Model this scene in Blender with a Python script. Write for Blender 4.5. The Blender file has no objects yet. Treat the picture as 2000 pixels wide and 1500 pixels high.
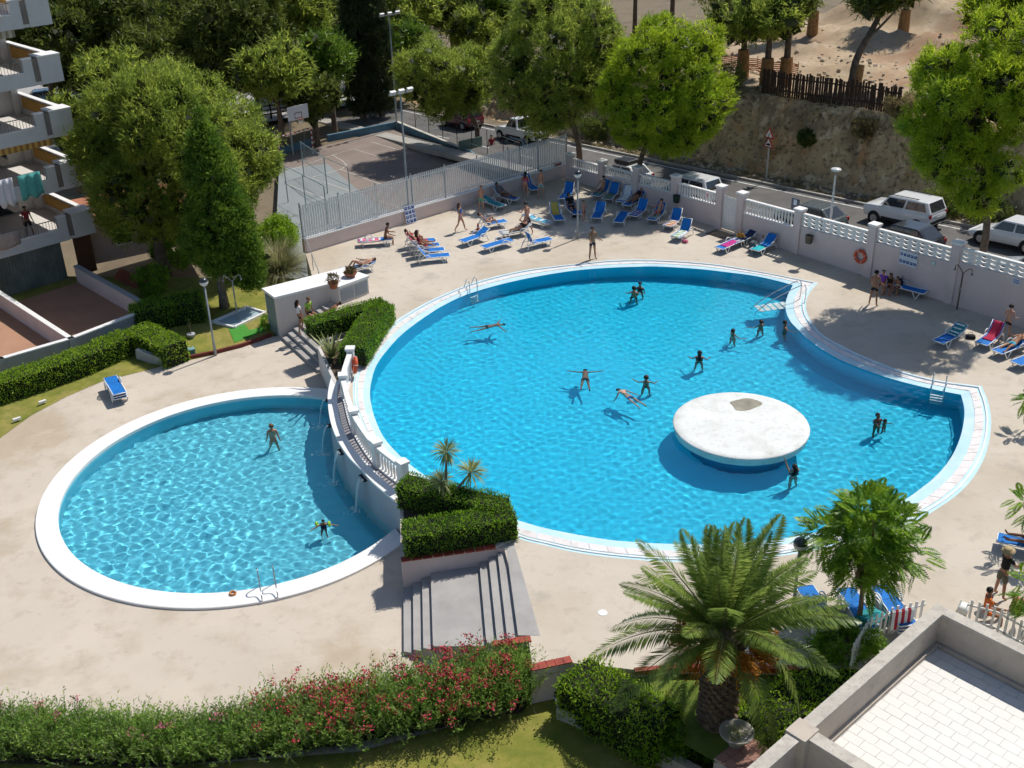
import bpy, bmesh, math, random
import numpy as np
from mathutils import Matrix, Vector
from mathutils.geometry import tessellate_polygon
random.seed(7); RNG = np.random.default_rng(11)
SC = bpy.context.scene
COL = SC.collection
R_ = math.radians
# ------------------------------------------------------------------ camera, sky, sun, exposure
CAM_H, PITCH, ROLL, FPX = 22.5, R_(27.7), R_(-1.6), 2200.0
cam = bpy.data.cameras.new('camera'); cam_o = bpy.data.objects.new('camera', cam); COL.objects.link(cam_o)
cam.sensor_width = 36.0; cam.lens = 36.0 * FPX / 2000.0; cam.clip_start = 0.5; cam.clip_end = 2000.0
cam_o.matrix_world = Matrix.Translation((0, 0, CAM_H)) @ Matrix.Rotation(R_(90) - PITCH, 4, 'X') @ Matrix.Rotation(ROLL, 4, 'Z')
SC.camera = cam_o
SUN_EL, SUN_AZ = R_(56.0), R_(46.0)          # azimuth clockwise from +Y
world = bpy.data.worlds.new('World'); SC.world = world; world.use_nodes = True
_nt = world.node_tree; _sky = _nt.nodes.new('ShaderNodeTexSky'); _sky.sky_type = 'NISHITA'; _sky.sun_disc = False
_sky.sun_elevation = SUN_EL; _sky.sun_rotation = SUN_AZ; _sky.air_density = 1.0; _sky.dust_density = 0.6
_nt.links.new(_sky.outputs[0], _nt.nodes['Background'].inputs[0]); _nt.nodes['Background'].inputs[1].default_value = 0.10
sun = bpy.data.lights.new('sun', 'SUN'); sun.energy = 4.5; sun.angle = R_(0.53); sun.color = (1.0, 0.955, 0.88)
sun_o = bpy.data.objects.new('sun', sun); COL.objects.link(sun_o)
SUN_D = Vector((math.sin(SUN_AZ) * math.cos(SUN_EL), math.cos(SUN_AZ) * math.cos(SUN_EL), math.sin(SUN_EL)))
sun_o.rotation_euler = SUN_D.to_track_quat('Z', 'Y').to_euler(); sun_o.location = SUN_D * 120
sun.cycles.is_caustics_light = True           # sunlight refracted by the pool water reaches the pool floor
vs = SC.view_settings; vs.view_transform = 'Standard'; vs.look = 'None'; vs.gamma = 1.0; vs.use_curve_mapping = False; vs.exposure = 0.0
SC.cycles.use_denoising = True; SC.cycles.use_adaptive_sampling = True; SC.cycles.adaptive_threshold = 0.035; SC.cycles.adaptive_min_samples = 10; SC.cycles.max_bounces = 7; SC.cycles.diffuse_bounces = 3; SC.cycles.glossy_bounces = 3; SC.cycles.transmission_bounces = 7; SC.cycles.transparent_max_bounces = 12
SC.cycles.sample_clamp_indirect = 4.0

# ------------------------------------------------------------------ survey helper: a sight line of the photograph met with a level
def _ray(px, py):
    a, b = (px - 1000) / FPX, (py - 750) / FPX
    cr, sr, cp, sp = math.cos(ROLL), math.sin(ROLL), math.cos(PITCH), math.sin(PITCH)
    x = cr * a + sr * b; y = -sr * a + cr * b
    return Vector((x, cp - y * sp, -sp - y * cp))
def G(px, py, z=0.0):
    d = _ray(px, py); return Vector((0, 0, CAM_H)) + d * ((CAM_H - z) / -d.z)
def Gv(px, py, base):
    d = _ray(px, py); k = math.hypot(base[0], base[1]) / math.hypot(d.x, d.y); return CAM_H + d.z * k
def Gp(px, py, A, B):
    d = _ray(px, py); n = Vector((-(B[1] - A[1]), B[0] - A[0])); k = (n.x * A[0] + n.y * A[1]) / (n.x * d.x + n.y * d.y)
    return Vector((0, 0, CAM_H)) + d * k
# ------------------------------------------------------------------ mesh builder
class MB:
    def __init__(s): s.v = []; s.f = []
    def add(s, vs, fs):
        o = len(s.v); s.v += [tuple(p) for p in vs]; s.f += [tuple(i + o for i in f) for f in fs]; return s
    def box(s, c, d, rz=0.0, mat=None, taper=1.0):
        x, y, z = d[0] / 2, d[1] / 2, d[2] / 2; t = taper
        P = [(-x, -y, -z), (x, -y, -z), (x, y, -z), (-x, y, -z), (-x * t, -y * t, z), (x * t, -y * t, z), (x * t, y * t, z), (-x * t, y * t, z)]
        if mat is not None: P = [mat @ Vector(p) for p in P]
        cc, ss = math.cos(rz), math.sin(rz)
        P = [(p[0] * cc - p[1] * ss + c[0], p[0] * ss + p[1] * cc + c[1], p[2] + c[2]) for p in P]
        return s.add(P, [(3, 2, 1, 0), (4, 5, 6, 7), (0, 1, 5, 4), (1, 2, 6, 5), (2, 3, 7, 6), (3, 0, 4, 7)])
    def bar(s, a, b, w, h):                    # box between two points, w across, h vertical
        a, b = Vector(a), Vector(b); t = (b - a).normalized(); side = t.cross(Vector((0, 0, 1)))
        side = side.normalized() if side.length > 1e-4 else Vector((1, 0, 0)); up = side.cross(t)
        P = []
        for q in (a, b):
            for i, j in ((-1, -1), (1, -1), (1, 1), (-1, 1)): P.append(q + side * (i * w / 2) + up * (j * h / 2))
        return s.add(P, [(3, 2, 1, 0), (4, 5, 6, 7), (0, 1, 5, 4), (1, 2, 6, 5), (2, 3, 7, 6), (3, 0, 4, 7)])
    def prism(s, poly, z0, z1):
        n = len(poly); P = [(p[0], p[1], z0) for p in poly] + [(p[0], p[1], z1) for p in poly]
        if sum(poly[i][0] * poly[(i + 1) % n][1] - poly[(i + 1) % n][0] * poly[i][1] for i in range(n)) < 0:
            P = [(p[0], p[1], z0) for p in poly[::-1]] + [(p[0], p[1], z1) for p in poly[::-1]]
        tri = tessellate_polygon([[Vector(p) for p in P[:n]]])
        o = len(s.v); s.add(P, [(i, (i + 1) % n, n + (i + 1) % n, n + i) for i in range(n)])
        for t in tri:
            a, b, c = (Vector(P[i]) for i in t); t = t if (b - a).cross(c - a).z > 0 else (t[0], t[2], t[1])
            s.f.append(tuple(o + n + i for i in t)); s.f.append(tuple(o + i for i in (t[0], t[2], t[1])))
        return s
    def tube(s, pts, r, n=6, cap=True):
        pts = [Vector(p) for p in pts]; rr = r if hasattr(r, '__len__') else [r] * len(pts); o = len(s.v); a = None
        for i, p in enumerate(pts):
            t = (pts[min(i + 1, len(pts) - 1)] - pts[max(i - 1, 0)]).normalized()
            if a is None: a = t.cross(Vector((0, 0, 1)) if abs(t.z) < 0.9 else Vector((1, 0, 0)))
            a = (a - t * a.dot(t)); a = a.normalized() if a.length > 1e-5 else t.orthogonal().normalized(); b = t.cross(a).normalized()
            for k in range(n):
                an = 2 * math.pi * k / n; s.v.append(tuple(p + (a * math.cos(an) + b * math.sin(an)) * rr[i]))
        for i in range(len(pts) - 1):
            for k in range(n):
                k2 = (k + 1) % n; s.f.append((o + i * n + k, o + (i + 1) * n + k, o + (i + 1) * n + k2, o + i * n + k2))
        if cap:
            s.f.append(tuple(o + k for k in range(n))); s.f.append(tuple(o + (len(pts) - 1) * n + k for k in range(n))[::-1])
        return s
    def lathe(s, prof, c=(0, 0, 0), n=16):
        o = len(s.v)
        for r, z in prof:
            for k in range(n):
                an = 2 * math.pi * k / n; s.v.append((c[0] + r * math.cos(an), c[1] + r * math.sin(an), c[2] + z))
        for i in range(len(prof) - 1):
            for k in range(n):
                k2 = (k + 1) % n; s.f.append((o + i * n + k, o + i * n + k2, o + (i + 1) * n + k2, o + (i + 1) * n + k))
        if prof[0][0] > 1e-6: s.f.append(tuple(o + k for k in range(n))[::-1])
        if prof[-1][0] > 1e-6: s.f.append(tuple(o + (len(prof) - 1) * n + k for k in range(n)))
        return s
    def ball(s, c, r, nu=10, nv=7, sq=(1, 1, 1)):
        prof = [(max(1e-5, r * math.sin(math.pi * i / nv)), -r * math.cos(math.pi * i / nv)) for i in range(nv + 1)]
        o = len(s.v); s.lathe(prof, (0, 0, 0), nu)
        for i in range(o, len(s.v)): p = s.v[i]; s.v[i] = (p[0] * sq[0] + c[0], p[1] * sq[1] + c[1], p[2] * sq[2] + c[2])
        return s
    def loft(s, rings, closed=True, cap=True):
        n = len(rings[0]); o = len(s.v)
        for r in rings: s.v += [tuple(p) for p in r]
        for i in range(len(rings) - 1):
            for k in range(n if closed else n - 1):
                k2 = (k + 1) % n; s.f.append((o + i * n + k, o + i * n + k2, o + (i + 1) * n + k2, o + (i + 1) * n + k))
        if cap: s.f.append(tuple(o + k for k in range(n))[::-1]); s.f.append(tuple(o + (len(rings) - 1) * n + k for k in range(n)))
        return s
    def torus(s, c, R, r, n=24, m=8, mat=None):
        o = len(s.v)
        for i in range(n):
            a = 2 * math.pi * i / n
            for j in range(m):
                b = 2 * math.pi * j / m; p = Vector(((R + r * math.cos(b)) * math.cos(a), (R + r * math.cos(b)) * math.sin(a), r * math.sin(b)))
                if mat is not None: p = mat @ p
                s.v.append((p.x + c[0], p.y + c[1], p.z + c[2]))
        for i in range(n):
            for j in range(m):
                s.f.append((o + i * m + j, o + ((i + 1) % n) * m + j, o + ((i + 1) % n) * m + (j + 1) % m, o + i * m + (j + 1) % m))
        return s
    def mesh(s, name, m=None, smooth=False):
        me = bpy.data.meshes.new(name); me.from_pydata(s.v, [], s.f)
        if m is not None: me.materials.append(m)
        if smooth: me.polygons.foreach_set('use_smooth', [True] * len(me.polygons))
        me.update(); return me
    def build(s, name, m=None, parent=None, smooth=False, bevel=0.0):
        o = bpy.data.objects.new(name, s.mesh(name, m, smooth)); COL.objects.link(o); o.parent = parent
        if bevel > 0:
            b = o.modifiers.new('bevel', 'BEVEL'); b.width = bevel; b.segments = 2; b.limit_method = 'ANGLE'; b.angle_limit = R_(40)
        return o
def np_mesh(name, verts, nper, m, parent=None, smooth=False):
    """mesh out of loose polygons with nper corners each; verts (N, nper, 3)"""
    verts = np.asarray(verts, np.float32); N = verts.shape[0]; me = bpy.data.meshes.new(name)
    me.vertices.add(N * nper); me.vertices.foreach_set('co', verts.reshape(-1))
    me.loops.add(N * nper); me.loops.foreach_set('vertex_index', np.arange(N * nper, dtype=np.int32))
    me.polygons.add(N); me.polygons.foreach_set('loop_start', np.arange(N, dtype=np.int32) * nper); me.polygons.foreach_set('loop_total', np.full(N, nper, np.int32))
    me.materials.append(m); me.update(calc_edges=True); o = bpy.data.objects.new(name, me); COL.objects.link(o); o.parent = parent; return o
def tag(o, label=None, cat=None, group=None, kind=None):
    if label: o['label'] = label
    if cat: o['category'] = cat
    if group: o['group'] = group
    if kind: o['kind'] = kind
    return o
def thing(name, label, cat, loc=(0, 0, 0), rz=0.0, group=None):
    o = bpy.data.objects.new(name, None); COL.objects.link(o); o.location = loc; o.rotation_euler = (0, 0, rz); o.empty_display_size = 0.2
    return tag(o, label, cat, group)
def inst(name, me, parent=None, loc=(0, 0, 0), rot=(0, 0, 0), scale=(1, 1, 1)):
    o = bpy.data.objects.new(name, me); COL.objects.link(o); o.parent = parent; o.location = loc; o.rotation_euler = rot; o.scale = scale; return o
def copy_tree(root, loc=None, rz=None, label=None, group=None, parent=None):
    c = root.copy(); COL.objects.link(c)
    if parent is not None: c.parent = parent
    if loc is not None: c.location = loc
    if rz is not None: c.rotation_euler = (0, 0, rz)
    if label: c['label'] = label
    if group: c['group'] = group
    for ch in list(root.children): copy_tree(ch, parent=c)
    return c
def spline(P, n, closed=False):
    P = [Vector(p) for p in P]; out = []; m = len(P); segs = m if closed else m - 1
    for i in range(segs):
        p0 = P[(i - 1) % m] if closed or i > 0 else P[0] * 2 - P[1]; p1 = P[i]; p2 = P[(i + 1) % m]
        p3 = P[(i + 2) % m] if closed or i + 2 < m else P[-1] * 2 - P[-2]
        for k in range(n):
            t = k / n; out.append(0.5 * ((2 * p1) + (p2 - p0) * t + (2 * p0 - 5 * p1 + 4 * p2 - p3) * t * t + (3 * p1 - p0 - 3 * p2 + p3) * t ** 3))
    if not closed: out.append(P[-1].copy())
    return out
def resample(P, n):
    P = np.array([tuple(p) for p in P]); d = np.r_[0, np.cumsum(np.linalg.norm(np.diff(P, axis=0), axis=1))]
    t = np.linspace(0, d[-1], n); return [Vector([np.interp(k, d, P[:, j]) for j in range(P.shape[1])]) for k in t]
def inside(poly, X, Y):
    r = np.zeros(X.shape, bool); n = len(poly)
    for i in range(n):
        x1, y1, x2, y2 = poly[i][0], poly[i][1], poly[(i + 1) % n][0], poly[(i + 1) % n][1]
        c = ((y1 > Y) != (y2 > Y)); r ^= c & (X < (x2 - x1) * (Y - y1) / ((y2 - y1) if y2 != y1 else 1e-9) + x1)
    return r
def sheet(name, outer, holes, z, m, parent=None):
    rings = [[Vector((p[0], p[1], 0)) for p in outer]] + [[Vector((p[0], p[1], 0)) for p in h] for h in holes]
    flat = [p for r in rings for p in r]; b = MB(); b.v = [(p.x, p.y, z) for p in flat]
    for t in tessellate_polygon(rings):
        a, q, c = (flat[i] for i in t); b.f.append(tuple(t) if (q - a).cross(c - a).z > 0 else (t[0], t[2], t[1]))
    return b.build(name, m, parent)
def ribbon(name, A, B, m, parent=None, smooth=False):          # strip between two equal-length polylines
    b = MB(); n = len(A); b.v = [tuple(p) for p in A] + [tuple(p) for p in B]
    b.f = [(i, i + 1, n + i + 1, n + i) for i in range(n - 1)]; return b.build(name, m, parent, smooth)
def offset_line(P, d):
    out = []; n = len(P)
    for i in range(n):
        a, c = P[max(i - 1, 0)], P[min(i + 1, n - 1)]; t = Vector((c[0] - a[0], c[1] - a[1])).normalized(); out.append(Vector((P[i][0] - t.y * d, P[i][1] + t.x * d, P[i][2] if len(P[i]) > 2 else 0)))
    return out
# ------------------------------------------------------------------ materials
MATS = {}
def mat(name, col, rough=0.6, var=0.12, scale=3.0, bump=0.0, bscale=40.0, spec=0.3, metal=0.0, col2=None, stain=None, sscale=0.25, samount=0.5, island=0.0, trans=0.0, coat=0.0, wear=0.0):
    if name in MATS: return MATS[name]
    m = bpy.data.materials.new(name); m.use_nodes = True; nt = m.node_tree; N, L = nt.nodes, nt.links; b = N['Principled BSDF']
    b.inputs['Roughness'].default_value = rough; b.inputs['Metallic'].default_value = metal; b.inputs['Specular IOR Level'].default_value = spec; b.inputs['Coat Weight'].default_value = coat
    geo = N.new('ShaderNodeNewGeometry')
    def noise(sc, det=4.0, rg=0.55):
        n = N.new('ShaderNodeTexNoise'); n.inputs['Scale'].default_value = sc; n.inputs['Detail'].default_value = det; n.inputs['Roughness'].default_value = rg; L.new(geo.outputs['Position'], n.inputs['Vector']); return n
    c1 = tuple(max(0, c * (1 - var)) for c in col); c2 = col2 if col2 else tuple(min(1, c * (1 + var)) for c in col)
    rp = N.new('ShaderNodeValToRGB'); rp.color_ramp.elements[0].position = 0.3; rp.color_ramp.elements[1].position = 0.7
    rp.color_ramp.elements[0].color = (*c1, 1); rp.color_ramp.elements[1].color = (*c2, 1)
    L.new(noise(scale).outputs['Fac'], rp.inputs['Fac']); out = rp.outputs['Color']
    def mix(fac, a, bcol, mode='MIX'):
        x = N.new('ShaderNodeMix'); x.data_type = 'RGBA'; x.blend_type = mode
        if isinstance(fac, float): x.inputs['Factor'].default_value = fac
        else: L.new(fac, x.inputs['Factor'])
        L.new(a, x.inputs['A'])
        if isinstance(bcol, tuple): x.inputs['B'].default_value = (*bcol, 1)
        else: L.new(bcol, x.inputs['B'])
        return x.outputs['Result']
    def ramp(fac, p0, p1, v0=0.0, v1=1.0):
        r = N.new('ShaderNodeMapRange'); r.inputs['From Min'].default_value = p0; r.inputs['From Max'].default_value = p1; r.inputs['To Min'].default_value = v0; r.inputs['To Max'].default_value = v1; L.new(fac, r.inputs['Value']); return r.outputs['Result']
    if stain:
        for k, (sc_, scol, lo, hi, amt) in enumerate(stain):
            out = mix(ramp(noise(sc_, 6.0, 0.62).outputs['Fac'], lo, hi, 0.0, amt), out, tuple(scol))
    if island > 0:
        h = N.new('ShaderNodeHueSaturation'); L.new(out, h.inputs['Color']); L.new(ramp(geo.outputs['Random Per Island'], 0, 1, 1 - island, 1 + island), h.inputs['Value'])
        L.new(ramp(geo.outputs['Random Per Island'], 0, 1, 0.5 + island * 0.04, 0.5 - island * 0.04), h.inputs['Hue']); out = h.outputs['Color']
    L.new(out, b.inputs['Base Color'])
    if bump > 0:
        bp = N.new('ShaderNodeBump'); bp.inputs['Strength'].default_value = bump; bp.inputs['Distance'].default_value = 0.02; L.new(noise(bscale, 5.0).outputs['Fac'], bp.inputs['Height']); L.new(bp.outputs['Normal'], b.inputs['Normal'])
    if trans > 0:
        tr = N.new('ShaderNodeBsdfTranslucent'); hs = N.new('ShaderNodeHueSaturation'); hs.inputs['Value'].default_value = 2.3; hs.inputs['Hue'].default_value = 0.495; L.new(out, hs.inputs['Color']); L.new(hs.outputs['Color'], tr.inputs['Color'])
        ms = N.new('ShaderNodeMixShader'); ms.inputs[0].default_value = trans; L.new(b.outputs[0], ms.inputs[1]); L.new(tr.outputs[0], ms.inputs[2]); L.new(ms.outputs[0], N['Material Output'].inputs['Surface'])
    MATS[name] = m; return m
def leafmat(name, col, col2, island=0.25, trans=0.3, rough=0.5, scale=0.8):
    return mat(name, col, rough, 0.2, scale, col2=col2, island=island, trans=trans, spec=0.25)
def glassy(name, col, rough=0.05):
    if name in MATS: return MATS[name]
    m = mat(name, col, rough, 0.1, 2.0, spec=0.8, coat=0.3); return m
WHITE = mat('white_paint', (0.78, 0.77, 0.75), 0.5, 0.05, 1.5, stain=[(0.9, (0.55, 0.52, 0.47), 0.56, 0.8, 0.5)])
PLASTIC = mat('white_plastic', (0.78, 0.78, 0.76), 0.35, 0.03, 2.0)
PINKW = mat('pink_render', (0.66, 0.55, 0.52), 0.85, 0.05, 0.8, bump=0.15, bscale=60, stain=[(0.7, (0.45, 0.37, 0.33), 0.55, 0.8, 0.5), (4.0, (0.5, 0.42, 0.38), 0.6, 0.8, 0.3)])
DECK = mat('deck_concrete', (0.545, 0.48, 0.40), 0.85, 0.06, 0.35, bump=0.12, bscale=30, stain=[(0.14, (0.38, 0.30, 0.20), 0.47, 0.64, 0.45), (0.55, (0.30, 0.27, 0.23), 0.57, 0.72, 0.5), (1.6, (0.36, 0.31, 0.25), 0.54, 0.7, 0.45), (7.0, (0.30, 0.26, 0.22), 0.60, 0.75, 0.35)])
DECK2 = mat('deck_concrete_lower', (0.545, 0.475, 0.395), 0.85, 0.06, 0.3, bump=0.12, bscale=30, stain=[(0.20, (0.36, 0.265, 0.155), 0.50, 0.61, 0.5), (0.7, (0.38, 0.31, 0.23), 0.53, 0.68, 0.4), (2.0, (0.35, 0.29, 0.22), 0.56, 0.7, 0.4), (8.0, (0.31, 0.26, 0.2), 0.62, 0.75, 0.3)])
STEEL = mat('steel', (0.55, 0.56, 0.58), 0.22, 0.05, 3.0, metal=0.9)
GREYPOLE = mat('grey_pole', (0.30, 0.33, 0.34), 0.45, 0.08, 2.0, metal=0.2)
STONE = mat('step_stone', (0.36, 0.345, 0.33), 0.8, 0.10, 1.2, bump=0.12, stain=[(0.9, (0.25, 0.235, 0.22), 0.55, 0.75, 0.5), (7.0, (0.28, 0.26, 0.25), 0.6, 0.75, 0.4)])
REDTILE = mat('red_tile', (0.30, 0.055, 0.035), 0.6, 0.25, 3.0)
EARTH = mat('dark_soil', (0.085, 0.06, 0.04), 0.95, 0.3, 2.0, bump=0.5, bscale=14)
BLACK = mat('black_plastic', (0.02, 0.02, 0.022), 0.4, 0.1, 3.0)
RUBBER = mat('tyre_rubber', (0.018, 0.018, 0.019), 0.8, 0.1, 5.0)
GLASS = glassy('dark_glass', (0.025, 0.03, 0.035))
WOOD = mat('dark_wood', (0.055, 0.032, 0.022), 0.8, 0.3, 3.0)
BARK = mat('bark', (0.13, 0.095, 0.07), 0.95, 0.35, 4.0, bump=0.6, bscale=12)
BARKG = mat('grey_bark', (0.20, 0.17, 0.14), 0.95, 0.3, 4.0, bump=0.5, bscale=12)
CONC = mat('raw_concrete', (0.50, 0.435, 0.36), 0.9, 0.10, 0.9, bump=0.2, bscale=25, stain=[(0.5, (0.22, 0.19, 0.16), 0.5, 0.75, 0.6), (3.0, (0.26, 0.23, 0.2), 0.55, 0.75, 0.5)])
# ================================================================== the setting
ZL = -1.25                                        # lower deck and lawns; the upper deck is level 0
W0, WT, WN = Vector((4.2, 71.57)), Vector((0.624, -0.781)), Vector((0.781, 0.624))
def wp(s, o, z=0.0): p = W0 + WT * s + WN * o; return Vector((p.x, p.y, z))
def so(p): q = Vector((p[0], p[1])) - W0; return q.dot(WT), q.dot(WN)
def zroad(s): return max(-4.5, min(3.0, -0.6 + 0.058 * s))
def sstep(a, b, x): t = np.clip((x - a) / (b - a), 0, 1); return t * t * (3 - 2 * t)
_wv = [(RNG.uniform(0, 6.28), RNG.uniform(0, 6.28), RNG.uniform(0, 6.28)) for _ in range(24)]
def vnoise(X, Y, sc, seed=0):
    r = 0
    for k in range(6):
        th, p1, p2 = _wv[(seed + k) % 24]; f = sc * (1.0 + 0.63 * k)
        r = r + np.sin(f * (X * math.cos(th) + Y * math.sin(th)) + p1) * np.sin(f * 0.8 * (-X * math.sin(th) + Y * math.cos(th)) + p2) / (1 + 0.6 * k)
    return r / 2.2
def grid_mesh(name, X, Y, Z, m, smooth=True, keep=None):
    ny, nx = X.shape; idx = np.arange(nx * ny).reshape(ny, nx); F = np.stack([idx[:-1, :-1], idx[:-1, 1:], idx[1:, 1:], idx[1:, :-1]], -1).reshape(-1, 4)
    if keep is not None: F = F[keep.reshape(-1)]
    V = np.stack([X, Y, Z], -1).reshape(-1, 3); used = np.unique(F); mp = np.zeros(len(V), int); mp[used] = np.arange(len(used)); b = MB(); b.v = V[used].tolist(); b.f = mp[F].tolist()
    return b.build(name, m, None, smooth)
DIRT = mat('dry_earth', (0.37, 0.26, 0.155), 0.95, 0.15, 0.25, bump=0.8, bscale=2.5, col2=(0.47, 0.37, 0.25), stain=[(0.09, (0.30, 0.15, 0.08), 0.5, 0.62, 0.7), (0.4, (0.52, 0.43, 0.32), 0.54, 0.68, 0.6), (1.3, (0.24, 0.18, 0.12), 0.54, 0.68, 0.6), (4.0, (0.22, 0.16, 0.11), 0.56, 0.7, 0.5)])
SCRUB = mat('scrub_ground', (0.19, 0.15, 0.10), 0.95, 0.3, 0.3, bump=0.5, bscale=3, stain=[(0.3, (0.09, 0.09, 0.045), 0.5, 0.7, 0.8), (2.0, (0.30, 0.24, 0.17), 0.6, 0.75, 0.5)])
ROCK = mat('bank_rock', (0.46, 0.33, 0.18), 0.95, 0.3, 0.5, bump=1.0, bscale=3, col2=(0.62, 0.45, 0.25), stain=[(0.35, (0.24, 0.17, 0.10), 0.50, 0.60, 0.75), (1.3, (0.70, 0.56, 0.36), 0.54, 0.64, 0.7), (0.6, (0.52, 0.27, 0.11), 0.54, 0.64, 0.6), (3.5, (0.14, 0.105, 0.07), 0.53, 0.62, 0.8)])
# far ground sheet, dropped under the pools
xs = np.r_[np.linspace(-400, -62, 12), np.linspace(-60, 60, 61), np.linspace(62, 400, 12)]; ys = np.r_[np.linspace(-60, 10, 8), np.linspace(12, 160, 75), np.linspace(165, 600, 14)]
X, Y = np.meshgrid(xs, ys); Z = -2.6 + 0.25 * vnoise(X, Y, 0.12) - 1.2 * sstep(74, 60, Y) - 1.6 * sstep(110, 300, Y)
tag(grid_mesh('ground', X, Y, Z, SCRUB), kind='structure')
# hillside beyond the road: verge, steep rock bank, dusty plateau
ss = np.r_[np.linspace(-110, -32, 14), np.linspace(-30, 40, 241), np.linspace(42, 110, 14)]; oo = np.r_[np.linspace(8.3, 9.6, 5), np.linspace(9.7, 14.5, 49), np.linspace(15, 60, 46), np.linspace(65, 220, 16)]
S, O = np.meshgrid(ss, oo); zr = np.clip(-0.6 + 0.058 * S, -4.5, 3.0)
top = 4.35 + 0.05 * (S - 8); top = top * sstep(-34, -6, S) + (zr + 0.8) * (1 - sstep(-34, -6, S)); top = np.minimum(top, 6.5)
wob = 0.55 * vnoise(S, O * 0, 0.9, 3) + 0.3 * vnoise(S, O * 0, 2.7, 7)
face = sstep(9.9, 12.4, O + wob); lump = vnoise(S, O * 2, 1.6, 5) * 0.42 + vnoise(S * 2.1, O * 3, 2.6, 9) * 0.30 + vnoise(S * 3.3, O * 4.1, 3.4, 13) * .16
Z = zr + 0.08 + (top - zr) * face + lump * (0.15 + 0.85 * np.sin(np.pi * np.clip(face, 0, 1))) + (vnoise(S, O, 0.35, 11) * 0.45 + vnoise(S, O, 1.1, 2) * .22) * sstep(13.5, 17, O)
for s_m, o_m, ws_, wo_, h_m in ((6, 22, 3, 1.2, .7), (12, 19, 2, 1.4, .5), (-2, 26, 4, 1.5, .9), (4, 33, 7, 1.2, 1.2), (-12, 34, 5, 2, 1.4), (10, 27, 2.5, 2, .8), (16, 24, 3, 1.2, .9), (0, 40, 9, 1.5, 1.5)): Z = Z + h_m * np.exp(-((S - s_m) ** 2 / ws_ ** 2 + (O - o_m) ** 2 / wo_ ** 2)) * (1 + .4 * vnoise(S, O, 1.9, 4))
Z = Z + 2.4 * np.exp(-((S + 4) ** 2 / 60 + (O - 44) ** 2 / 40)) + 1.6 * np.exp(-((S - 10) ** 2 / 90 + (O - 50) ** 2 / 30)) - 2.0 * sstep(60, 160, O)
PX, PY = W0.x + WT.x * S + WN.x * O, W0.y + WT.y * S + WN.y * O
hill = grid_mesh('hillside', PX, PY, Z, ROCK); tag(hill, kind='structure'); hill.data.materials.append(DIRT); hill.data.materials.append(SCRUB)
oc = (O[:-1, :-1] + O[1:, 1:]).reshape(-1) / 2; sc_ = (S[:-1, :-1] + S[1:, 1:]).reshape(-1) / 2
hill.data.polygons.foreach_set('material_index', np.where(oc > 14.2, np.where(sc_ < -14 + 4 * np.sin(oc * .3), 2, 1), np.where(oc < 9.8, 2, 0)).astype(np.int32))
def zhill(x, y):
    s, o = so((x, y)); j = int(np.argmin(abs(ss - s))); i = int(np.argmin(abs(oo - o))); return float(Z_h[i, j])
Z_h = Z
# the road beyond the wall, sloping down to the left
ASPH = mat('asphalt', (0.115, 0.11, 0.105), 0.9, 0.15, 0.6, bump=0.15, bscale=60, stain=[(0.3, (0.17, 0.16, 0.145), 0.5, 0.75, 0.6), (1.5, (0.075, 0.072, 0.07), 0.62, 0.75, 0.5)])
PAVE = mat('kerb_stone', (0.36, 0.34, 0.31), 0.9, 0.12, 1.0, bump=0.15)
def strip(name, o0, o1, dz, m, s0=-75, s1=60, n=136, th=0.0, parent=None):
    b = MB(); q = np.linspace(s0, s1, n)
    A = [wp(s, o0, zroad(s) + dz) for s in q]; B = [wp(s, o1, zroad(s) + dz) for s in q]
    if th == 0: return ribbon(name, B, A, m, parent)
    rings = [[a, c, c - Vector((0, 0, th)), a - Vector((0, 0, th))] for a, c in zip(A, B)]
    return b.loft(rings).build(name, m, parent)
road = tag(strip('road', 1.5, 8.2, 0.0, ASPH), kind='structure')
tag(strip('pavement', 0.3, 1.5, 0.11, PAVE, th=0.4), kind='structure')
kerb = tag(bpy.data.objects.new('kerb', None), kind='structure'); COL.objects.link(kerb)
for s in np.arange(-24, 34, 1.0):
    a, c = wp(s + 0.012, 8.28, zroad(s) + 0.02), wp(s + 0.988, 8.28, zroad(s + 1) + 0.02); MB().bar(a, c, 0.17, 0.24).build('kerb_stone', PAVE, kerb)
LINE = mat('road_paint', (0.62, 0.62, 0.60), 0.7, 0.12, 3.0, stain=[(4.0, (0.2, 0.2, 0.19), 0.5, 0.7, 0.7)])
strip('edge_line', 7.62, 7.74, 0.005, LINE, parent=road)
for s in np.arange(-20, 30, 5.2):
    m_ = MB(); m_.v = [tuple(wp(s, 3.55, zroad(s) + .006)), tuple(wp(s + 1.6, 3.55, zroad(s + 1.6) + .006)), tuple(wp(s + 1.6, 3.65, zroad(s + 1.6) + .006)), tuple(wp(s, 3.65, zroad(s) + .006))]; m_.f = [(0, 1, 2, 3)]; m_.build('bay_line', LINE, road)
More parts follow.
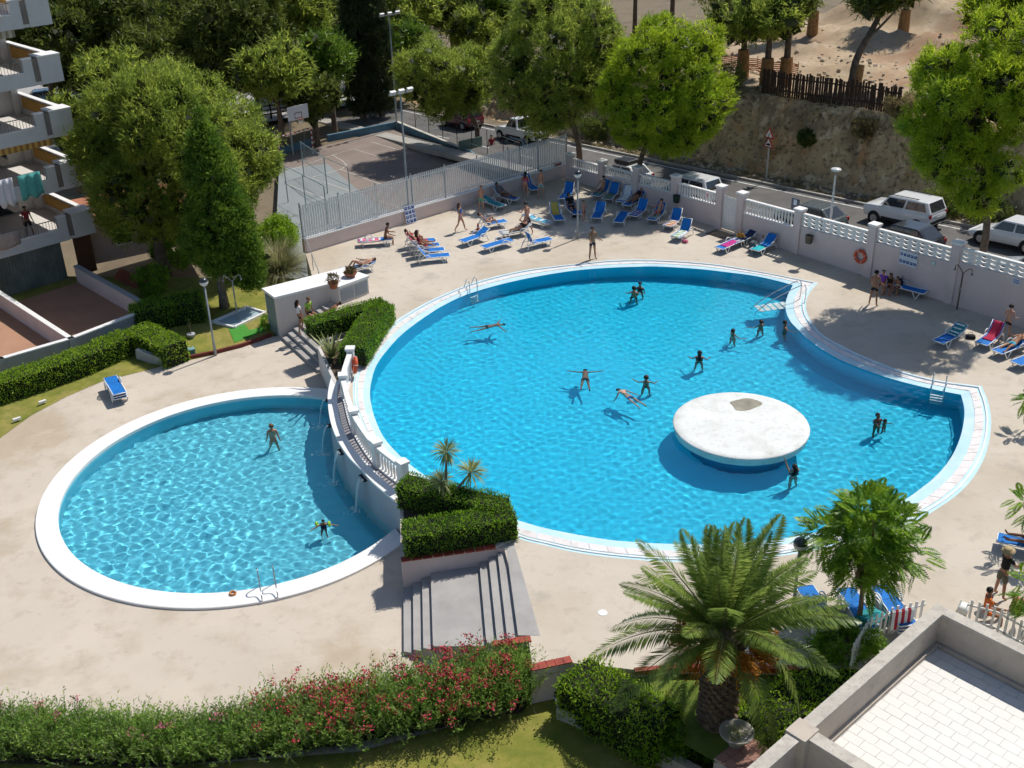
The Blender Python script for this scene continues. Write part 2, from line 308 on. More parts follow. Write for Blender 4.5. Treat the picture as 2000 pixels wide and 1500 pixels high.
# ------------------------------------------------------------------ pool outlines (surveyed points)
def PL(pts, z): return [G(x, y, z) for x, y in pts]
inA = [(1548.5, 557), (1520, 549), (1475, 539), (1415, 531), (1360, 525), (1285, 520.5), (1240, 521), (1180, 523.5), (1120, 528.7), (1060, 538), (1000, 550), (940, 566), (900, 580), (860, 600), (820, 626), (784, 654), (756, 684), (735, 714), (725, 746), (722.6, 770), (726, 795), (736, 827), (755, 862), (797, 904), (860, 948), (940, 990), (1030, 1022), (1100, 1039), (1180, 1053), (1230, 1058), (1300, 1062), (1400, 1063), (1500, 1055), (1600, 1038), (1690, 1011), (1760, 980), (1796, 956), (1830, 928), (1856, 896), (1872, 864), (1881, 832), (1883.6, 800), (1877, 771)]
inB = [(1877, 771), (1812, 758), (1742, 740), (1672, 716), (1624, 694), (1580, 664), (1557, 642), (1544, 628), (1536.5, 612), (1534, 594), (1539, 576), (1548.5, 557)]
ouA = [(1598, 552), (1557, 544), (1490, 531), (1415, 518), (1360, 512), (1270, 507), (1195, 508), (1135, 514), (1080, 520), (1020, 528), (940, 547), (880, 569), (830, 592), (790, 615), (768, 630), (740, 658), (718, 686), (702, 710), (692, 736), (689, 764), (693, 801), (706, 834), (728, 872), (772, 918), (845, 972), (930, 1018), (1020, 1054), (1060, 1064), (1120, 1078), (1180, 1087), (1240, 1093), (1300, 1097), (1400, 1098), (1500, 1090), (1600, 1072), (1700, 1046), (1790, 1016), (1830, 994), (1870, 966), (1900, 934), (1922, 896), (1933, 856), (1936, 820), (1930, 786), (1918, 754)]
ouB = [(1918, 754), (1840, 744), (1770, 727), (1710, 705), (1660, 683), (1612, 657), (1592, 637), (1578, 615), (1574, 592), (1582, 571), (1598, 552)]
NA, NB = 220, 80
IA = resample(spline(PL(inA, -0.06), 6), NA); IB = resample(spline(PL(inB, -0.06), 6), NB)
OA = resample(spline(PL(ouA, 0.0), 6), NA); OB = resample(spline(PL(ouB, 0.0), 6), NB)
IN, OU = IA[:-1] + IB[:-1], OA[:-1] + OB[:-1]         # closed rings, clockwise seen from above or not, equal counts
NR = len(IN)
ZW, ZF = -0.10, -1.55
POOLT = mat('pool_mosaic', (0.0, 0.53, 0.76), 0.5, 0.04, 0.8, stain=[(0.35, (0.001, 0.58, 0.78), 0.5, 0.75, 0.6)])
PALEB = mat('pale_blue_tile', (0.48, 0.70, 0.78), 0.45, 0.06, 1.5, stain=[(1.2, (0.64, 0.74, 0.77), 0.48, 0.66, 0.7), (6.0, (0.42, 0.58, 0.65), 0.58, 0.72, 0.4)])
COPE = mat('coping_tile', (0.72, 0.68, 0.67), 0.6, 0.06, 1.0, stain=[(1.4, (0.50, 0.43, 0.40), 0.52, 0.72, 0.6), (5.0, (0.42, 0.36, 0.33), 0.6, 0.75, 0.5)])
LIPW = mat('lip_tile', (0.70, 0.74, 0.76), 0.45, 0.05, 2.0)
def lerp_ring(t, z): return [Vector((a.x + (b.x - a.x) * t, a.y + (b.y - a.y) * t, z)) for a, b in zip(IN, OU)]
basin = tag(bpy.data.objects.new('pool_basin', None), kind='structure'); COL.objects.link(basin)
fl = sheet('pool_floor', IN, [], ZF, POOLT, basin)
def closed(P): return P + [P[0]]
wl = ribbon('pool_wall', closed([Vector((p.x, p.y, ZF)) for p in IN]), closed([Vector((p.x, p.y, -0.06)) for p in IN]), POOLT, basin)
ribbon('beach_band', closed(lerp_ring(0.0, -0.058)), closed(lerp_ring(0.40, -0.03)), PALEB, basin)
ribbon('slab_bed', closed(lerp_ring(0.40, -0.03)), closed(lerp_ring(0.73, -0.03)), PALEB, basin)
ribbon('gutter_band', closed(lerp_ring(0.73, -0.03)), closed(lerp_ring(0.82, -0.03)), PALEB, basin)
lp = [lerp_ring(0.82, -0.03), lerp_ring(0.82, 0.02), lerp_ring(0.89, 0.02), lerp_ring(0.89, -0.01)]
for a, c in zip(lp[:-1], lp[1:]): ribbon('lip', closed(a), closed(c), LIPW, basin)
ribbon('outer_band', closed(lerp_ring(0.89, -0.01)), closed(lerp_ring(1.0, 0.0)), PALEB, basin)
# white coping slabs, one by one
r0, r1 = lerp_ring(0.405, 0), lerp_ring(0.725, 0)
def slab(i0, i1, g=0.03):
    A = [r0[i % NR] for i in range(i0, i1 + 1)]; B = [r1[i % NR] for i in range(i0, i1 + 1)]
    sh = lambda P: [P[0].lerp(P[1], g * 1.2)] + P[1:-1] + [P[-1].lerp(P[-2], g * 1.2)]
    A, B = sh(A), sh(B); poly = [(p.x, p.y) for p in A] + [(p.x, p.y) for p in B[::-1]]; z = -0.012 + RNG.uniform(-.003, .003); return MB().prism(poly, z - 0.03, z).build('coping_slab', COPE, basin)
for i in range(0, NR - 1, 2): slab(i, min(i + 2, NR))
for o in (fl, wl): o.cycles.is_caustics_receiver = True
# small round pool on the lower deck
SCX, SCY, SR = -10.50, 37.56, 7.84
zrim = ZL + 0.10; ZW2, ZF2 = ZL - 0.16, ZL - 1.05
br_out = resample(spline([G(x, y, 0.0) for x, y in [(668, 706), (652, 733), (644, 760), (642, 785), (647, 824), (660, 860), (681, 893), (704, 917), (733, 948), (780, 986), (840, 1030)]], 6), 60)   # pool-side edge of the curved walk
brpoly = [(p.x, p.y) for p in br_out]
def clip_circle(r, n=180):                     # circle, its right end replaced by the curved wall
    pts = [Vector((SCX + r * math.cos(a), SCY + r * math.sin(a), 0)) for a in np.linspace(0, 2 * math.pi, n, endpoint=False)]
    def left(p):                                # left of the curved wall?
        k = min(range(len(br_out)), key=lambda i: (br_out[i].x - p.x) ** 2 + (br_out[i].y - p.y) ** 2); k = min(max(k, 1), len(br_out) - 2)
        t = br_out[k + 1] - br_out[k - 1]; d = p - br_out[k]; return t.x * d.y - t.y * d.x < 0
    keep = [left(p) for p in pts]; i0 = next(i for i in range(n) if keep[i] and not keep[i - 1])
    arc = []; i = i0
    while keep[i % n] and len(arc) < n: arc.append(pts[i % n]); i += 1
    ka = min(range(len(br_out)), key=lambda i: (br_out[i] - arc[-1]).xy.length); kb = min(range(len(br_out)), key=lambda i: (br_out[i] - arc[0]).xy.length)
    mid = br_out[ka:kb + 1] if ka < kb else br_out[kb:ka + 1][::-1]
    return arc, [Vector((p.x, p.y, 0)) for p in mid]
arc_o, mid_o = clip_circle(SR); arc_i, mid_i = clip_circle(SR - 0.80)
POOLT2 = mat('small_pool_mosaic', (0.13, 0.54, 0.68), 0.5, 0.05, 0.9)
RIMW = mat('white_rim', (0.80, 0.79, 0.77), 0.55, 0.03, 0.6, stain=[(1.3, (0.66, 0.63, 0.58), 0.6, 0.8, 0.5)])
basin2 = tag(bpy.data.objects.new('paddling_pool_basin', None), kind='structure'); COL.objects.link(basin2)
fl2 = sheet('pool_floor', arc_i + mid_i, [], ZF2, POOLT2, basin2)
wl2 = ribbon('pool_wall', [Vector((p.x, p.y, ZF2)) for p in arc_i], [Vector((p.x, p.y, zrim - 0.1)) for p in arc_i], POOLT2, basin2)
n_ = 120; ao = resample(arc_o, n_); ai = resample(arc_i, n_); zz = lambda P, z: [Vector((p.x, p.y, z)) for p in P]
b = MB(); b.loft([[(o.x, o.y, ZL - .05), (o.x, o.y, zrim - .015), (o.x + (i.x - o.x) * .03, o.y + (i.y - o.y) * .03, zrim), (o.x + (i.x - o.x) * .97, o.y + (i.y - o.y) * .97, zrim), (i.x, i.y, zrim - .015), (i.x, i.y, zrim - .14)] for o, i in zip(ao, ai)], closed=False, cap=False); b.build('rim', RIMW, basin2)
for o in (fl2, wl2): o.cycles.is_caustics_receiver = True
# ------------------------------------------------------------------ water: real waves, refracting
def water(name, poly, z, step, seed, amp, lam, tint, grow=0.12):
    rng = np.random.default_rng(seed); P = np.array([(p.x, p.y) for p in poly]); c = P.mean(0)
    x0, y0 = P.min(0) - .3; x1, y1 = P.max(0) + .3; X, Y = np.meshgrid(np.arange(x0, x1, step), np.arange(y0, y1, step)); Zw = np.zeros_like(X); Aa = 0.75 + 0.35 * vnoise(X, Y, 0.16, seed) + 0.25 * vnoise(X, Y, 0.45, seed + 3)
    for i in range(56):
        l = rng.uniform(*lam); th = rng.uniform(0, 6.28); k = 6.283 / l; Zw += amp * l * np.sin(k * (X * np.cos(th) + Y * np.sin(th)) + rng.uniform(0, 6.28))
    Zw = z + Zw * np.clip(Aa, 0.3, 1.4)
    XC, YC = (X[:-1, :-1] + X[1:, 1:]) / 2, (Y[:-1, :-1] + Y[1:, 1:]) / 2; keep = inside([(p[0], p[1]) for p in P], XC, YC)
    k2 = keep.copy()
    for _ in range(max(1, int(grow / step))): k2[1:] |= k2[:-1]; k2[:-1] |= k2[1:]; k2[:, 1:] |= k2[:, :-1]; k2[:, :-1] |= k2[:, 1:]
    m = bpy.data.materials.new(name); m.use_nodes = True; nt = m.node_tree; nt.nodes.clear(); g = nt.nodes.new('ShaderNodeBsdfGlass'); g.inputs['IOR'].default_value = 1.33; g.inputs['Roughness'].default_value = 0.0; g.inputs['Color'].default_value = (*tint, 1)
    ou = nt.nodes.new('ShaderNodeOutputMaterial'); nt.links.new(g.outputs[0], ou.inputs[0]); o = grid_mesh(name, X, Y, Zw, m, True, k2); o.cycles.is_caustics_caster = True; return tag(o, kind='structure')
water('water', IN, ZW, 0.055, 3, 0.0012, (0.17, 0.60), (0.95, 1.0, 1.0))
water('water', arc_i + mid_i, ZW2, 0.045, 9, 0.0044, (0.20, 0.62), (0.95, 1.0, 1.0), 0.09)
# ------------------------------------------------------------------ decks
st_tl, st_tr, st_br, st_bl = G(785, 1095, 0), G(985, 1072, 0), G(1035, 1240, 0), G(790, 1275, ZL)
FENCE_L, CORNER = G(597, 495, 0), Vector((4.15, 72.35, 0))
bridge_l = [p for p in br_out[2:-8]]
shA, shB = Vector((-11.41, 50.74, 0)), Vector((-8.5, 52.1, 0))
sd = Vector((0.85, 0.52, 0)).normalized(); sn = Vector((0.52, -0.85, 0)).normalized()
stair2_top = [G(628, 640, 0), G(668, 665, 0)]
up_poly = [FENCE_L, CORNER] + [wp(s, 0.05) for s in (0.3, 6, 12, 18, 24, 30, 44)] + [Vector((34, 28, 0)), Vector((20, 24.2, 0)), G(1560, 1304, 0), G(1330, 1300, 0), G(1240, 1308, 0), G(1095, 1292, 0), G(1040, 1304, 0), st_br + Vector((-.05, -.15, 0)), st_tr, st_tr + Vector((-.4, .1, 0)), G(800, 960, 0)] + [p.copy() for p in bridge_l[::-1]] + [Vector((-8.9, 46.9, 0)), Vector((-6.9, 48.35, 0)), Vector((-9.2, 52.1, 0)), Vector((-9.9, 53.6, 0))]
deck = sheet('upper_deck', up_poly, [OU], 0.0, DECK); tag(deck, kind='structure')
_n = len(up_poly); sk = MB()
for i in range(_n):
    a, c = up_poly[i], up_poly[(i + 1) % _n]; sk.add([(a.x, a.y, ZL - .1), (c.x, c.y, ZL - .1), (c.x, c.y, -.003), (a.x, a.y, -.003)], [(0, 1, 2, 3)])
sk.build('deck_edge', PINKW, deck)
lawn_e = [(0, 856), (60, 812), (130, 775), (200, 745), (260, 730), (330, 712), (420, 693), (530, 657)]
low_poly = [G(x, y, ZL) for x, y in lawn_e] + [Vector((-11.2, 51.2, 0)), Vector((-9.0, 51.5, 0)), Vector((-8.0, 47.4, 0))] + [Vector((p.x + .28, p.y + .06, 0)) for p in br_out[4:-6:3]] + [Vector((-3.3, 31.4, 0)), Vector((-1.0, 30.6, 0)), Vector((0.9, 26.2, 0)), G(1045, 1338, ZL), G(980, 1392, ZL), G(700, 1468, ZL), G(400, 1492, ZL), G(0, 1480, ZL), Vector((-24, 24.2, 0)), Vector((-26, 36, 0))]
hole2 = arc_o + mid_o
low = sheet('lower_deck', low_poly, [hole2], ZL, DECK2); tag(low, kind='structure')
# lawns
GRASS = mat('lawn', (0.17, 0.205, 0.028), 0.95, 0.25, 1.2, bump=0.6, bscale=30, col2=(0.29, 0.26, 0.055), stain=[(0.5, (0.36, 0.28, 0.10), 0.5, 0.66, 0.6), (6.0, (0.12, 0.17, 0.018), 0.48, 0.66, 0.5), (25.0, (0.10, 0.12, 0.02), 0.55, 0.7, 0.6)])
GRASS2 = mat('green_lawn', (0.11, 0.18, 0.025), 0.95, 0.25, 1.5, bump=0.6, bscale=30, col2=(0.18, 0.22, 0.035), stain=[(1.0, (0.17, 0.15, 0.06), 0.58, 0.75, 0.5)])
lawnL = sheet('lawn', [G(x, y, ZL) for x, y in lawn_e] + [Vector((-10.2, 54.3, 0)), Vector((-11.5, 58.6, 0)), Vector((-16, 59, 0)), Vector((-26, 60, 0)), Vector((-40, 52, 0)), Vector((-40, 40, 0)), Vector((-26, 36, 0))], [], ZL + 0.012, GRASS); tag(lawnL, kind='structure')
lawnF = sheet('front_lawn', [G(1045, 1338, ZL), G(980, 1392, ZL), G(700, 1468, ZL), G(400, 1492, ZL), G(0, 1480, ZL), Vector((-24, 24.2, 0)), Vector((-24, 12, 0)), Vector((10, 12, 0)), Vector((10, 20, 0)), G(1700, 1310, ZL), G(1330, 1300, 0), G(1240, 1308, 0), G(1095, 1292, 0)], [], ZL + 0.004, GRASS); tag(lawnF, kind='structure')
# ================================================================== pool surroundings
V2 = lambda p, z: Vector((p[0], p[1], z))
# island platform
isl = thing('island_platform', 'round white concrete island rising out of the big pool', 'platform', (8.98, 38.5, 0))
ISL = mat('island_top', (0.70, 0.72, 0.70), 0.7, 0.05, 0.8, stain=[(0.9, (0.46, 0.46, 0.42), 0.5, 0.66, 0.4), (2.2, (0.42, 0.40, 0.34), 0.56, 0.7, 0.4), (7.0, (0.40, 0.39, 0.34), 0.57, 0.7, 0.5)])
MB().lathe([(1.2, -.16), (2.56, -.16), (2.60, -.10), (2.63, 0.12), (2.66, 0.16), (2.66, 0.20), (2.62, 0.235), (2.35, 0.24), (0.001, 0.25)], (0, 0, 0), 64).build('top_slab', ISL, isl, True)
sk = MB().lathe([(2.0, ZF), (1.9, -0.5), (1.9, -0.15)], (0, 0, 0), 48).build('drum', mat('island_drum_shade', (0.01, 0.22, 0.42), 0.6, 0.1, 2.0), isl, True); sk.cycles.is_caustics_receiver = True  # drum drawn in and coloured dark blue for the shadow under the slab
PATCH = mat('bare_patch', (0.30, 0.28, 0.22), 0.9, 0.25, 2.0)
b = MB(); pc = G(1455, 790, .25) - Vector((8.98, 38.5, .25)); b.v = [(pc.x + 0.62 * (1 + .18 * math.sin(3 * a + 1)) * math.cos(a), pc.y + 0.5 * (1 + .2 * math.sin(2 * a)) * math.sin(a), 0.253) for a in np.linspace(0, 6.283, 22, endpoint=False)]; b.f = [tuple(range(22))]; b.build('worn_patch', PATCH, isl)
# curved walk, waterfall wall and balustrade between the pools
walk = thing('curved_walk', 'curved walk with white lip above the round pool', 'walkway', (0, 0, 0))
WALKF = mat('walk_floor', (0.33, 0.31, 0.32), 0.85, 0.08, 1.0)
WFALL = mat('waterfall_wall', (0.44, 0.43, 0.47), 0.8, 0.06, 0.8, stain=[(0.8, (0.33, 0.33, 0.36), 0.5, 0.75, 0.5)])
bo = br_out; bi = offset_line(bo, 0.36); bi2 = offset_line(bo, 1.75)
if (bi[20] - G(705, 800, 0)).length > (bo[20] - G(705, 800, 0)).length: bi = offset_line(bo, -0.36); bi2 = offset_line(bo, -1.75)
off = lambda P, d: [p + (q - p).normalized() * -d for p, q in zip(P, bi)]
wf = ribbon('waterfall_wall', [V2(p, ZF2) for p in off(bo, .03)], [V2(p, 0.02) for p in off(bo, .03)], WFALL, walk); wf.cycles.is_caustics_receiver = True
MB().loft([[V2(o_, .0), V2(o_, .09), V2(i_, .09), V2(i_, .0)] for o_, i_ in zip(off(bo[3:-9], .07), bi[3:-9])]).build('lip', RIMW, walk)
bal_px = [(684, 686), (680, 698), (673, 720), (670, 738), (674, 755), (680, 780), (690, 806), (704, 830), (720, 853), (735, 869), (757, 887), (784, 907), (800, 918)]
bal = resample(spline([G(x, y, .95) for x, y in bal_px], 8), 150); pil_i = [0]
for q in [(670, 738), (690, 806), (735, 869), (786, 909)]: g = G(*q, .95); pil_i.append(min(range(150), key=lambda i: (bal[i] - g).length))
_bl = spline([V2(p, 0) for p in bal[::6]], 3); ribbon('walk_floor', [V2(p, .005) for p in bi[3:-9]], [V2(min(_bl, key=lambda q: (q - V2(p, 0)).length), .005) for p in bi[3:-9]], WALKF, walk)
balu = thing('balustrade', 'curved white balustrade with pillars along the big pool', 'balustrade', (0, 0, 0))
prof = [(0.045, 0), (0.05, .06), (0.03, .12), (0.045, .3), (0.05, .42), (0.03, .62), (0.05, .68), (.045, .74)]
BALU = MB().lathe(prof, (0, 0, 0), 8).mesh('baluster', WHITE, True)
for i in pil_i: t = (bal[min(i + 1, 149)] - bal[max(i - 1, 0)]); a = math.atan2(t.y, t.x); MB().box((bal[i].x, bal[i].y, .52), (.30, .30, 1.04), a).box((bal[i].x, bal[i].y, 1.09), (.40, .40, .10), a).build('pillar', WHITE, balu)
for i0, i1 in zip(pil_i[:-1], pil_i[1:]):
    seg = resample([V2(p, 0) for p in bal[i0:i1 + 1]], 14); o1 = offset_line(seg, .11); o2 = offset_line(seg, -.11)
    MB().loft([[V2(a, .83), V2(a, .95), V2(c, .95), V2(c, .83)] for a, c in zip(o1, o2)]).build('top_rail', WHITE, balu)
    MB().loft([[V2(a, .0), V2(a, .09), V2(c, .09), V2(c, .0)] for a, c in zip(o1, o2)]).build('bottom_rail', WHITE, balu)
    L_ = sum((seg[k + 1] - seg[k]).length for k in range(13)); nb = max(3, int(L_ / .22)); pts = resample(seg, nb + 2)[1:-1]
    for p in pts: inst('baluster', BALU, balu, (p.x, p.y, .09))
# water spouts with falling water
STREAM = bpy.data.materials.new('falling_water'); STREAM.use_nodes = True; _t = STREAM.node_tree; _p = _t.nodes['Principled BSDF']; _p.inputs['Base Color'].default_value = (.75, .88, .92, 1); _p.inputs['Roughness'].default_value = .15; _p.inputs['Alpha'].default_value = .42
FOAM = mat('foam', (.85, .9, .9), .5, .05, 5.0)
for k, (sp, ld, lab) in enumerate([((640, 779), (627, 862), 'farthest spout pouring a thin jet into the round pool'), ((645, 828), (633, 888), 'second spout from the far end of the waterfall wall'), ((669, 879), (652, 945), 'third spout with a broad sheet of falling water'), ((704, 928), (692, 1008), 'nearest spout with the longest falling sheet of water')]):
    i = min(range(len(bo)), key=lambda j: (bo[j] - G(sp[0], sp[1], 0)).length); p = bo[i]; nrm = (p - bi[i]).normalized(); t = Vector((-nrm.y, nrm.x, 0)); w = (.10, .16, .34, .42)[k]
    r = thing('water_spout', lab, 'water spout', (p.x, p.y, -.05), 0, 'spouts on the waterfall wall')
    MB().box((nrm.x * .1, nrm.y * .1, -.09), (.14, w + .06, .03), math.atan2(nrm.y, nrm.x)).box((nrm.x * .1 + t.x * (w / 2 + .03), nrm.y * .1 + t.y * (w / 2 + .03), -.07), (.14, .02, .06), math.atan2(nrm.y, nrm.x)).box((nrm.x * .1 - t.x * (w / 2 + .03), nrm.y * .1 - t.y * (w / 2 + .03), -.07), (.14, .02, .06), math.atan2(nrm.y, nrm.x)).build('chute', BLACK, r)
    drop = ZW2 + .05; b = MB(); A = []; B = []
    for j in range(9):
        f = j / 8; q = nrm * (.15 + .36 * f); z = -.03 + (drop + .03) * f * f; ww = w * (1 - .35 * f) / 2; wob = .03 * math.sin(5 * f + k); A.append(q + t * (ww + wob) + Vector((0, 0, z))); B.append(q - t * (ww - wob) + Vector((0, 0, z)))
    C_ = [(a + c) / 2 + nrm * .05 for a, c in zip(A, B)]
    b.loft([[a, c, m_] for a, c, m_ in zip(A, B, C_)], cap=False); b.build('falling_water', STREAM, r, True)
    b = MB()
    for _ in range(60): rr = abs(RNG.normal(0, .2)); an = RNG.uniform(0, 6.28); b.ball((nrm.x * .52 + rr * math.cos(an), nrm.y * .52 + rr * math.sin(an), drop - .05 + RNG.uniform(0, .10)), RNG.uniform(.01, .03), 5, 4)
    b.build('splash', FOAM, r)['kind'] = 'stuff'
# lifebuoys
ORANGE = mat('buoy_orange', (.55, .085, .03), .5, .12, 3.0); 
def lifebuoy(loc, rot, label):
    r = thing('lifebuoy', label, 'lifebuoy', loc); r.rotation_euler = rot; MB().torus((0, 0, 0), .30, .085, 32, 10).build('ring', ORANGE, r, True)
    for a in range(4): an = a * math.pi / 2 + .4; MB().torus((.30 * math.cos(an), .30 * math.sin(an), 0), .09, .012, 14, 5, Matrix.Rotation(an, 4, 'Z') @ Matrix.Rotation(math.pi / 2, 4, 'X')).build('rope_band', WHITE, r, True)
    return r
lb = G(691, 713, .55); lifebuoy((lb.x + .05, lb.y, .55), (R_(80), 0, R_(-75)), 'orange lifebuoy hung on the curved balustrade')
wa = R_(90) + math.atan2(WT.y, WT.x)
p = Gp(1680, 501, wp(0, -.25), wp(10, -.25)); lifebuoy(p, (R_(90), 0, math.atan2(WT.y, WT.x)), 'orange lifebuoy hung on the pink boundary wall')
# ------------------------------------------------------------------ boundary wall along the road
wallr = thing('boundary_wall', 'long pink boundary wall with pillars and pierced white panels beside the road', 'wall', (0, 0, 0))
pil = [(0.0, 1.61), (3.0, 1.8), (6.1, 2.06), (9.3, 2.24), (12.8, 2.41), (14.35, 2.38), (18.3, 2.42), (22.9, 2.76), (27.5, 3.05), (32.1, 3.3), (36.7, 3.5)]
pan = [(0.0, 3.0, .85, 1.42, 'b'), (3.0, 6.1, 1.0, 1.6, 'b'), (6.1, 9.3, 1.12, 1.78, 'b'), (9.3, 12.8, 1.22, 1.92, 'b'), (14.35, 18.3, 1.33, 2.14, 'b'), (18.3, 22.9, 1.62, 2.3, 'k'), (22.9, 27.5, 2.0, 2.66, 'k'), (27.5, 32.1, 2.26, 2.92, 'k'), (32.1, 36.7, 2.5, 3.15, 'k')]
ang = math.atan2(WT.y, WT.x); SLP = 0.022
for s, zt in pil: q = wp(s, 0.02); MB().box((q.x, q.y, zt / 2), (.44, .44, zt), ang).build('pillar', PINKW, wallr); MB().box((q.x, q.y, zt + .05), (.54, .54, .10), ang).build('pillar_cap', WHITE, wallr)
BALW = MB().lathe([(.055, 0), (.06, .08), (.035, .14), (.052, .4), (.06, .55), (.035, .82), (.06, .9), (.055, 1.0)], (0, 0, 0), 8).mesh('baluster', WHITE, True)
def block_mesh():
    b = MB(); W, Hh, D = .44, .20, .11; n = 16; an = [2 * math.pi * k / n for k in range(n)]
    def rim(u): x, y = math.cos(u), math.sin(u); k = 1 / max(abs(x), abs(y)); return (x * k * W / 2, y * k * Hh / 2)
    for y in (-D / 2, D / 2):
        b.v += [(rim(u)[0], y, rim(u)[1] + Hh / 2) for u in an] + [(.165 * math.cos(u), y, .062 * math.sin(u) * (1 - .25 * math.cos(u) ** 2) + Hh / 2) for u in an]
    for k in range(n):
        q = (k + 1) % n; b.f += [(k, q, n + q, n + k), (2 * n + k, 3 * n + k, 3 * n + q, 2 * n + q), (n + k, n + q, 3 * n + q, 3 * n + k), (k, 2 * n + k, 2 * n + q, q)]
    return b.mesh('block', WHITE)
BLOCK = block_mesh()
for s0, s1, zb, zt, kd in pan:
    a, c = wp(s0 + .22, .02), wp(s1 - .22, .02); dz = SLP * (s1 - s0) / 2
    b = MB(); n2 = Vector((WN.x, WN.y, 0)) * .125
    b.add([a - n2 + Vector((0, 0, 0)), c - n2, c + n2, a + n2, a - n2 + Vector((0, 0, zb - dz)), c - n2 + Vector((0, 0, zb + dz)), c + n2 + Vector((0, 0, zb + dz)), a + n2 + Vector((0, 0, zb - dz))], [(3, 2, 1, 0), (4, 5, 6, 7), (0, 1, 5, 4), (1, 2, 6, 5), (2, 3, 7, 6), (3, 0, 4, 7)]); b.build('wall', PINKW, wallr)
    up = Vector((0, 0, 1)); L_ = (c - a).length
    MB().bar(a + up * (zt - dz), c + up * (zt + dz), .2, .09).build('top_rail', WHITE, wallr)
    if kd == 'b':
        MB().bar(a + up * (zb - dz + .03), c + up * (zb + dz + .03), .2, .06).build('bottom_rail', WHITE, wallr)
        nb = int(L_ / .20); hgt = zt - zb - .10
        for k in range(nb): f = (k + .5) / nb; q = a.lerp(c, f); inst('baluster', BALW, wallr, (q.x, q.y, zb + (2 * f - 1) * dz + .06), (0, 0, 0), (1, 1, hgt))
    else:
        nc = int(L_ / .445); w = L_ / nc; hh = (zt - zb - .045) / 3
        for k in range(nc):
            f = (k + .5) / nc; q = a.lerp(c, f)
            for r_ in range(3): inst('block', BLOCK, wallr, (q.x, q.y, zb + (2 * f - 1) * dz + r_ * hh), (0, -math.atan2(2 * dz, L_) * 0, ang), (w / .44, 1, hh / .20))
gate = thing('slatted_gate', 'tall white slatted gate in the pink boundary wall', 'gate', wp(13.58, 0, 0), ang)
for k in range(9): MB().box((-.5 + k * .125, 0, 1.03), (.10, .025, 1.9)).build('slat', WHITE, gate)
for z in (.25, 1.0, 1.85): MB().box((0, .03, z), (1.12, .03, .06)).build('cross_rail', WHITE, gate)
# drain grate before the gate, wall bins, meter, pictogram signs
gm = thing('door_mat', 'flat brown slatted mat on the deck before the white gate', 'mat', wp(13.6, -.85, 0.0), ang)
for k in range(10): MB().box((0, -.45 + k * .1, .012), (1.3, .07, .02)).build('slat', mat('mat_brown', (.17, .14, .11), .9, .2, 4.0), gm)
def wallbin(px, py, col, lab):
    q = Gp(px, py, wp(0, -.3), wp(9, -.3)); r = thing('litter_bin', lab, 'bin', (q.x, q.y, q.z - .25), ang); m = mat('bin_%s' % col[0], col[1], .5, .1, 3)
    MB().loft([[(x * f, y * f, z) for x, y in ((-.17, -.12), (.17, -.12), (.17, .12), (-.17, .12))] for f, z in ((.8, 0), (1, .42), (1.06, .43), (1.06, .47), (.95, .47), (.9, .1))], cap=True).build('body', m, r); MB().box((0, .14, .3), (.2, .06, .2)).build('bracket', GREYPOLE, r)
wallbin(1321, 388, ('dark', (.025, .05, .035)), 'dark green litter bin on the wall below the balusters')
wallbin(1580, 467, ('brown', (.12, .10, .07)), 'brown box bin on the wall beside the pierced blocks')
SIGNW = mat('sign_white', (.62, .68, .74), .4, .04, 3.0); PICTO = mat('sign_blue', (.02, .05, .26), .4, .1, 6.0)
def glyph(b, cx, cz, s, k, y):                   # small white pictogram strokes on a blue square
    pts = [[(-.3, -.3), (.3, .3)], [(-.3, .25), (.3, .25)], [(0, -.3), (0, .3)], [(-.3, -.1), (.1, .2)], [(.3, -.3), (-.1, .1)]][k % 5]
    a, c = pts; b.bar((cx + a[0] * s, y, cz + a[1] * s), (cx + c[0] * s, y, cz + c[1] * s), .004, s * .16); b.ball((cx + .12 * s * (1 - 2 * (k % 2)), y, cz + .28 * s), s * .13, 6, 4, (1, .1, 1))
def pictosign(root, w, h, cols, rows, y0, z0):
    MB().box((0, y0, z0 + h / 2), (w, .02, h)).build('board', SIGNW, root); cw, ch = w / cols, h / rows; sq = min(cw, ch) * .74
    for r_ in range(rows):
        for c_ in range(cols):
            x = -w / 2 + (c_ + .5) * cw; z = z0 + (r_ + .5) * ch; pc = MB().box((x, y0 - .013, z), (sq, .006, sq)).build('pictogram', PICTO, root); g = MB(); glyph(g, x, z, sq, r_ * cols + c_, y0 - .018); g.build('symbol', SIGNW, pc)
q = Gp(1774, 506, wp(0, -.14), wp(9, -.14)); s_ = thing('rules_sign', 'pale wall sign with two rows of blue pictograms beside the lifebuoy', 'sign', (q.x, q.y, q.z - .36), ang); pictosign(s_, .98, .72, 5, 2, 0, 0)
q = Gp(1823, 514, wp(0, -.14), wp(9, -.14)); s_ = thing('depth_sign', 'small pale green plate on the boundary wall right of the rules sign', 'sign', (q.x, q.y, q.z - .12), ang); MB().box((0, 0, .12), (.22, .015, .22)).build('plate', mat('pale_green', (.36, .50, .48), .5, .05, 3), s_); MB().box((0, -.01, .12), (.12, .006, .12)).build('symbol', SIGNW, s_)
q = Gp(1985, 550, wp(0, -.14), wp(9, -.14)); s_ = thing('notice_plate', 'pale blue notice plate on the boundary wall at the right edge', 'sign', (q.x, q.y, q.z - .15), ang); MB().box((0, 0, .15), (.4, .015, .26)).build('plate', SIGNW, s_)
for k in range(3): MB().box((0, -.01, .08 + k * .07), (.3, .006, .03)).build('print_line', PICTO, s_)
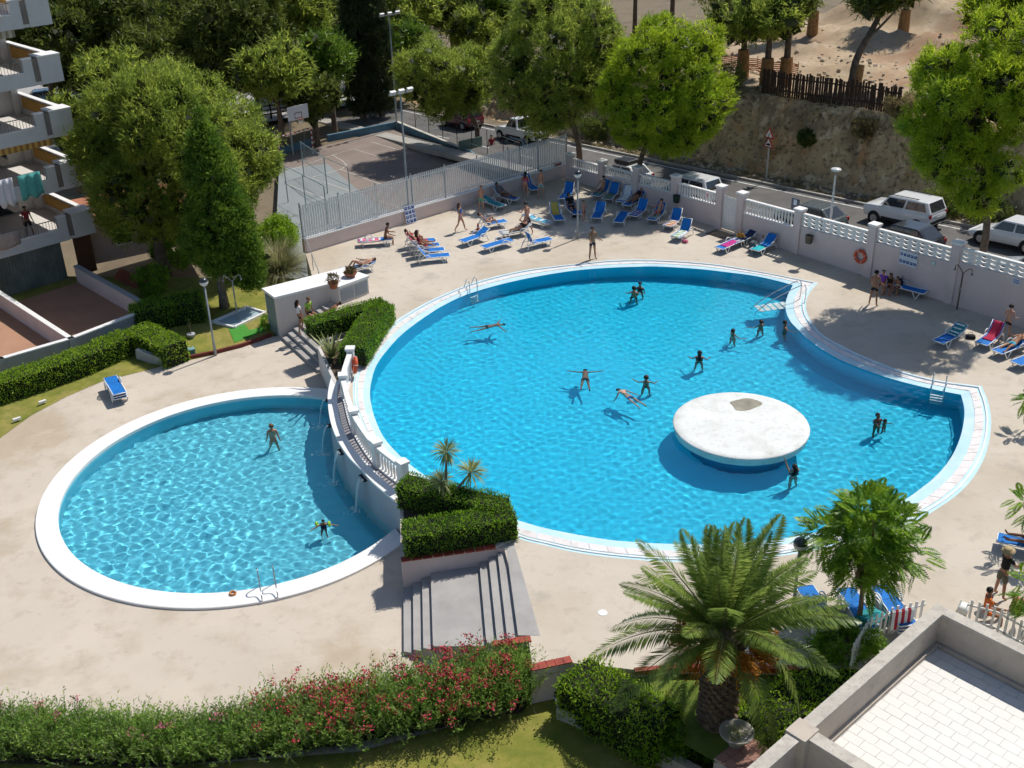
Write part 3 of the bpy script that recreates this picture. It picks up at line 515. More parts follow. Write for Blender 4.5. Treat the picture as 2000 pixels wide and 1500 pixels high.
# ------------------------------------------------------------------ low wall with tall white slatted fence towards the courts
FD = (CORNER - FENCE_L); FL_ = FD.length; fd = FD.normalized(); fang = math.atan2(fd.y, fd.x); fn = Vector((-fd.y, fd.x, 0))
lw = thing('low_wall', 'low beige wall under the white slatted fence', 'wall', FENCE_L, fang)
MB().box((FL_ / 2, .13, .38), (FL_, .26, .76)).build('wall', PINKW, lw); MB().box((FL_ / 2, .13, .79), (FL_, .32, .06)).build('coping', WHITE, lw)
fe = thing('slatted_fence', 'tall white slatted metal fence standing on the low wall', 'fence', FENCE_L + fn * .13, fang)
SLATW = mat('fence_white', (.62, .65, .66), .5, .06, 1.5); SL = MB().box((0, 0, .95), (.085, .02, 1.9)).mesh('slat', SLATW)
nsl = int(FL_ / .155)
for k in range(nsl): inst('slat', SL, fe, (.08 + k * .155, 0, .86), (0, 0, 0))
for z in (1.05, 2.55): MB().box((FL_ / 2, .03, z), (FL_, .03, .05)).build('cross_rail', SLATW, fe)
for k in range(9): MB().box((.05 + k * (FL_ - .1) / 8, .06, 1.85), (.06, .06, 2.06)).build('post', GREYPOLE, fe)
q = G(805, 437, 0); rs = thing('rules_board', 'leaning white board with rows of blue pictograms by the low wall', 'sign', (q.x, q.y, 0), fang); pictosign(rs, .74, 1.05, 3, 4, 0, .05); rs.rotation_euler = (R_(-12), 0, fang)
# railing beside the pampas grass, shower, hose cabinet
rl = thing('hand_railing', 'thin grey railing between the deck and the pampas grass', 'railing', (0, 0, 0)); a, c = G(599, 493, 0), Vector((-9.75, 54.0, 0))
MB().tube([a + up * .95, c + up * .95], .022).build('top_rail', GREYPOLE, rl)
for f in (.02, .5, .98): q = a.lerp(c, f); MB().tube([q, q + up * .95], .02).build('post', GREYPOLE, rl)
q = G(1087, 345, 0); hc = thing('hose_cabinet', 'dark red cabinet on the low wall in the shaded far corner', 'cabinet', q + fn * -.1, fang); MB().box((0, 0, .62), (.55, .22, .7)).build('body', mat('cabinet_red', (.22, .03, .03), .5, .15, 3), hc); MB().box((0, -.115, .62), (.46, .012, .6)).build('door', mat('cabinet_red2', (.28, .04, .035), .4, .1, 3), hc)
def shower(loc, rz, lab, h=2.15, m=GREYPOLE):
    r = thing('poolside_shower', lab, 'shower', loc, rz); MB().tube([(0, 0, 0), (0, 0, h)], .04, 8).build('post', m, r)
    for s in (-1, 1): MB().tube([(0, 0, h - .03), (s * .22, 0, h + .22), (s * .36, 0, h + .30), (s * .42, 0, h + .24), (s * .44, 0, h + .08)], .022).build('arm', m, r); MB().lathe([(.03, 0), (.06, -.05), (.055, -.07)], (s * .44, 0, h + .08), 8).build('shower_head', m, r)
    MB().box((0, -.05, 1.1), (.08, .06, .12)).build('push_button', STEEL, r); return r
shower(wp(28.2, -.45, 0), ang, 'brown double-armed shower post against the boundary wall', 1.9, mat('brown_metal', (.14, .09, .07), .5, .15, 3))
# ladders
def ladder(loc, rz, lab, kind=0):
    r = thing('pool_ladder', lab, 'ladder', loc, rz)                # local -y points to the water
    for s in (-.26, .26):
        if kind == 1: pts = [(s, .55, 0), (s, .58, .5), (s, .52, .92), (s, .30, .98), (s, -.4, .72), (s, -1.3, .30), (s, -1.9, -.15), (s, -2.0, -.5)]
        else: pts = [(s, .62, 0), (s, .64, .12), (s, .30, .30), (s, .10, .70), (s, -.02, .80), (s, -.13, .70), (s, -.16, 0), (s, -.16, -1.0)]
        MB().tube(spline(pts, 4), .022, 8).build('rail', STEEL, r, True)
    if kind == 1:
        for k in range(5): MB().box((0, -.35 - k * .33, -.12 - k * .02), (.75, .26, .05)).build('tread', PLASTIC, r).cycles.is_caustics_receiver = True
    else:
        for k in range(4): MB().box((0, -.19, -.16 - k * .26), (.5, .10, .03)).build('tread', PLASTIC, r).cycles.is_caustics_receiver = True
    return r
def toward(p, q): return math.atan2(q[1] - p[1], q[0] - p[0]) + math.pi / 2
c0 = (8, 43)
q = G(921, 572, 0); ladder((q.x, q.y, -.02), toward(q, c0), 'steel ladder at the far left rim of the big pool')
q = G(1832, 763, 0); ladder((q.x, q.y, -.02), toward(q, G(1790, 900, 0)), 'steel ladder at the right corner of the big pool')
q = G(1546, 590, 0); ladder((q.x, q.y, -.02), R_(-78), 'long sloping steel stair rails with white treads at the notch of the big pool', 1)
q = G(524, 1152, ZL); ladder((q.x, q.y, zrim), toward(q, (SCX, SCY)), 'steel ladder on the white rim of the round pool')
# ------------------------------------------------------------------ stairs and planters
tops = [(787.5, 1152), (806, 1142), (824, 1131.5), (840.7, 1122), (936, 1105), (953.6, 1092), (971, 1080), (988, 1071)]; bots = [(789, 1276), (808, 1272), (827, 1269), (846, 1266), (950, 1258), (971, 1257), (991, 1252), (1012, 1245)]
stn = thing('stone_stairway', 'wide grey stone stairway with a landing between the two decks', 'stairs', (0, 0, 0)); RH = -ZL / 8
tp = [G(*t, ZL + RH * (k + .5)) for k, t in enumerate(tops)]; bp_ = [G(*t, ZL + RH * (k + .5)) for k, t in enumerate(bots)]
for k in range(8):
    a, c = tp[k] + Vector((0, .15, 0)), bp_[k]; e, f = (tp[k + 1] + Vector((0, .15, 0)), bp_[k + 1]) if k < 7 else (Vector((-.1, 31.2, 0)), Vector((.62, 26.5, 0)))
    if k == 3 : pass
    nm = 'landing' if k == 3 else 'step'
    z1 = ZL + RH * (k + 1) + (.006 if k == 7 else 0)
    MB().prism([(a.x, a.y), (e.x + .02, e.y), (f.x + .02, f.y), (c.x, c.y)], ZL - .05, z1).build(nm, STONE, stn)
ck = thing('stair_cheek_wall', 'low cheek wall with red tile coping at the foot of the stone stairs', 'wall', (0, 0, 0))
a, c = G(962, 1264, -.1), G(1037, 1242, .12); MB().bar(V2(a, -.65), V2(c, -.65), .22, 1.3).build('wall', PINKW, ck); n_t = 6
for k in range(n_t): p0, p1 = a.lerp(c, (k + .03) / n_t), a.lerp(c, (k + .97) / n_t); MB().bar(V2(p0, .02), V2(p1, .02), .26, .03).build('coping_tile', REDTILE, ck)
rw = thing('retaining_wall', 'beige retaining wall with red tile coping above the front lawn', 'wall', (0, 0, 0)); a, c = G(1035, 1306, 0), G(1100, 1292, 0); c = c + (c - a) * .25
MB().bar(V2(a, -.63), V2(c, -.63), .24, 1.24).build('wall', PINKW, rw)
for k in range(5): p0, p1 = a.lerp(c, (k + .03) / 5), a.lerp(c, (k + .97) / 5); MB().bar(V2(p0, .025), V2(p1, .025), .28, .035).build('coping_tile', REDTILE, rw)
# near planter
pl = thing('raised_planter', 'pink-walled raised planter above the stone stairs', 'planter', (0, 0, 0)); P0 = [G(783, 1097, 0), G(968, 1071, 0)]
pw = [P0[0], P0[1], G(1015, 1050, 0), G(800, 940, 0) + Vector((.1, 0, 0)), G(781, 985, 0)]
b = MB(); b.prism([(p.x, p.y) for p in pw], ZL - .1, .06).build('body', PINKW, pl); sheet('soil', [p.lerp(sum(pw, Vector()) / 5, .08) for p in pw], [], .065, EARTH, pl)
for k in range(9): p0, p1 = P0[0].lerp(P0[1], (k + .03) / 9), P0[0].lerp(P0[1], (k + .97) / 9); MB().bar(V2(p0, .075), V2(p1, .075), .26, .03).build('coping_tile', REDTILE, pl)
# far planter
pl2 = thing('raised_planter', 'white-walled raised planter beside the pump house steps', 'planter', (0, 0, 0)); pw = [Vector((-8.9, 46.9, 0)), Vector((-6.9, 48.35, 0)), G(768, 612, 0), G(735, 668, 0), G(690, 728, 0), G(668, 752, 0) + Vector((-.3, 0, 0))]
cc = sum(pw, Vector()) / 6; MB().prism([(cc.x + (p.x - cc.x) * 1.015, cc.y + (p.y - cc.y) * 1.015) for p in pw], ZL - .1, .10).build('body', mat('planter_white', (.62, .58, .56), .8, .06, 1.0), pl2); sheet('soil', [p.lerp(cc, .07) for p in pw], [], .105, EARTH, pl2)
# pump house with steps
ph = thing('pump_house', 'small white flat-roofed pump house with a grey door', 'building', (0, 0, 0))
pp = [Vector(p) for p in ((-11.41, 50.86), (-9.0, 52.36), (-8.51, 51.93), (-7.17, 53.26), (-8.52, 54.45), (-12.22, 52.02))]
cen = sum(pp, Vector((0, 0))) / 6; MB().prism([tuple(p) for p in pp], ZL - .05, .86).build('wall', mat('shed_white', (.66, .61, .57), .8, .05, 1.0, stain=[(1.0, (.55, .5, .46), .55, .75, .5)]), ph)
MB().prism([tuple(cen + (p - cen) * 1.035) for p in pp], .86, .97).build('roof', mat('roof_white', (.82, .81, .79), .7, .03, 1.0), ph)
dd = (pp[5] - pp[0]).normalized(); dn = Vector((-dd.y, dd.x)); dn = dn if dn.dot(cen - pp[0]) < 0 else -dn
q = pp[0] + dd * .78 + dn * .02; a_ = math.atan2(dd.y, dd.x); dr = MB().box((q.x, q.y, ZL + 1.0), (.95, .04, 1.95), a_).build('door', mat('door_grey_green', (.20, .25, .24), .5, .12, 2), ph); MB().box((q.x + dn.x * .04 + dd.x * .35, q.y + dn.y * .04 + dd.y * .35, ZL + 1.0), (.05, .05, .14), a_).build('handle', STEEL, dr)
e = (pp[3] - pp[2]).normalized(); en = Vector((e.y, -e.x)); 
for f in (.27, .74):
    q = pp[2].lerp(pp[3], f) + en * .012; lv = MB().box((q.x, q.y, .43), (.82, .02, .66), math.atan2(e.y, e.x)).build('louvre_panel', mat('louvre_grey', (.34, .37, .40), .5, .06, 2), ph)
    for k in range(7): qq = q + en * .015; MB().box((qq.x, qq.y, .15 + k * .09), (.76, .012, .055), math.atan2(e.y, e.x), Matrix.Rotation(R_(25), 4, 'X')).build('louvre_slat', mat('louvre_grey', (.34, .37, .40)), lv)
TERRA = mat('terracotta', (.28, .10, .055), .8, .15, 3)
st2 = thing('side_steps', 'grey steps beside the pump house leading to the upper deck', 'stairs', (0, 0, 0)); base = Vector((-11.38, 50.72, 0)) + sn * .06
for k in range(8):
    a = base + sd * (k * .325); wd = 4.35 if k else 4.45; c = a + sn * wd; MB().prism([(a.x, a.y), (a.x + sd.x * .33, a.y + sd.y * .33), (c.x + sd.x * .33, c.y + sd.y * .33), (c.x, c.y)], ZL - .05, ZL + RH * (k + 1) - (.004 if k == 7 else 0)).build('step', STONE, st2)
# ================================================================== vegetation
def unit(a): return a / np.maximum(np.linalg.norm(a, axis=-1, keepdims=True), 1e-9)
def rdir(n, rng): return unit(rng.normal(size=(n, 3)))
def blades(C, D, L, W, rng):
    s = unit(np.cross(D, rdir(len(C), rng))) * (W / 2)[:, None]; return np.stack([C - s, C + s, C + D * L[:, None]], 1)
def leafq(C, D, L, W, rng, N=None):
    s = unit(np.cross(D, rdir(len(C), rng) if N is None else N)) * (W / 2)[:, None]; t = D * L[:, None]; return np.stack([C, C + t * .45 + s, C + t, C + t * .45 - s], 1)
def clumps(lobes, n, rng, surf=.72):
    L = np.array(lobes, float); w = (L[:, 3] * L[:, 4] * L[:, 5]) ** (2 / 3); k = rng.choice(len(L), n * 2, p=w / w.sum()); d = rdir(n * 2, rng); r = rng.uniform(surf, 1.0, n * 2)[:, None]
    C = L[k, :3] + d * L[k, 3:6] * r; deep = np.zeros(len(C), bool)
    for l in L: q = ((C - l[:3]) / l[3:6]); deep |= (q * q).sum(1) < (surf * .82) ** 2
    C, d, k = C[~deep], d[~deep], k[~deep]; nn = unit(d / L[k, 3:6]); return C[:n], nn[:n]
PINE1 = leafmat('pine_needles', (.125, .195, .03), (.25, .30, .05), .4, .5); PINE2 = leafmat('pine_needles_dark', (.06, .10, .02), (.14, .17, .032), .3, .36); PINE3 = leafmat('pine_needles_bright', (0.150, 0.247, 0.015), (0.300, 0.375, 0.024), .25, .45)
CYP = leafmat('cypress_leaves', (0.039, 0.065, 0.023), (0.065, 0.091, 0.031), .3, .12); JUN = leafmat('juniper_leaves', (.06, .145, .018), (.17, .26, .028), .3, .25)
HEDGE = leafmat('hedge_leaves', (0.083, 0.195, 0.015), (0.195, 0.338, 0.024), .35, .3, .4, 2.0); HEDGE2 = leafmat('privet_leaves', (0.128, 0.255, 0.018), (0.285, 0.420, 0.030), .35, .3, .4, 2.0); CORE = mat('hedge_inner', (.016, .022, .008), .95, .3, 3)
INNER = leafmat('inner_shade_needles', (.022, .034, .008), (.04, .05, .012), .3, .15)  # needle colour darkened to paint the shade inside the crowns
def crown(name, lobes, n, per, L, W, m, parent, style='pine', rc=.34, seed=0, surf=.72, upb=.35, inner=0):
    rng = np.random.default_rng(seed); C, N = clumps(lobes, n, rng, surf); n = len(C); k = np.repeat(np.arange(n), per); M = len(k); sz = rng.uniform(.6, 1.25, n)[k]
    j = rng.normal(size=(M, 3)) * (rc * .42) * sz[:, None]; D = unit(N[k] * .75 + rdir(M, rng) * 1.0 + np.array([0, 0, upb])); P = C[k] + j
    if inner:
        LA = np.array(lobes, float); ni = inner; kk = rng.choice(len(LA), ni, p=(LA[:, 3] ** 2 / (LA[:, 3] ** 2).sum())); Ci = LA[kk, :3] + rdir(ni, rng) * LA[kk, 3:6] * (rng.uniform(.05, .62, ni) ** .6)[:, None]; sz_ = rc * 1.5; np_mesh('shade_cards', leafq(Ci - rdir(ni, rng) * sz_ * .5, rdir(ni, rng), np.full(ni, sz_) * rng.uniform(.7, 1.3, ni), np.full(ni, sz_ * .8), rng), 4, INNER, parent)  # large dark cards added inside the crown to block light and deepen it
    if style == 'pine': return np_mesh(name, blades(P, D, L * rng.uniform(.6, 1.2, M) * sz ** .5, W * rng.uniform(.7, 1.3, M), rng), 3, m, parent)
    return np_mesh(name, leafq(P, D, L * rng.uniform(.6, 1.25, M), W * rng.uniform(.7, 1.3, M), rng), 4, m, parent)
def trunk(path, r0, r1, m, parent, limbs=(), n=10):
    P = spline(path, 4); k = len(P); b = MB().tube(P, [r0 * (1 + .5 * max(0, 1 - i / (k * .15))) + (r1 - r0) * i / (k - 1) for i in range(k)], n); t = b.build('trunk', m, parent, True)
    if limbs:
        for a, c, r in limbs:
            a, c = Vector(a), Vector(c); mid = a.lerp(c, .5) + Vector((RNG.uniform(-.3, .3), RNG.uniform(-.3, .3), RNG.uniform(.1, .5))); MB().tube(spline([a, mid, c], 4), [r * (1 - .75 * i / 8) for i in range(9)], 7).build('limb', m, parent, True)
    return t
def lobed(c, r, nl, rng, flat=.75, sub=.55, core=.8):
    out = [(c[0], c[1], c[2], r * core, r * core, r * core * flat)]
    for i in range(nl):
        d = rng.normal(size=3); d /= np.linalg.norm(d); d[2] = d[2] * .8 + .12; q = rng.uniform(sub * .6, sub); out.append((c[0] + d[0] * r * .72, c[1] + d[1] * r * .72, c[2] + d[2] * r * flat * .72, r * q, r * q, r * q * (.6 + .4 * flat)))
    return out
def tree(name, label, base, lobes, n, per, L, W, m, bark=BARK, r0=.25, top=None, style='pine', rc=.34, seed=1, group=None, nlimb=6, surf=.72, upb=.35, lean=(0, 0)):
    base = Vector(base); r = thing(name, label, 'tree', base, 0, group); LB = np.array(lobes, float); c = LB[0]
    rel = [(l[0] - base.x, l[1] - base.y, l[2] - base.z, *l[3:]) for l in lobes]; tz = (c[2] - base.z) * 1.0 if top is None else top
    tp = Vector((rel[0][0], rel[0][1], tz)); path = [(0, 0, -.15), (lean[0] * .3, lean[1] * .3, tz * .35), (tp.x * .6 + lean[0] * .2, tp.y * .6 + lean[1] * .2, tz * .7), tp]; rng = np.random.default_rng(seed + 5)
    P = spline(path, 4); lim = []
    for i in range(min(nlimb, len(rel) - 1)): q = rel[i + 1]; st = P[int(len(P) * rng.uniform(.5, .85))]; lim.append((st, (q[0], q[1], q[2]), r0 * .38))
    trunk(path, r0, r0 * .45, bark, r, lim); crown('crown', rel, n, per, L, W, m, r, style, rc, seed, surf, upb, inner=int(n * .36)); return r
def hedge(name, label, path, w, z0, z1, m=HEDGE, dens=420, size=.085, rough=.07, cat='hedge', seed=1, closed_core=True, group=None):
    r = thing(name, label, cat, (0, 0, 0), 0, group); rng = np.random.default_rng(seed); P = [Vector((p[0], p[1], 0)) for p in path]
    seg = sum((P[i + 1] - P[i]).length for i in range(len(P) - 1)); Q = resample(P, max(3, int(seg / .4) + 1)); A, B = offset_line(Q, w / 2 - .06), offset_line(Q, -w / 2 + .06)
    MB().loft([[V2(a, z0), V2(a, z1 - .10), V2(a.lerp(c, .12), z1 - .05), V2(c.lerp(a, .12), z1 - .05), V2(c, z1 - .10), V2(c, z0)] for a, c in zip(A, B)]).build('dark_core', CORE, r)  # solid core added inside, dark as the hedge's shaded interior
    X = np.array([tuple(q) for q in Q]); T = unit(np.gradient(X, axis=0)); nrm = np.stack([-T[:, 1], T[:, 0], T[:, 2] * 0], 1); d = np.linspace(0, 1, len(Q))
    def at(u): return np.stack([np.interp(u, d, X[:, i]) for i in range(3)], 1), unit(np.stack([np.interp(u, d, nrm[:, i]) for i in range(3)], 1))
    Cs, Ns = [], []
    def face(n, kind):
        u = rng.uniform(0, 1, n); p, nn = at(u)
        if kind == 'top': s = rng.uniform(-1, 1, n); c = p + nn * (s * w / 2)[:, None]; c[:, 2] = z1 - np.clip(abs(s) - .8, 0, 1) * .25; N = np.tile([0, 0, 1.], (n, 1)) + nn * (np.clip(abs(s) - .7, 0, 1) * np.sign(s) * 2)[:, None]
        elif kind in ('l', 'r'): sg = 1 if kind == 'l' else -1; c = p + nn * (sg * w / 2); c[:, 2] = rng.uniform(z0, z1, n); N = nn * sg
        else: e = 0 if kind == 'e0' else 1; p, nn = at(np.full(n, float(e))); t = T[0] * -1 if e == 0 else T[-1]; c = p + nn * rng.uniform(-w / 2, w / 2, n)[:, None]; c[:, 2] = rng.uniform(z0, z1, n); N = np.tile(t, (n, 1))
        Cs.append(c); Ns.append(N)
    h = z1 - z0; face(int(seg * w * dens * 1.2), 'top'); face(int(seg * h * dens), 'l'); face(int(seg * h * dens), 'r'); face(int(w * h * dens), 'e0'); face(int(w * h * dens), 'e1')
    C, N = np.concatenate(Cs), np.concatenate(Ns); wob = (vnoise(C[:, 0] * 1.0, C[:, 1] + C[:, 2] * 1.7, 3.1, seed) * .6 + vnoise(C[:, 0] + C[:, 2], C[:, 1], 7.3, seed + 2) * .4) * rough
    C = C + N * (wob + rng.normal(0, rough * .55, len(C)) - .03)[:, None]; M = len(C); D = unit(N * .8 + rdir(M, rng) + np.array([0, 0, .35])); np_mesh('foliage', leafq(C, D, size * rng.uniform(.6, 1.3, M), size * .55 * rng.uniform(.7, 1.3, M), rng), 4, m, r); return r
# planter hedges
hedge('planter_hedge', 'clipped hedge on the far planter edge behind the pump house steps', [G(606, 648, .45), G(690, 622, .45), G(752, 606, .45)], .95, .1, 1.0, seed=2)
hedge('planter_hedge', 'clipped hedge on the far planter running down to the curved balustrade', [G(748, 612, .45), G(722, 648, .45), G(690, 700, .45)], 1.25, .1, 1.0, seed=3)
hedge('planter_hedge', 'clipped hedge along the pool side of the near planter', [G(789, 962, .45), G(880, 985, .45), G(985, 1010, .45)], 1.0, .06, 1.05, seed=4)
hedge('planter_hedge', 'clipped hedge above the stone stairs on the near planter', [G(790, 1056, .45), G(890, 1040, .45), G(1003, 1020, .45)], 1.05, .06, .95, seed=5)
# left garden hedges
hedge('garden_hedge', 'long clipped hedge below the grey terrace wall at the left', [G(-60, 780, -.75), G(60, 742, -.75), G(160, 708, -.75), G(250, 668, -.75)], 1.15, ZL, -.2, HEDGE2, 380, .095, .09, seed=6)
hedge('garden_hedge', 'short bright clipped hedge block beside the left lamp post', [G(268, 655, -.65), G(310, 672, -.65), G(345, 690, -.65)], 1.3, ZL, -.12, HEDGE2, 380, .095, .09, seed=7)
hedge('garden_hedge', 'dark shaded hedge under the big pine near the terraces', [G(262, 622, -.6), G(330, 606, -.6), G(395, 596, -.6)], 1.6, ZL, -.05, HEDGE, 260, .11, .12, seed=8)
# bushes beneath the fence, right of the juniper
def bush(label, c, r, m=HEDGE, n=260, per=26, L=.13, W=.06, seed=1, name='bush', flat=.8):
    rng = np.random.default_rng(seed); t = thing(name, label, 'bush', c); lb = lobed((0, 0, r * flat * .75), r, 5, rng, flat); crown('foliage', lb, n, per, L, W, m, t, 'leaf', r * .2, seed, .7, .2)
    for k in range(4): a = k * 1.6 + seed; MB().tube([(0, 0, -.05), (r * .3 * math.cos(a), r * .3 * math.sin(a), r * .5), (r * .6 * math.cos(a), r * .6 * math.sin(a), r * flat)], [.03, .02, .01], 5).build('stem', BARK, t)
    return t
bush('leafy bush against the low wall behind the pampas grass', G(545, 488, ZL), 1.5, HEDGE2, 420, 30, seed=3)
bush('dark bush under the juniper beside the pink house', G(345, 520, ZL), 1.3, HEDGE, 300, 26, seed=4)
bush('small dark shrub at the foot of the pump house door', G(524, 640, ZL), .45, HEDGE, 90, 20, .08, .04, seed=5)
bush('low shrub beneath the pine beside the red terrace', G(300, 570, ZL), 1.0, HEDGE, 220, 24, seed=6)
# pampas grass
pg = thing('pampas_grass', 'big fountain of pampas grass behind the pump house', 'grass clump', G(548, 535, ZL)); rng = np.random.default_rng(4); n = 1500
az = rng.uniform(0, 6.283, n); ln = rng.uniform(1.3, 2.6, n); el = rng.uniform(.5, 1.45, n); b0 = np.stack([np.cos(az), np.sin(az), 0 * az], 1) * rng.uniform(0, .35, n)[:, None]; q = []
for k in range(4):
    f0, f1 = k / 4, (k + 1) / 4
    def pt(f): rr = ln * f * np.cos(el) + .30 * ln * f * f; zz_ = ln * f * np.sin(el) - .42 * ln * f ** 2.4 * np.cos(el) * 1.5; return b0 + np.stack([np.cos(az) * rr, np.sin(az) * rr, zz_], 1)
    s = np.stack([-np.sin(az), np.cos(az), 0 * az], 1) * .016; a, c = pt(f0), pt(f1); w0, w1 = (1 - f0) ** .5, (1 - f1) ** .5 + .02; q.append(np.stack([a - s * w0, a + s * w0, c + s * w1, c - s * w1], 1))
np_mesh('blades', np.concatenate(q), 4, leafmat('pampas_leaf', (0.195, 0.225, 0.090), (0.360, 0.330, 0.165), .3, .2), pg)
# agaves and flowers in the far planter
ag = thing('agave', 'variegated pale agave in the far planter', 'plant', G(648, 700, .12)); AGM = mat('agave_leaf', (.34, .33, .13), .5, .3, 4, col2=(.16, .2, .07))
for k in range(26):
    a = k * 2.4; e = R_(35 + (k * 37) % 50); l = 1.15 + .45 * ((k * 13) % 7) / 7; P = [Vector((math.cos(a) * l * f * math.cos(e) * (1 + .25 * f), math.sin(a) * l * f * math.cos(e) * (1 + .25 * f), l * f * math.sin(e) * (1 - .18 * f))) for f in (0, .3, .65, 1)]; s = Vector((-math.sin(a), math.cos(a), 0)); o_ = [.06, .07, .05, .006]
    b = MB(); b.loft([[p + s * w, p - Vector((0, 0, .015)), p - s * w, p + Vector((0, 0, .004))] for p, w in zip(P, o_)]); lf = b.build('leaf', AGM, ag); 
# yuccas in the near planter
YUC = leafmat('yucca_leaf', (0.150, 0.210, 0.075), (0.300, 0.330, 0.135), .3, .2)
def yucca(label, base, heads, seed):
    r = thing('yucca', label, 'plant', base); rng = np.random.default_rng(seed)
    for hx, hy, hz, rr in heads:
        MB().tube(spline([(0, 0, 0), (hx * .3, hy * .3, hz * .45), (hx, hy, hz)], 4), [.06, .06, .055, .055, .05, .05, .045, .045, .04], 7).build('stem', BARKG, r, True)
        n = 110; D = rdir(n, rng); D[:, 2] = D[:, 2] * .8 + .25; D = unit(D); Cc = np.tile([hx, hy, hz], (n, 1)); s = unit(np.cross(D, [0, 0, 1.])) * .024; t1 = D * rr * .5; t2 = D * rr + np.array([0, 0, -.16 * rr]); np_mesh('leaf_head', np.stack([Cc - s * .7, Cc + t1 - s, Cc + t2, Cc + t1 + s], 1), 4, YUC, r)
yb = G(872, 1000, .1)
def rel(px, py, depth_ref, zr=None): d = _ray(px, py); k = math.hypot(depth_ref[0], depth_ref[1]) / math.hypot(d.x, d.y); return Vector((0, 0, CAM_H)) + d * k - Vector(depth_ref)
h1, h2, h3 = rel(872, 882, yb), rel(920, 922, yb), rel(862, 940, yb); yucca('three-headed yucca rising from the near planter', yb, [(h1.x, h1.y, h1.z, .62), (h2.x, h2.y, h2.z, .68), (h3.x, h3.y, h3.z, .6)], 3)
# canary palm
PALM = leafmat('palm_leaflet', (.11, .185, .04), (.24, .31, .07), .25, .30, .32, 1.0); PTR = mat('palm_trunk', (.21, .15, .105), .95, .4, 6, bump=.7, bscale=16); SPAD = mat('palm_fruit', (.50, .19, .02), .7, .25, 8)
pb = G(1400, 1408, -.3); palm = thing('palm_tree', 'big date palm with orange fruit clusters by the near lawn', 'tree', pb); cz = Gv(1398, 1236, pb) - pb.z
prof = [(.52, -.2), (.48, .3), (.46, .8), (.48, cz * .7), (.56, cz * .9), (.46, cz + .1), (.2, cz + .35)]; MB().lathe(prof, (0, 0, 0), 18).build('trunk', PTR, palm, True)
b = MB()
for k in range(330):
    z = k / 330 * (cz + .05); a = k * 2.39996; rr = np.interp(z, [p[1] for p in prof], [p[0] for p in prof]); c = Vector((math.cos(a) * rr, math.sin(a) * rr, z)); s = Vector((-math.sin(a), math.cos(a), 0)) * .085; o_ = Vector((math.cos(a), math.sin(a), 0)); b.add([c - s, c + s, c + s * .5 + o_ * .09 + Vector((0, 0, .13)), c - s * .5 + o_ * .09 + Vector((0, 0, .13)), c + Vector((0, 0, .12)) - s * .8, c + Vector((0, 0, .12)) + s * .8], [(0, 1, 2, 3), (3, 2, 5, 4), (0, 3, 4), (1, 5, 2)])
b.build('leaf_base_scales', PTR, palm)
def frond_mesh(L, droop, seed):
    rng = np.random.default_rng(seed); n = 92; f = np.linspace(.07, 1, n); X = L * (f - .12 * droop * f ** 2.5); Zf = L * (.20 * f - droop * f ** 2.2); P = np.stack([X, 0 * X, Zf], 1); T = unit(np.gradient(P, axis=0)); q = []; up_ = np.array([0, 0, 1.])
    for sg in (-1, 1):
        ll = L * .175 * np.sin(np.pi * np.clip(f * .93 + .09, 0, 1)) ** .6 * rng.uniform(.85, 1.1, n); side = np.tile([0, float(sg), 0], (n, 1)); Nn = unit(np.cross(T, side)) * -sg
        D = unit(T * .62 + side * .9 + Nn * (rng.uniform(-.05, .3, n)[:, None]) * 1.0); sag = np.array([0, 0, -1.]) * (ll * .16)[:, None]; w = T * .027; q.append(np.stack([P - w, P + D * (ll * .55)[:, None] + sag * .4 - w * .9, P + D * ll[:, None] + sag, P + D * (ll * .55)[:, None] + sag * .4 + w * .9], 1))
        q.append(np.stack([P, P + T * .01, P + T * .02, P + T * .012], 1)[:0])
    v = np.concatenate(q); fr = np_mesh('frond', v, 4, PALM); COL.objects.unlink(fr); me = fr.data; bpy.data.objects.remove(fr); rb = MB().tube([tuple(p) for p in P[::6]] + [tuple(P[-1])], [.030 * (1 - .85 * i / 13) for i in range(len(P[::6]) + 1)], 5).mesh('rachis', RACH, True); return me, rb
RACH = mat('palm_rachis', (.22, .23, .08), .5, .15, 3)
FM = [frond_mesh(3.35, d, i) for i, d in enumerate((.10, .24, .40, .56, .70, .85))]; rng = np.random.default_rng(8); nf = 48
for k in range(nf):
    a = k * 2.39996 + rng.uniform(-.15, .15); t = k / nf; e = R_(84 - 80 * t ** .85 + rng.uniform(-6, 6)); i = max(0, min(4, int(t * 4.2 + rng.uniform(-.4, .6))))
    if k in (40, 44, 47, 50, 53): e = R_(-18); i = 5
    if k > 32 and math.sin(a) < -.75 and k not in (44, 47): continue
    me, rb = FM[i]; rr = .12 + .28 * t
    f = inst('frond', me, palm, (math.cos(a) * rr, math.sin(a) * rr, cz + .25 - .30 * t), (rng.uniform(-.25, .25), -e, a), (1, 1, 1)); s_ = rng.uniform(.82, 1.03); f.scale = (s_,) * 3; inst('rachis', rb, f)
rng = np.random.default_rng(9)
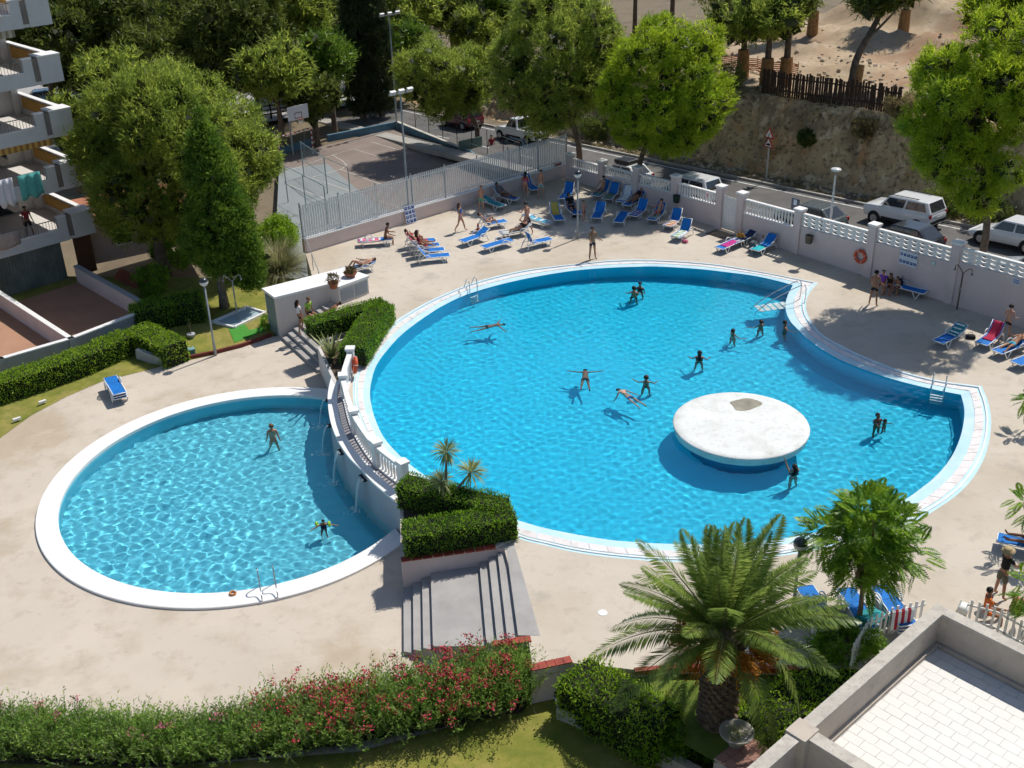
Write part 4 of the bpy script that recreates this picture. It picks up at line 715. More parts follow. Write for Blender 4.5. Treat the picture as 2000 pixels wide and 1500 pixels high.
for k in range(9):
    a = k * .70 + .2; c = Vector((math.cos(a) * .70, math.sin(a) * .70, cz + .02 - .10 * (k % 3))); sp_ = thing('fruit_cluster', None, None, c); sp_.parent = palm; b = MB(); q = []
    n = 220; D = unit(np.stack([np.full(n, math.cos(a)) + rng.normal(0, .4, n), np.full(n, math.sin(a)) + rng.normal(0, .4, n), rng.normal(-.1, .35, n)], 1)); ln = rng.uniform(.25, .8, n); E_ = D * ln[:, None] + np.array([0, 0, -.35]) * (ln ** 2)[:, None]; s = unit(np.cross(D, rdir(n, rng))) * .012; z0_ = np.zeros((n, 3)); np_mesh('stalks', np.stack([z0_ - s, z0_ + s, E_ + s, E_ - s], 1), 4, SPAD, sp_)
    for q_ in E_[::2]: b.ball(q_, .03, 5, 4)
    b.build('dates', SPAD, sp_)['kind'] = 'stuff'
# pinnate-leaved trees (right foreground and at the right edge)
PINN = leafmat('pinnate_leaflet', (0.068, 0.180, 0.015), (0.210, 0.330, 0.024), .35, .3, .4, 1.5)
def pinnate(label, base, lobes, n, seed, ll=.62, name='pinnate_tree', r0=.10, group=None):
    base = Vector(base); r = thing(name, label, 'tree', base, 0, group); rng = np.random.default_rng(seed); rl = [(l[0] - base.x, l[1] - base.y, l[2] - base.z, *l[3:]) for l in lobes]; C, N = clumps(rl, n, rng, .55); n = len(C); c0 = np.array(rl[0][:3])
    A = unit(N * .9 + rdir(n, rng) * .7 + np.array([0, 0, -.05])); S = unit(np.cross(A, np.array([0, 0, 1.]) + rdir(n, rng) * .3)); U = np.cross(S, A); q = []; m_ = 11
    for j in range(m_):
        f = (j + .8) / m_
        for sg in (-1, 1):
            L_ = ll * .30 * math.sin(math.pi * min(.97, f * .8 + .16)); P = C + A * (ll * f) + np.array([0, 0, -1.]) * (.26 * ll * f * f); D = unit(A * .55 + S * sg + U * rng.uniform(-.15, .1, n)[:, None] + np.array([0, 0, -.12])); w = U * 0 + A * .034; q.append(np.stack([P, P + D * L_ * .4 + w, P + D * L_, P + D * L_ * .4 - w], 1))
    np_mesh('crown', np.concatenate(q), 4, PINN, r); lim = []; t0 = Vector((rl[0][0] * .4, rl[0][1] * .4, rl[0][2] * .52))
    for i in range(1, len(rl)): lim.append((t0 if i % 2 else t0 * .92, rl[i][:3], r0 * .5))
    trunk([(0, 0, -.1), t0 * .5 + Vector((.04, 0, 0)), t0, Vector(rl[0][:3])], r0, r0 * .4, mat('smooth_bark', (.25, .17, .11), .8, .2, 4), r, lim, 8); return r
ab = G(1672, 1236, -.1); ac = G(1690, 1060, 0); kx = math.hypot(ab.x, ab.y); d = _ray(1696, 1058); q = Vector((0, 0, CAM_H)) + d * (kx / math.hypot(d.x, d.y)); rng = np.random.default_rng(3)
pinnate('feathery young tree with yellowish leaf tips beside the stacked loungers', ab, lobed(tuple(q), 1.46, 12, rng, .88, .55, .75), 700, 5)
for (px, py, r, lab, bx) in [(2022, 990, .75, 'feathery sapling cut off by the right edge above the reclining bather', 2035), (2035, 1155, .8, 'feathery sapling at the right edge beside the man in black', 2045), (2012, 785, .35, 'leafy twig of a sapling poking in at the right edge', 2030)]:
    z = 1.7 if r > .5 else 1.2; q = G(px, py, z); pinnate(lab, (q.x + .1, q.y + .05, 0), [(q.x, q.y, z, r, r, r * .8), (q.x - r * .4, q.y, z + .2, r * .6, r * .6, r * .5)], int(90 * r), int(px), .5, r0=.05)
# pines by the road
rng = np.random.default_rng(21)
def crown_at(px, py, base, rpx): d = _ray(px, py); k = math.hypot(base[0], base[1]) / math.hypot(d.x, d.y); p = Vector((0, 0, CAM_H)) + d * k; return p, rpx * (d * k).length / math.hypot(FPX, math.hypot(px - 1000, py - 750))
def on_o(px, py, o): p = Gp(px, py, wp(0, o), wp(10, o)); s, _ = so(p); return wp(s, o, zroad(s))
PB = on_o(1250, 330, 1.0); c, r = crown_at(1298, 180, PB, 128)
tree('pine_tree', 'bright green round-crowned pine behind the boundary wall', PB, lobed(tuple(c), r * 1.12, 56, rng, 1.3, .26, .66), 2200, 46, .26, .052, PINE3, BARK, .20, seed=31, rc=.34, group='roadside pines', surf=.86)
PA = on_o(1130, 305, 1.2); c, r = crown_at(1088, 140, PA, 122)
tree('pine_tree', 'dark dense pine standing left of the round-crowned pine', PA, lobed(tuple(c), r * 1.12, 44, rng, 1.4, .34, .62), 2000, 44, .28, .055, PINE1, BARK, .24, seed=32, rc=.38, group='roadside pines', surf=.78)
PR = on_o(1918, 494, 1.0); c, r = crown_at(1905, 205, PR, 150); lb = lobed(tuple(c), r * 1.0, 26, rng, 1.05, .32, .55) + [(c.x + 2.4, c.y - 1.0, c.z + 1.2, 1.9, 1.9, 1.6), (c.x - 1.1, c.y + .2, c.z - 2.4, 1.4, 1.4, 1.0), (c.x + .3, c.y, c.z - 3.0, 1.5, 1.5, 1.3), (c.x + 1.6, c.y, c.z + 3.0, 1.6, 1.6, 1.2)]
for px_, py_, rr_ in ((1850, 335, .95), (1905, 385, .9), (1790, 235, .9), (1960, 330, 1.0), (1870, 280, 1.1), (1985, 250, 1.2), (1830, 130, 1.0), (1940, 60, 1.3), (1810, 305, .7)): q_, _ = crown_at(px_, py_, PR, 1); lb.append((q_.x, q_.y + RNG.uniform(-.8, .8), q_.z, rr_, rr_, rr_ * .75))
tree('pine_tree', 'spreading pine with layered tufts leaning over the wall at the right', PR, lb, 1900, 46, .26, .050, PINE3, BARK, .20, seed=33, rc=.33, group='roadside pines', surf=.82)
# tree behind the court
PM = Vector((-2.2, 85.3, -1.6)); c, r = crown_at(868, 155, PM, 100)
tree('pine_tree', 'airy olive-green pine behind the basketball court corner', PM, lobed(tuple(c), r, 30, rng, .95, .36, .62), 1300, 40, .30, .062, PINE1, BARK, .22, seed=34, rc=.42, group='trees behind the courts')
# big pine and juniper over the left garden
PLT = G(322, 535, ZL); c, r = crown_at(345, 315, PLT, 192); lb = lobed(tuple(c), r * 1.06, 60, rng, 1.05, .28, .64) + [(c.x - 2.5, c.y - .8, c.z - 2.4, 2.2, 2.2, 1.8), (c.x - .4, c.y, c.z + 3.2, 2.2, 2.2, 1.9)]
tree('pine_tree', 'huge broad pine overshadowing the terraces at the left', PLT, lb, 2900, 46, .32, .058, PINE1, BARK, .35, seed=35, rc=.42, surf=.8)
JB = G(439, 600, ZL); c, r = crown_at(430, 440, JB, 64); rng = np.random.default_rng(5); lb = []
for _ in range(26): zq = rng.uniform(-2.4, 4.6); rq = r * (1.0 - .13 * (zq + 2.4)); aq = rng.uniform(0, 6.28); lb.append((c.x + math.cos(aq) * rq * .85, c.y + math.sin(aq) * rq * .85, c.z + zq, rq * .36, rq * .36, rq * .6 + .15))
lb = lb + [(c.x, c.y, c.z, r, r, r * 1.5), (c.x - .1, c.y, c.z + 2.6, r * .72, r * .72, r), (c.x - .2, c.y, c.z + 4.1, r * .45, r * .45, r * .7), (c.x + .7, c.y, c.z - 1.0, r * .75, r * .75, r * .8), (c.x - .8, c.y, c.z - .8, r * .75, r * .75, r * .8), (c.x - .25, c.y, c.z + 5.2, r * .2, r * .2, r * .5)]
tree('juniper_tree', 'tall tapering bright green conifer in front of the big pine', JB, lb, 1900, 42, .17, .07, JUN, BARKG, .2, seed=36, rc=.3, style='leaf', top=(c.z + 3 - JB.z), surf=.8, upb=.9)
# background trees, left to right
def bgtree(px, py, rpx, Y, zb, m, lab, seed, n=560, per=32, flat=.9, name='pine_tree', nl=10, L=.50, W=.12, bark=BARK, r0=.26, grp='trees behind the courts'):
    d = _ray(px, py); k = Y / d.y; p = Vector((0, 0, CAM_H)) + d * k; r = rpx * (d * k).length / math.hypot(FPX, math.hypot(px - 1000, py - 750)); g = np.random.default_rng(seed); return tree(name, lab, (p.x, p.y + .2, zb), lobed(tuple(p), r * 1.05, nl * 2, g, flat, .42, .66), n, per, L, W, m, bark, r0, seed=seed, rc=.75, group=grp, nlimb=4)
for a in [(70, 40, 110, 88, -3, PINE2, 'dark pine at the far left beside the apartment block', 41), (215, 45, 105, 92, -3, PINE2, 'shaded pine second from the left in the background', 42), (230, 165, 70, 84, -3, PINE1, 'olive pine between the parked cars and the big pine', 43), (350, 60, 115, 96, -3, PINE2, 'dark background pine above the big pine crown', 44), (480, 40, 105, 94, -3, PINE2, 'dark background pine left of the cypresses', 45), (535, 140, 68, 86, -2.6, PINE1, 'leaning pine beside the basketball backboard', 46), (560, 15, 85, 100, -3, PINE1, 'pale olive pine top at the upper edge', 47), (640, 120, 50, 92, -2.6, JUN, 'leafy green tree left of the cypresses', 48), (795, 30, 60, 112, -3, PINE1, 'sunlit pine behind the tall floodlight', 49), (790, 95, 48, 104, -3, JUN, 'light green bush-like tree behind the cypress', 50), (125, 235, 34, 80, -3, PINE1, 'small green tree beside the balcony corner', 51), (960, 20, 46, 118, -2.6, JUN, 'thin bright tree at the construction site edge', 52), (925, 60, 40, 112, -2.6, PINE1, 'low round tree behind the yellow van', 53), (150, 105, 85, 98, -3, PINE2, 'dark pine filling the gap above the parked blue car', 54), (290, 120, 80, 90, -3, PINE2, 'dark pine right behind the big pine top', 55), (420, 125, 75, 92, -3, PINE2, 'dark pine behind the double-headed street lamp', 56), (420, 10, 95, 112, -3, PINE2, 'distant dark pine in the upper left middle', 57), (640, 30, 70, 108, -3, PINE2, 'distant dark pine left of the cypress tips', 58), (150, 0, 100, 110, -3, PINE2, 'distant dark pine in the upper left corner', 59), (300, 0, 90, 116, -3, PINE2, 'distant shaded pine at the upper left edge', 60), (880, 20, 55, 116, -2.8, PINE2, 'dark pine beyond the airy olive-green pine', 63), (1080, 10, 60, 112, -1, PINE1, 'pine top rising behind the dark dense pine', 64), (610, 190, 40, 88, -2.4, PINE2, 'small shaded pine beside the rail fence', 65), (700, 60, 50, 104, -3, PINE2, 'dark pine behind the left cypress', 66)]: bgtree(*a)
for px, py, w, lab, sd_ in [(705, 236, 30, 'left one of the two tall dark cypresses', 61), (742, 232, 34, 'right one of the two tall dark cypresses', 62)]:
    b_ = G(px, py, -2.0) + Vector((0, 1.6, 0)); c, r = crown_at(px - 6, 120, b_, w); lb = [(c.x, c.y, b_.z + 1.6 + i * 1.75, r * (1 - (i / 8) ** 2 * .75), r * (1 - (i / 8) ** 2 * .75), 1.5) for i in range(8)]
    tree('cypress_tree', lab, b_, lb, 1000, 34, .26, .09, CYP, BARKG, .2, seed=sd_, rc=.35, style='leaf', top=9, surf=.75, upb=1.2, nlimb=0)
# trees on the plateau with wrapped trunks
def plateau(px, py, o, h, lab, seed, crown_px=None, rp=60, m=PINE2, lean=(0, 0)):
    p = Gp(px, py, wp(0, o), wp(10, o)); s, _ = so(p); z = zhill(p.x, p.y); top = Vector((p.x + lean[0], p.y + lean[1], z + h)); g = np.random.default_rng(seed); r = rp * p.length / FPX
    t = tree('pine_tree', lab, (p.x, p.y, z), lobed((top.x, top.y, top.z), r, 16, g, .6, .45, .6), 460, 30, .46, .10, m, BARK, .28, seed=seed, rc=.7, nlimb=5, group='pines on the plateau')
    MB().tube([(0, 0, 0), (lean[0] * .12, lean[1] * .12, 1.9)], [.48, .40], 10).build('trunk_wrap', mat('wood_wrap', (.30, .16, .06), .85, .3, 5), t); return t
plateau(1668, 150, 15.5, 6.2, 'leaning pine with a boarded trunk on the dusty plateau', 71, rp=62, lean=(2.0, 1.2)); plateau(1498, 140, 14.5, 4.6, 'pine with a thick trunk behind the dark picket fence', 72, rp=70, m=PINE1); plateau(1535, 140, 15.5, 5.6, 'slim pine right beside the thick trunk on the plateau', 73, rp=40)
plateau(1450, 140, 16, 4.0, 'small dark pine left of the picket fence', 74, rp=55); plateau(1312, 50, 30, 9.0, 'pine trunk wrapped in boards above the round crown', 75, rp=60); plateau(1240, 45, 34, 9.5, 'wrapped pine trunk at the upper edge of the picture', 76, rp=60); plateau(830, 50, 42, 12, 'tall wrapped pine far behind the courts', 77, rp=60); plateau(1400, 70, 24, 5.5, 'dark pine crown above the round-crowned pine', 79, rp=60, m=PINE1); plateau(1590, 25, 32, 6.5, 'pine rising at the upper edge over the dusty plateau', 81, rp=62); plateau(1770, 15, 36, 6.0, 'distant pine on the plateau near the upper edge', 82, rp=55); plateau(1990, 60, 22, 5, 'pine crown at the upper right corner', 78, rp=90, m=PINE3)
# scrub on the bank
rng = np.random.default_rng(12)
for k, (px, py, o, r, lab) in enumerate([(1690, 243, 11.6, .8, 'dry yellow scrub on the lip of the rock bank'), (1580, 245, 11.0, .7, 'dark scrub on the bank above the road sign'), (1400, 235, 12, 1.6, 'dark thicket at the left end of the picket fence'), (1340, 270, 11, 1.5, 'dark thicket behind the round-crowned pine'), (1850, 350, 9.5, 1.2, 'shaded scrub behind the white off-roader'), (1950, 360, 9.2, 1.3, 'shaded scrub behind the trunk of the right pine'), (1760, 200, 12.4, .9, 'grey scrub at the right end of the picket fence'), (1160, 262, 10, 1.3, 'dark scrub below the dark pine across the road')]):
    p = Gp(px, py, wp(0, o), wp(10, o)); bush(lab, (p.x, p.y, zhill(p.x, p.y) - .1), r, leafmat('dry_scrub', (0.180, 0.150, 0.060), (0.330, 0.270, 0.120), .3, .2) if k in (0, 6) else PINE2, 200, 26, .16, .06, 80 + k, 'scrub')
n = 2600; sA_ = rng.uniform(-12, 30, n); oA_ = np.where(rng.random(n) < .35, rng.uniform(8.5, 9.8, n), rng.uniform(10.6, 14.2, n)); keep_ = vnoise(sA_, oA_ * 1.5, 1.1, 6) > .05; sA_, oA_ = sA_[keep_], oA_[keep_]; q = []
for s__, o__ in zip(sA_, oA_):
    p = wp(s__, o__); z_ = zhill(p.x, p.y) - .05; m_ = 9; D = unit(rng.normal(size=(m_, 3)) * np.array([1, 1, .4]) + np.array([0, 0, 1.0])); q.append(blades(np.tile([p.x, p.y, z_], (m_, 1)) + rng.normal(0, .08, (m_, 3)) * np.array([1, 1, 0]), D, rng.uniform(.15, .5, m_), np.full(m_, .05), rng))
tag(np_mesh('dry_grass', np.concatenate(q), 3, leafmat('dry_grass_blade', (.17, .14, .06), (.30, .25, .11), .35, .2)), 'dry grass and weeds covering the rock bank', 'grass', kind='stuff')
# oleander hedge along the near edge
OLE = leafmat('oleander_leaf', (0.112, 0.225, 0.033), (0.255, 0.383, 0.075), .3, .28, .45, 1.5); FLOW = mat('oleander_flower', (.46, .045, .07), .6, .35, 8); FLOW2 = mat('oleander_flower_pink', (.55, .16, .22), .6, .3, 8)
def oleander(label, pts, w, h, flowers, seed, n, fm):
    r = thing('oleander_hedge', label, 'hedge', (0, 0, 0)); rng = np.random.default_rng(seed); P = [G(x, y, ZL) for x, y in pts]; Q = np.array([tuple(q) for q in resample(P, 60)]); u = rng.uniform(0, 59, n); i = u.astype(int); f = (u - i)[:, None]; C = Q[i] * (1 - f) + Q[np.minimum(i + 1, 59)] * f; T = unit(np.gradient(Q, axis=0))[i]; Nn = np.stack([-T[:, 1], T[:, 0], 0 * T[:, 0]], 1)
    hh = h * (.80 + .20 * rng.uniform(0, 1, n) ** 1.5) * (1 + .16 * vnoise(C[:, 0], C[:, 1], 1.7, seed)); B = C + Nn * rng.normal(0, w * .28, n)[:, None]; D = unit(np.stack([rng.normal(0, .28, n), rng.normal(0, .28, n), np.ones(n)], 1) + Nn * rng.normal(0, .25, n)[:, None]); q = []
    for j in range(13):
        g = .22 + .78 * j / 12; Pj = B + D * (hh * g)[:, None]; aw = rdir(n, rng) * np.array([1, 1, .3]); DD = unit(aw + D * .75); q.append(leafq(Pj, DD, .135 * rng.uniform(.7, 1.2, n), .034 * rng.uniform(.8, 1.3, n), rng))
    np_mesh('foliage', np.concatenate(q), 4, OLE, r); s = unit(np.cross(D, [1., 0, 0])) * .008; E_ = B + D * hh[:, None]; np_mesh('stems', np.stack([B - s, B + s, E_ + s * .4, E_ - s * .4], 1), 4, BARKG, r)
    wgt = np.clip(vnoise(B[:, 0], B[:, 1], 2.3, seed) + .35, .02, 2) * (hh / h) ** 3; sel = rng.choice(n, flowers, replace=False, p=wgt / wgt.sum()); fl_ = np.repeat(E_[sel], 26, 0); fl_ = fl_ + rng.normal(0, .07, fl_.shape) * np.array([1, 1, .8]); np_mesh('flowers', leafq(fl_, rdir(len(fl_), rng), np.full(len(fl_), .062), np.full(len(fl_), .06), rng), 4, fm, r); return r
oleander('long green oleander hedge along the lower left edge', [(-60, 1455), (120, 1462), (300, 1474), (420, 1470), (545, 1442)], 1.0, 1.2, 16, 3, 4600, FLOW2)
oleander('oleander hedge covered with red flowers below the stone stairs', [(520, 1455), (640, 1440), (760, 1418), (880, 1396), (1030, 1352)], 1.2, 1.65, 240, 5, 5000, FLOW)
bed = sheet('soil_bed', [G(x, y, ZL) for x, y in [(-60, 1440), (300, 1455), (540, 1425), (800, 1385), (1040, 1335), (1050, 1350), (1020, 1392), (760, 1440), (520, 1478), (300, 1500), (-60, 1490)]], [], ZL + .02, EARTH); tag(bed, kind='structure')
# hedges by the palm
hedge('garden_hedge', 'bushy hedge climbing from the retaining wall towards the palm', [G(1122, 1336, -.5), G(1200, 1384, -.5), G(1300, 1440, -.5)], 1.5, ZL + .1, .12, HEDGE2, 380, .10, .16, seed=14)
hedge('garden_hedge', 'ragged ivy hedge along the foot of the terrace parapet', [G(1475, 1440, -.5), G(1560, 1375, -.5), G(1640, 1310, -.5)], 1.3, ZL, .02, HEDGE2, 380, .10, .22, seed=15)
bush('dark rounded shrub beside the stack of loungers', G(1640, 1288, -.4), .95, HEDGE, 260, 28, .10, .05, 16); bush('low green shrub at the foot of the palm near the bowl planter', G(1385, 1478, ZL), .7, HEDGE2, 200, 24, .10, .05, 17); bush('yellow-green shrub clinging to the palm trunk', G(1440, 1375, -.5), .5, leafmat('lime_leaf', (0.240, 0.300, 0.045), (0.360, 0.390, 0.075), .3, .3), 120, 22, .09, .05, 18); bush('shaded ground shrub below the bushy hedge', G(1300, 1470, ZL), .8, HEDGE, 220, 24, .10, .05, 19)
# ================================================================== apartment block at the left
Bc = Vector((-23.2, 60.5, 0)); bu = Vector((-.72, -.69, 0)).normalized(); bv = Vector((-.70, .71, 0)).normalized()
def Bp(u, v, z=0.0): p = Bc + bu * u + bv * v; return Vector((p.x, p.y, z))
apt = thing('apartment_block', 'white apartment block with stacked balconies at the left edge', 'building', (0, 0, 0))
APT = mat('apartment_render', (.60, .57, .54), .85, .05, .8, bump=.12, stain=[(.6, (.5, .47, .44), .55, .75, .4)]); APTG = mat('apartment_grey', (.56, .56, .56), .85, .05, 1.0, bump=.2, bscale=50, stain=[(1.0, (.38, .38, .39), .55, .75, .4)]); OCHRE = mat('ochre_cloth', (.42, .23, .06), .9, .15, 3); PIPE = mat('pipe_recess', (.22, .19, .17), .9, .1, 2)
def Bbox(u0, u1, v0, v1, z0, z1): return MB().prism([tuple(Bp(u0, v0).xy), tuple(Bp(u1, v0).xy), tuple(Bp(u1, v1).xy), tuple(Bp(u0, v1).xy)], z0, z1)
Bbox(4.3, 14, 2.4, 12, ZL, 16).build('main_wall', APT, apt); Bbox(.25, 4.29, 6.3, 12, ZL, 16).build('rear_wall', APT, apt)
RAILG = mat('railing_metal', (.28, .25, .22), .5, .1, 3); BAR = MB().box((0, 0, .26), (.02, .02, .52)).mesh('bar', RAILG)
for k, zb in enumerate((12.5, 9.6, 6.78, 3.92, 1.12)):
    zf = zb + .16; ht = 1.38
    sl = Bbox(.06, 12, .06, 6.6, zb, zf).build('balcony_slab', APT, apt)
    Bbox(0, 1.18, 0, .95, zb - .004, zb + ht).build('corner_box', APTG, apt); Bbox(-.03, 1.21, -.03, .98, zb + ht, zb + ht + .06).build('box_cap', WHITE, apt)
    Bbox(1.18, 1.52, .08, .6, zb - .008, zb + ht - .05).build('pipe_recess', PIPE, apt); Bbox(1.52, 2.0, -.01, .3, zb - .004, zb + ht).build('front_pier', APTG, apt); Bbox(1.50, 2.02, -.03, .33, zb + ht, zb + ht + .04).build('pier_cap', WHITE, apt)
    Bbox(2.0, 12, .005, .18, zb - .004, zb + .70).build('front_upstand', APTG, apt); Bbox(2.0, 12, -.015, .2, zb + .70, zb + .74).build('upstand_cap', WHITE, apt)
    Bbox(0, .22, .95, 6.3, zb - .002, zb + ht - .12).build('side_parapet', APT, apt); Bbox(-.03, .26, .98, 6.3, zb + ht - .12, zb + ht - .06).build('parapet_cap', WHITE, apt)
    Bbox(.24, .27, 1.6, 5.6, zb + .55, zb + ht - .2).build('ochre_screen', OCHRE, apt)
    Bbox(.25, .62, 5.9, 6.3, zf, zb + ht + .9).build('rear_pier', APT, apt)
    rl_ = MB().bar(Bp(2.0, .1, zb + 1.28), Bp(12, .1, zb + 1.28), .05, .04).build('railing', RAILG, apt)
    for j in range(52): q = Bp(2.15 + j * .16, .1, zb + .74); inst('bar', BAR, rl_, q, (0, 0, math.atan2(bu.y, bu.x)))
    for u0, u1 in ((5.2, 6.7), (8.2, 9.6)): w_ = Bbox(u0, u1, 2.36, 2.42, zf, zf + 2.1).build('balcony_door', mat('door_frame', (.45, .43, .40), .6, .05, 2), apt); Bbox(u0 + .08, u1 - .08, 2.33, 2.37, zf + .1, zf + 2.02).build('pane', GLASS, w_)
    w_ = Bbox(1.5, 3.2, 6.24, 6.32, zf, zf + 2.1).build('balcony_door', mat('door_frame', (.45, .43, .40)), apt); Bbox(1.58, 3.12, 6.2, 6.25, zf + .1, zf + 2.02).build('pane', GLASS, w_)
AWN1, AWN2 = mat('awning_yellow', (.55, .36, .10), .85, .08, 3), mat('awning_brown', (.33, .16, .05), .85, .08, 3)
aw = thing('striped_awning', 'yellow and brown striped awning valance under the third balcony', 'awning', Bp(0, 0, 0) * 0)
for j in range(44): MB().bar(Bp(1.3 + j * .16, .12, 6.6), Bp(1.3 + (j + 1) * .16, .12, 6.6), .02, .36).build('stripe', AWN1 if j % 2 else AWN2, aw)
aw2 = thing('rolled_awning', 'yellow striped side blind hanging at the balcony corner', 'awning', (0, 0, 0))
for j in range(5): MB().bar(Bp(.1, .7 + j * .1, 5.75), Bp(.1, .8 + j * .1, 5.75), .02, 1.9).build('stripe', AWN1 if j % 2 else AWN2, aw2)
aw3 = thing('striped_awning', 'pale striped awning valance under the topmost balcony', 'awning', (0, 0, 0))
for j in range(30): MB().bar(Bp(2.0 + j * .16, .12, 12.3), Bp(2.0 + (j + 1) * .16, .12, 12.3), .02, .36).build('stripe', mat('awning_pale', (.5, .45, .36), .85, .08, 3) if j % 2 else mat('awning_tan', (.30, .25, .18), .85, .1, 3), aw3)
def drape(label, u0, u1, z0, z1, m, seed):
    t = thing('hanging_towel', label, 'towel', Bp(u0, -.04, z0)); b = MB(); n = 12; rows = []
    for r_ in range(6): f = r_ / 5; rows.append([Bp(u0 + (u1 - u0) * i / n, -.06 - .03 * math.sin(i * 1.3 + seed + f), z0 + (z1 - z0) * (1 - f) + .10 * math.sin(i * .9 + seed) * f) - Bp(u0, -.04, z0) for i in range(n + 1)])
    b.loft(rows, closed=False, cap=False); o = b.build('cloth', m, t, True); md = o.modifiers.new('thick', 'SOLIDIFY'); md.thickness = .012; return t
drape('turquoise towel hung over the second balcony railing', 2.4, 3.6, 3.95, 5.25, mat('turquoise_cloth', (.10, .38, .36), .9, .1, 4), 1); drape('white sheet hung over the second balcony railing', 3.9, 4.75, 3.8, 5.25, mat('white_cloth', (.66, .66, .70), .9, .05, 4), 2); drape('beige mat hung over the lowest balcony railing', 4.2, 9.0, 1.65, 2.42, mat('beige_cloth', (.42, .34, .30), .9, .15, 3), 3)
# metal shutters of the ground floor, terraces
mf = thing('metal_shutter', 'grey corrugated metal shutter below the lowest balcony', 'shutter', (0, 0, 0)); GALV = mat('galvanised', (.20, .225, .21), .45, .25, 1.2, metal=.35, stain=[(1.5, (.26, .20, .12), .55, .75, .5)])
for j in range(46): u = 1.9 + j * .16; Bbox(u, u + .09, .55 + (.03 if j % 2 else 0), .62, ZL, 1.1).build('corrugation', GALV, mf)
Bbox(1.9, 9.4, .62, .66, ZL, 1.1).build('sheet', GALV, mf)
q = Bp(6.1, .5, .15); sg = thing('property_sign', 'small pale sign with pink print on the metal shutter', 'sign', q, math.atan2(bu.y, bu.x) + math.pi); MB().box((0, 0, 0), (.62, .02, .42)).build('board', SIGNW, sg)
for j in range(3): MB().box((0, -.014, .12 - j * .12), (.48, .006, .06)).build('print_line', mat('pink_print', (.5, .16, .3), .6, .1, 4), sg)
gd = thing('garage_door', 'reddish brown wooden door beside the grey shutter', 'door', (0, 0, 0))
for j in range(7): Bbox(.15 + j * .15, .28 + j * .15, .5, .56, ZL, .95).build('plank', mat('red_wood', (.11, .045, .025), .7, .2, 4), gd)
TERR = mat('terracotta_floor', (.40, .225, .145), .85, .08, .7, stain=[(1.0, (.32, .17, .11), .55, .75, .5)]); GWALL = mat('grey_wall', (.36, .37, .39), .85, .08, .8, bump=.2, stain=[(.8, (.26, .26, .27), .5, .75, .6), (.3, (.42, .36, .32), .55, .75, .4)])
t1, t2, t3 = Vector((-18.23, 52.73, 0)), Vector((-21.16, 49.28, 0)), Vector((-23.76, 47.23, 0)); t4 = t3 + (t3 - t2) * 2; tb1, tb2 = Vector((-24.1, 58.9, 0)), Vector((-27.2, 55.6, 0))
tf = sheet('terrace_floor', [t1, t2, t3, t4, t4 + bv * 9, tb2 + bu * .5, tb1], [], ZL + .06, TERR); tag(tf, kind='structure')
tw = thing('terrace_wall', 'grey terrace wall with pale coping above the long hedge', 'wall', (0, 0, 0))
for a, c in ((t1, t2), (t2, t3), (t3, t4)): MB().bar(V2(a, -.75), V2(c, -.75), .2, 1.0).build('wall', GWALL, tw); MB().bar(V2(a, -.22), V2(c, -.22), .27, .06).build('coping', WHITE, tw)
for q in (t2, t3): MB().box((q.x, q.y, -.72), (.3, .3, 1.06), .8).build('pier', GWALL, tw)
dv = thing('dividing_wall', 'beige dividing wall with pale coping between the two terraces', 'wall', (0, 0, 0)); MB().bar(V2(t2 + (tb2 - t2) * .02, -.75), V2(tb2, -.75), .18, .98).build('wall', PINKW, dv); MB().bar(V2(t2 + (tb2 - t2) * .02, -.23), V2(tb2, -.23), .25, .05).build('coping', WHITE, dv)
dv = thing('dividing_wall', 'shaded wall with dark coping along the right side of the terraces', 'wall', (0, 0, 0)); MB().bar(V2(t1 + (tb1 - t1) * .02, -.75), V2(tb1, -.75), .2, 1.0).build('wall', PINKW, dv); MB().bar(V2(t1 + (tb1 - t1) * .02, -.21), V2(tb1, -.21), .3, .06).build('coping', GWALL, dv)
# pink house and red terrace beneath the pine
rt = sheet('red_terrace', [G(234, 525, ZL), G(300, 552, ZL), G(262, 565, ZL), G(222, 545, ZL)], [], ZL + .05, mat('red_floor', (.30, .085, .045), .8, .12, 1.0)); tag(rt, kind='structure')
hs = thing('pink_house', 'low pink house half hidden behind the big pine', 'building', G(285, 500, ZL) + Vector((-.6, 2.6, 0)), math.atan2(sd.y, sd.x)); HP = mat('house_pink', (.55, .40, .34), .85, .06, 1)
MB().box((0, 0, 1.25), (7.2, 4.2, 2.5)).build('wall', HP, hs); MB().prism([(-3.9, -2.4), (3.9, -2.4), (3.9, 2.4), (-3.9, 2.4)], 2.5, 2.66).build('roof', mat('roof_tile', (.34, .14, .08), .8, .2, 2), hs)
for x in (-1.8, 1.2): w_ = MB().box((x, -2.12, 1.35), (1.0, .06, 1.0)).build('window', WHITE, hs); MB().box((x, -2.16, 1.35), (.84, .02, .84)).build('pane', GLASS, w_)
MB().box((2.9, -2.13, 1.0), (.85, .06, 2.0)).build('door', WOOD, hs)
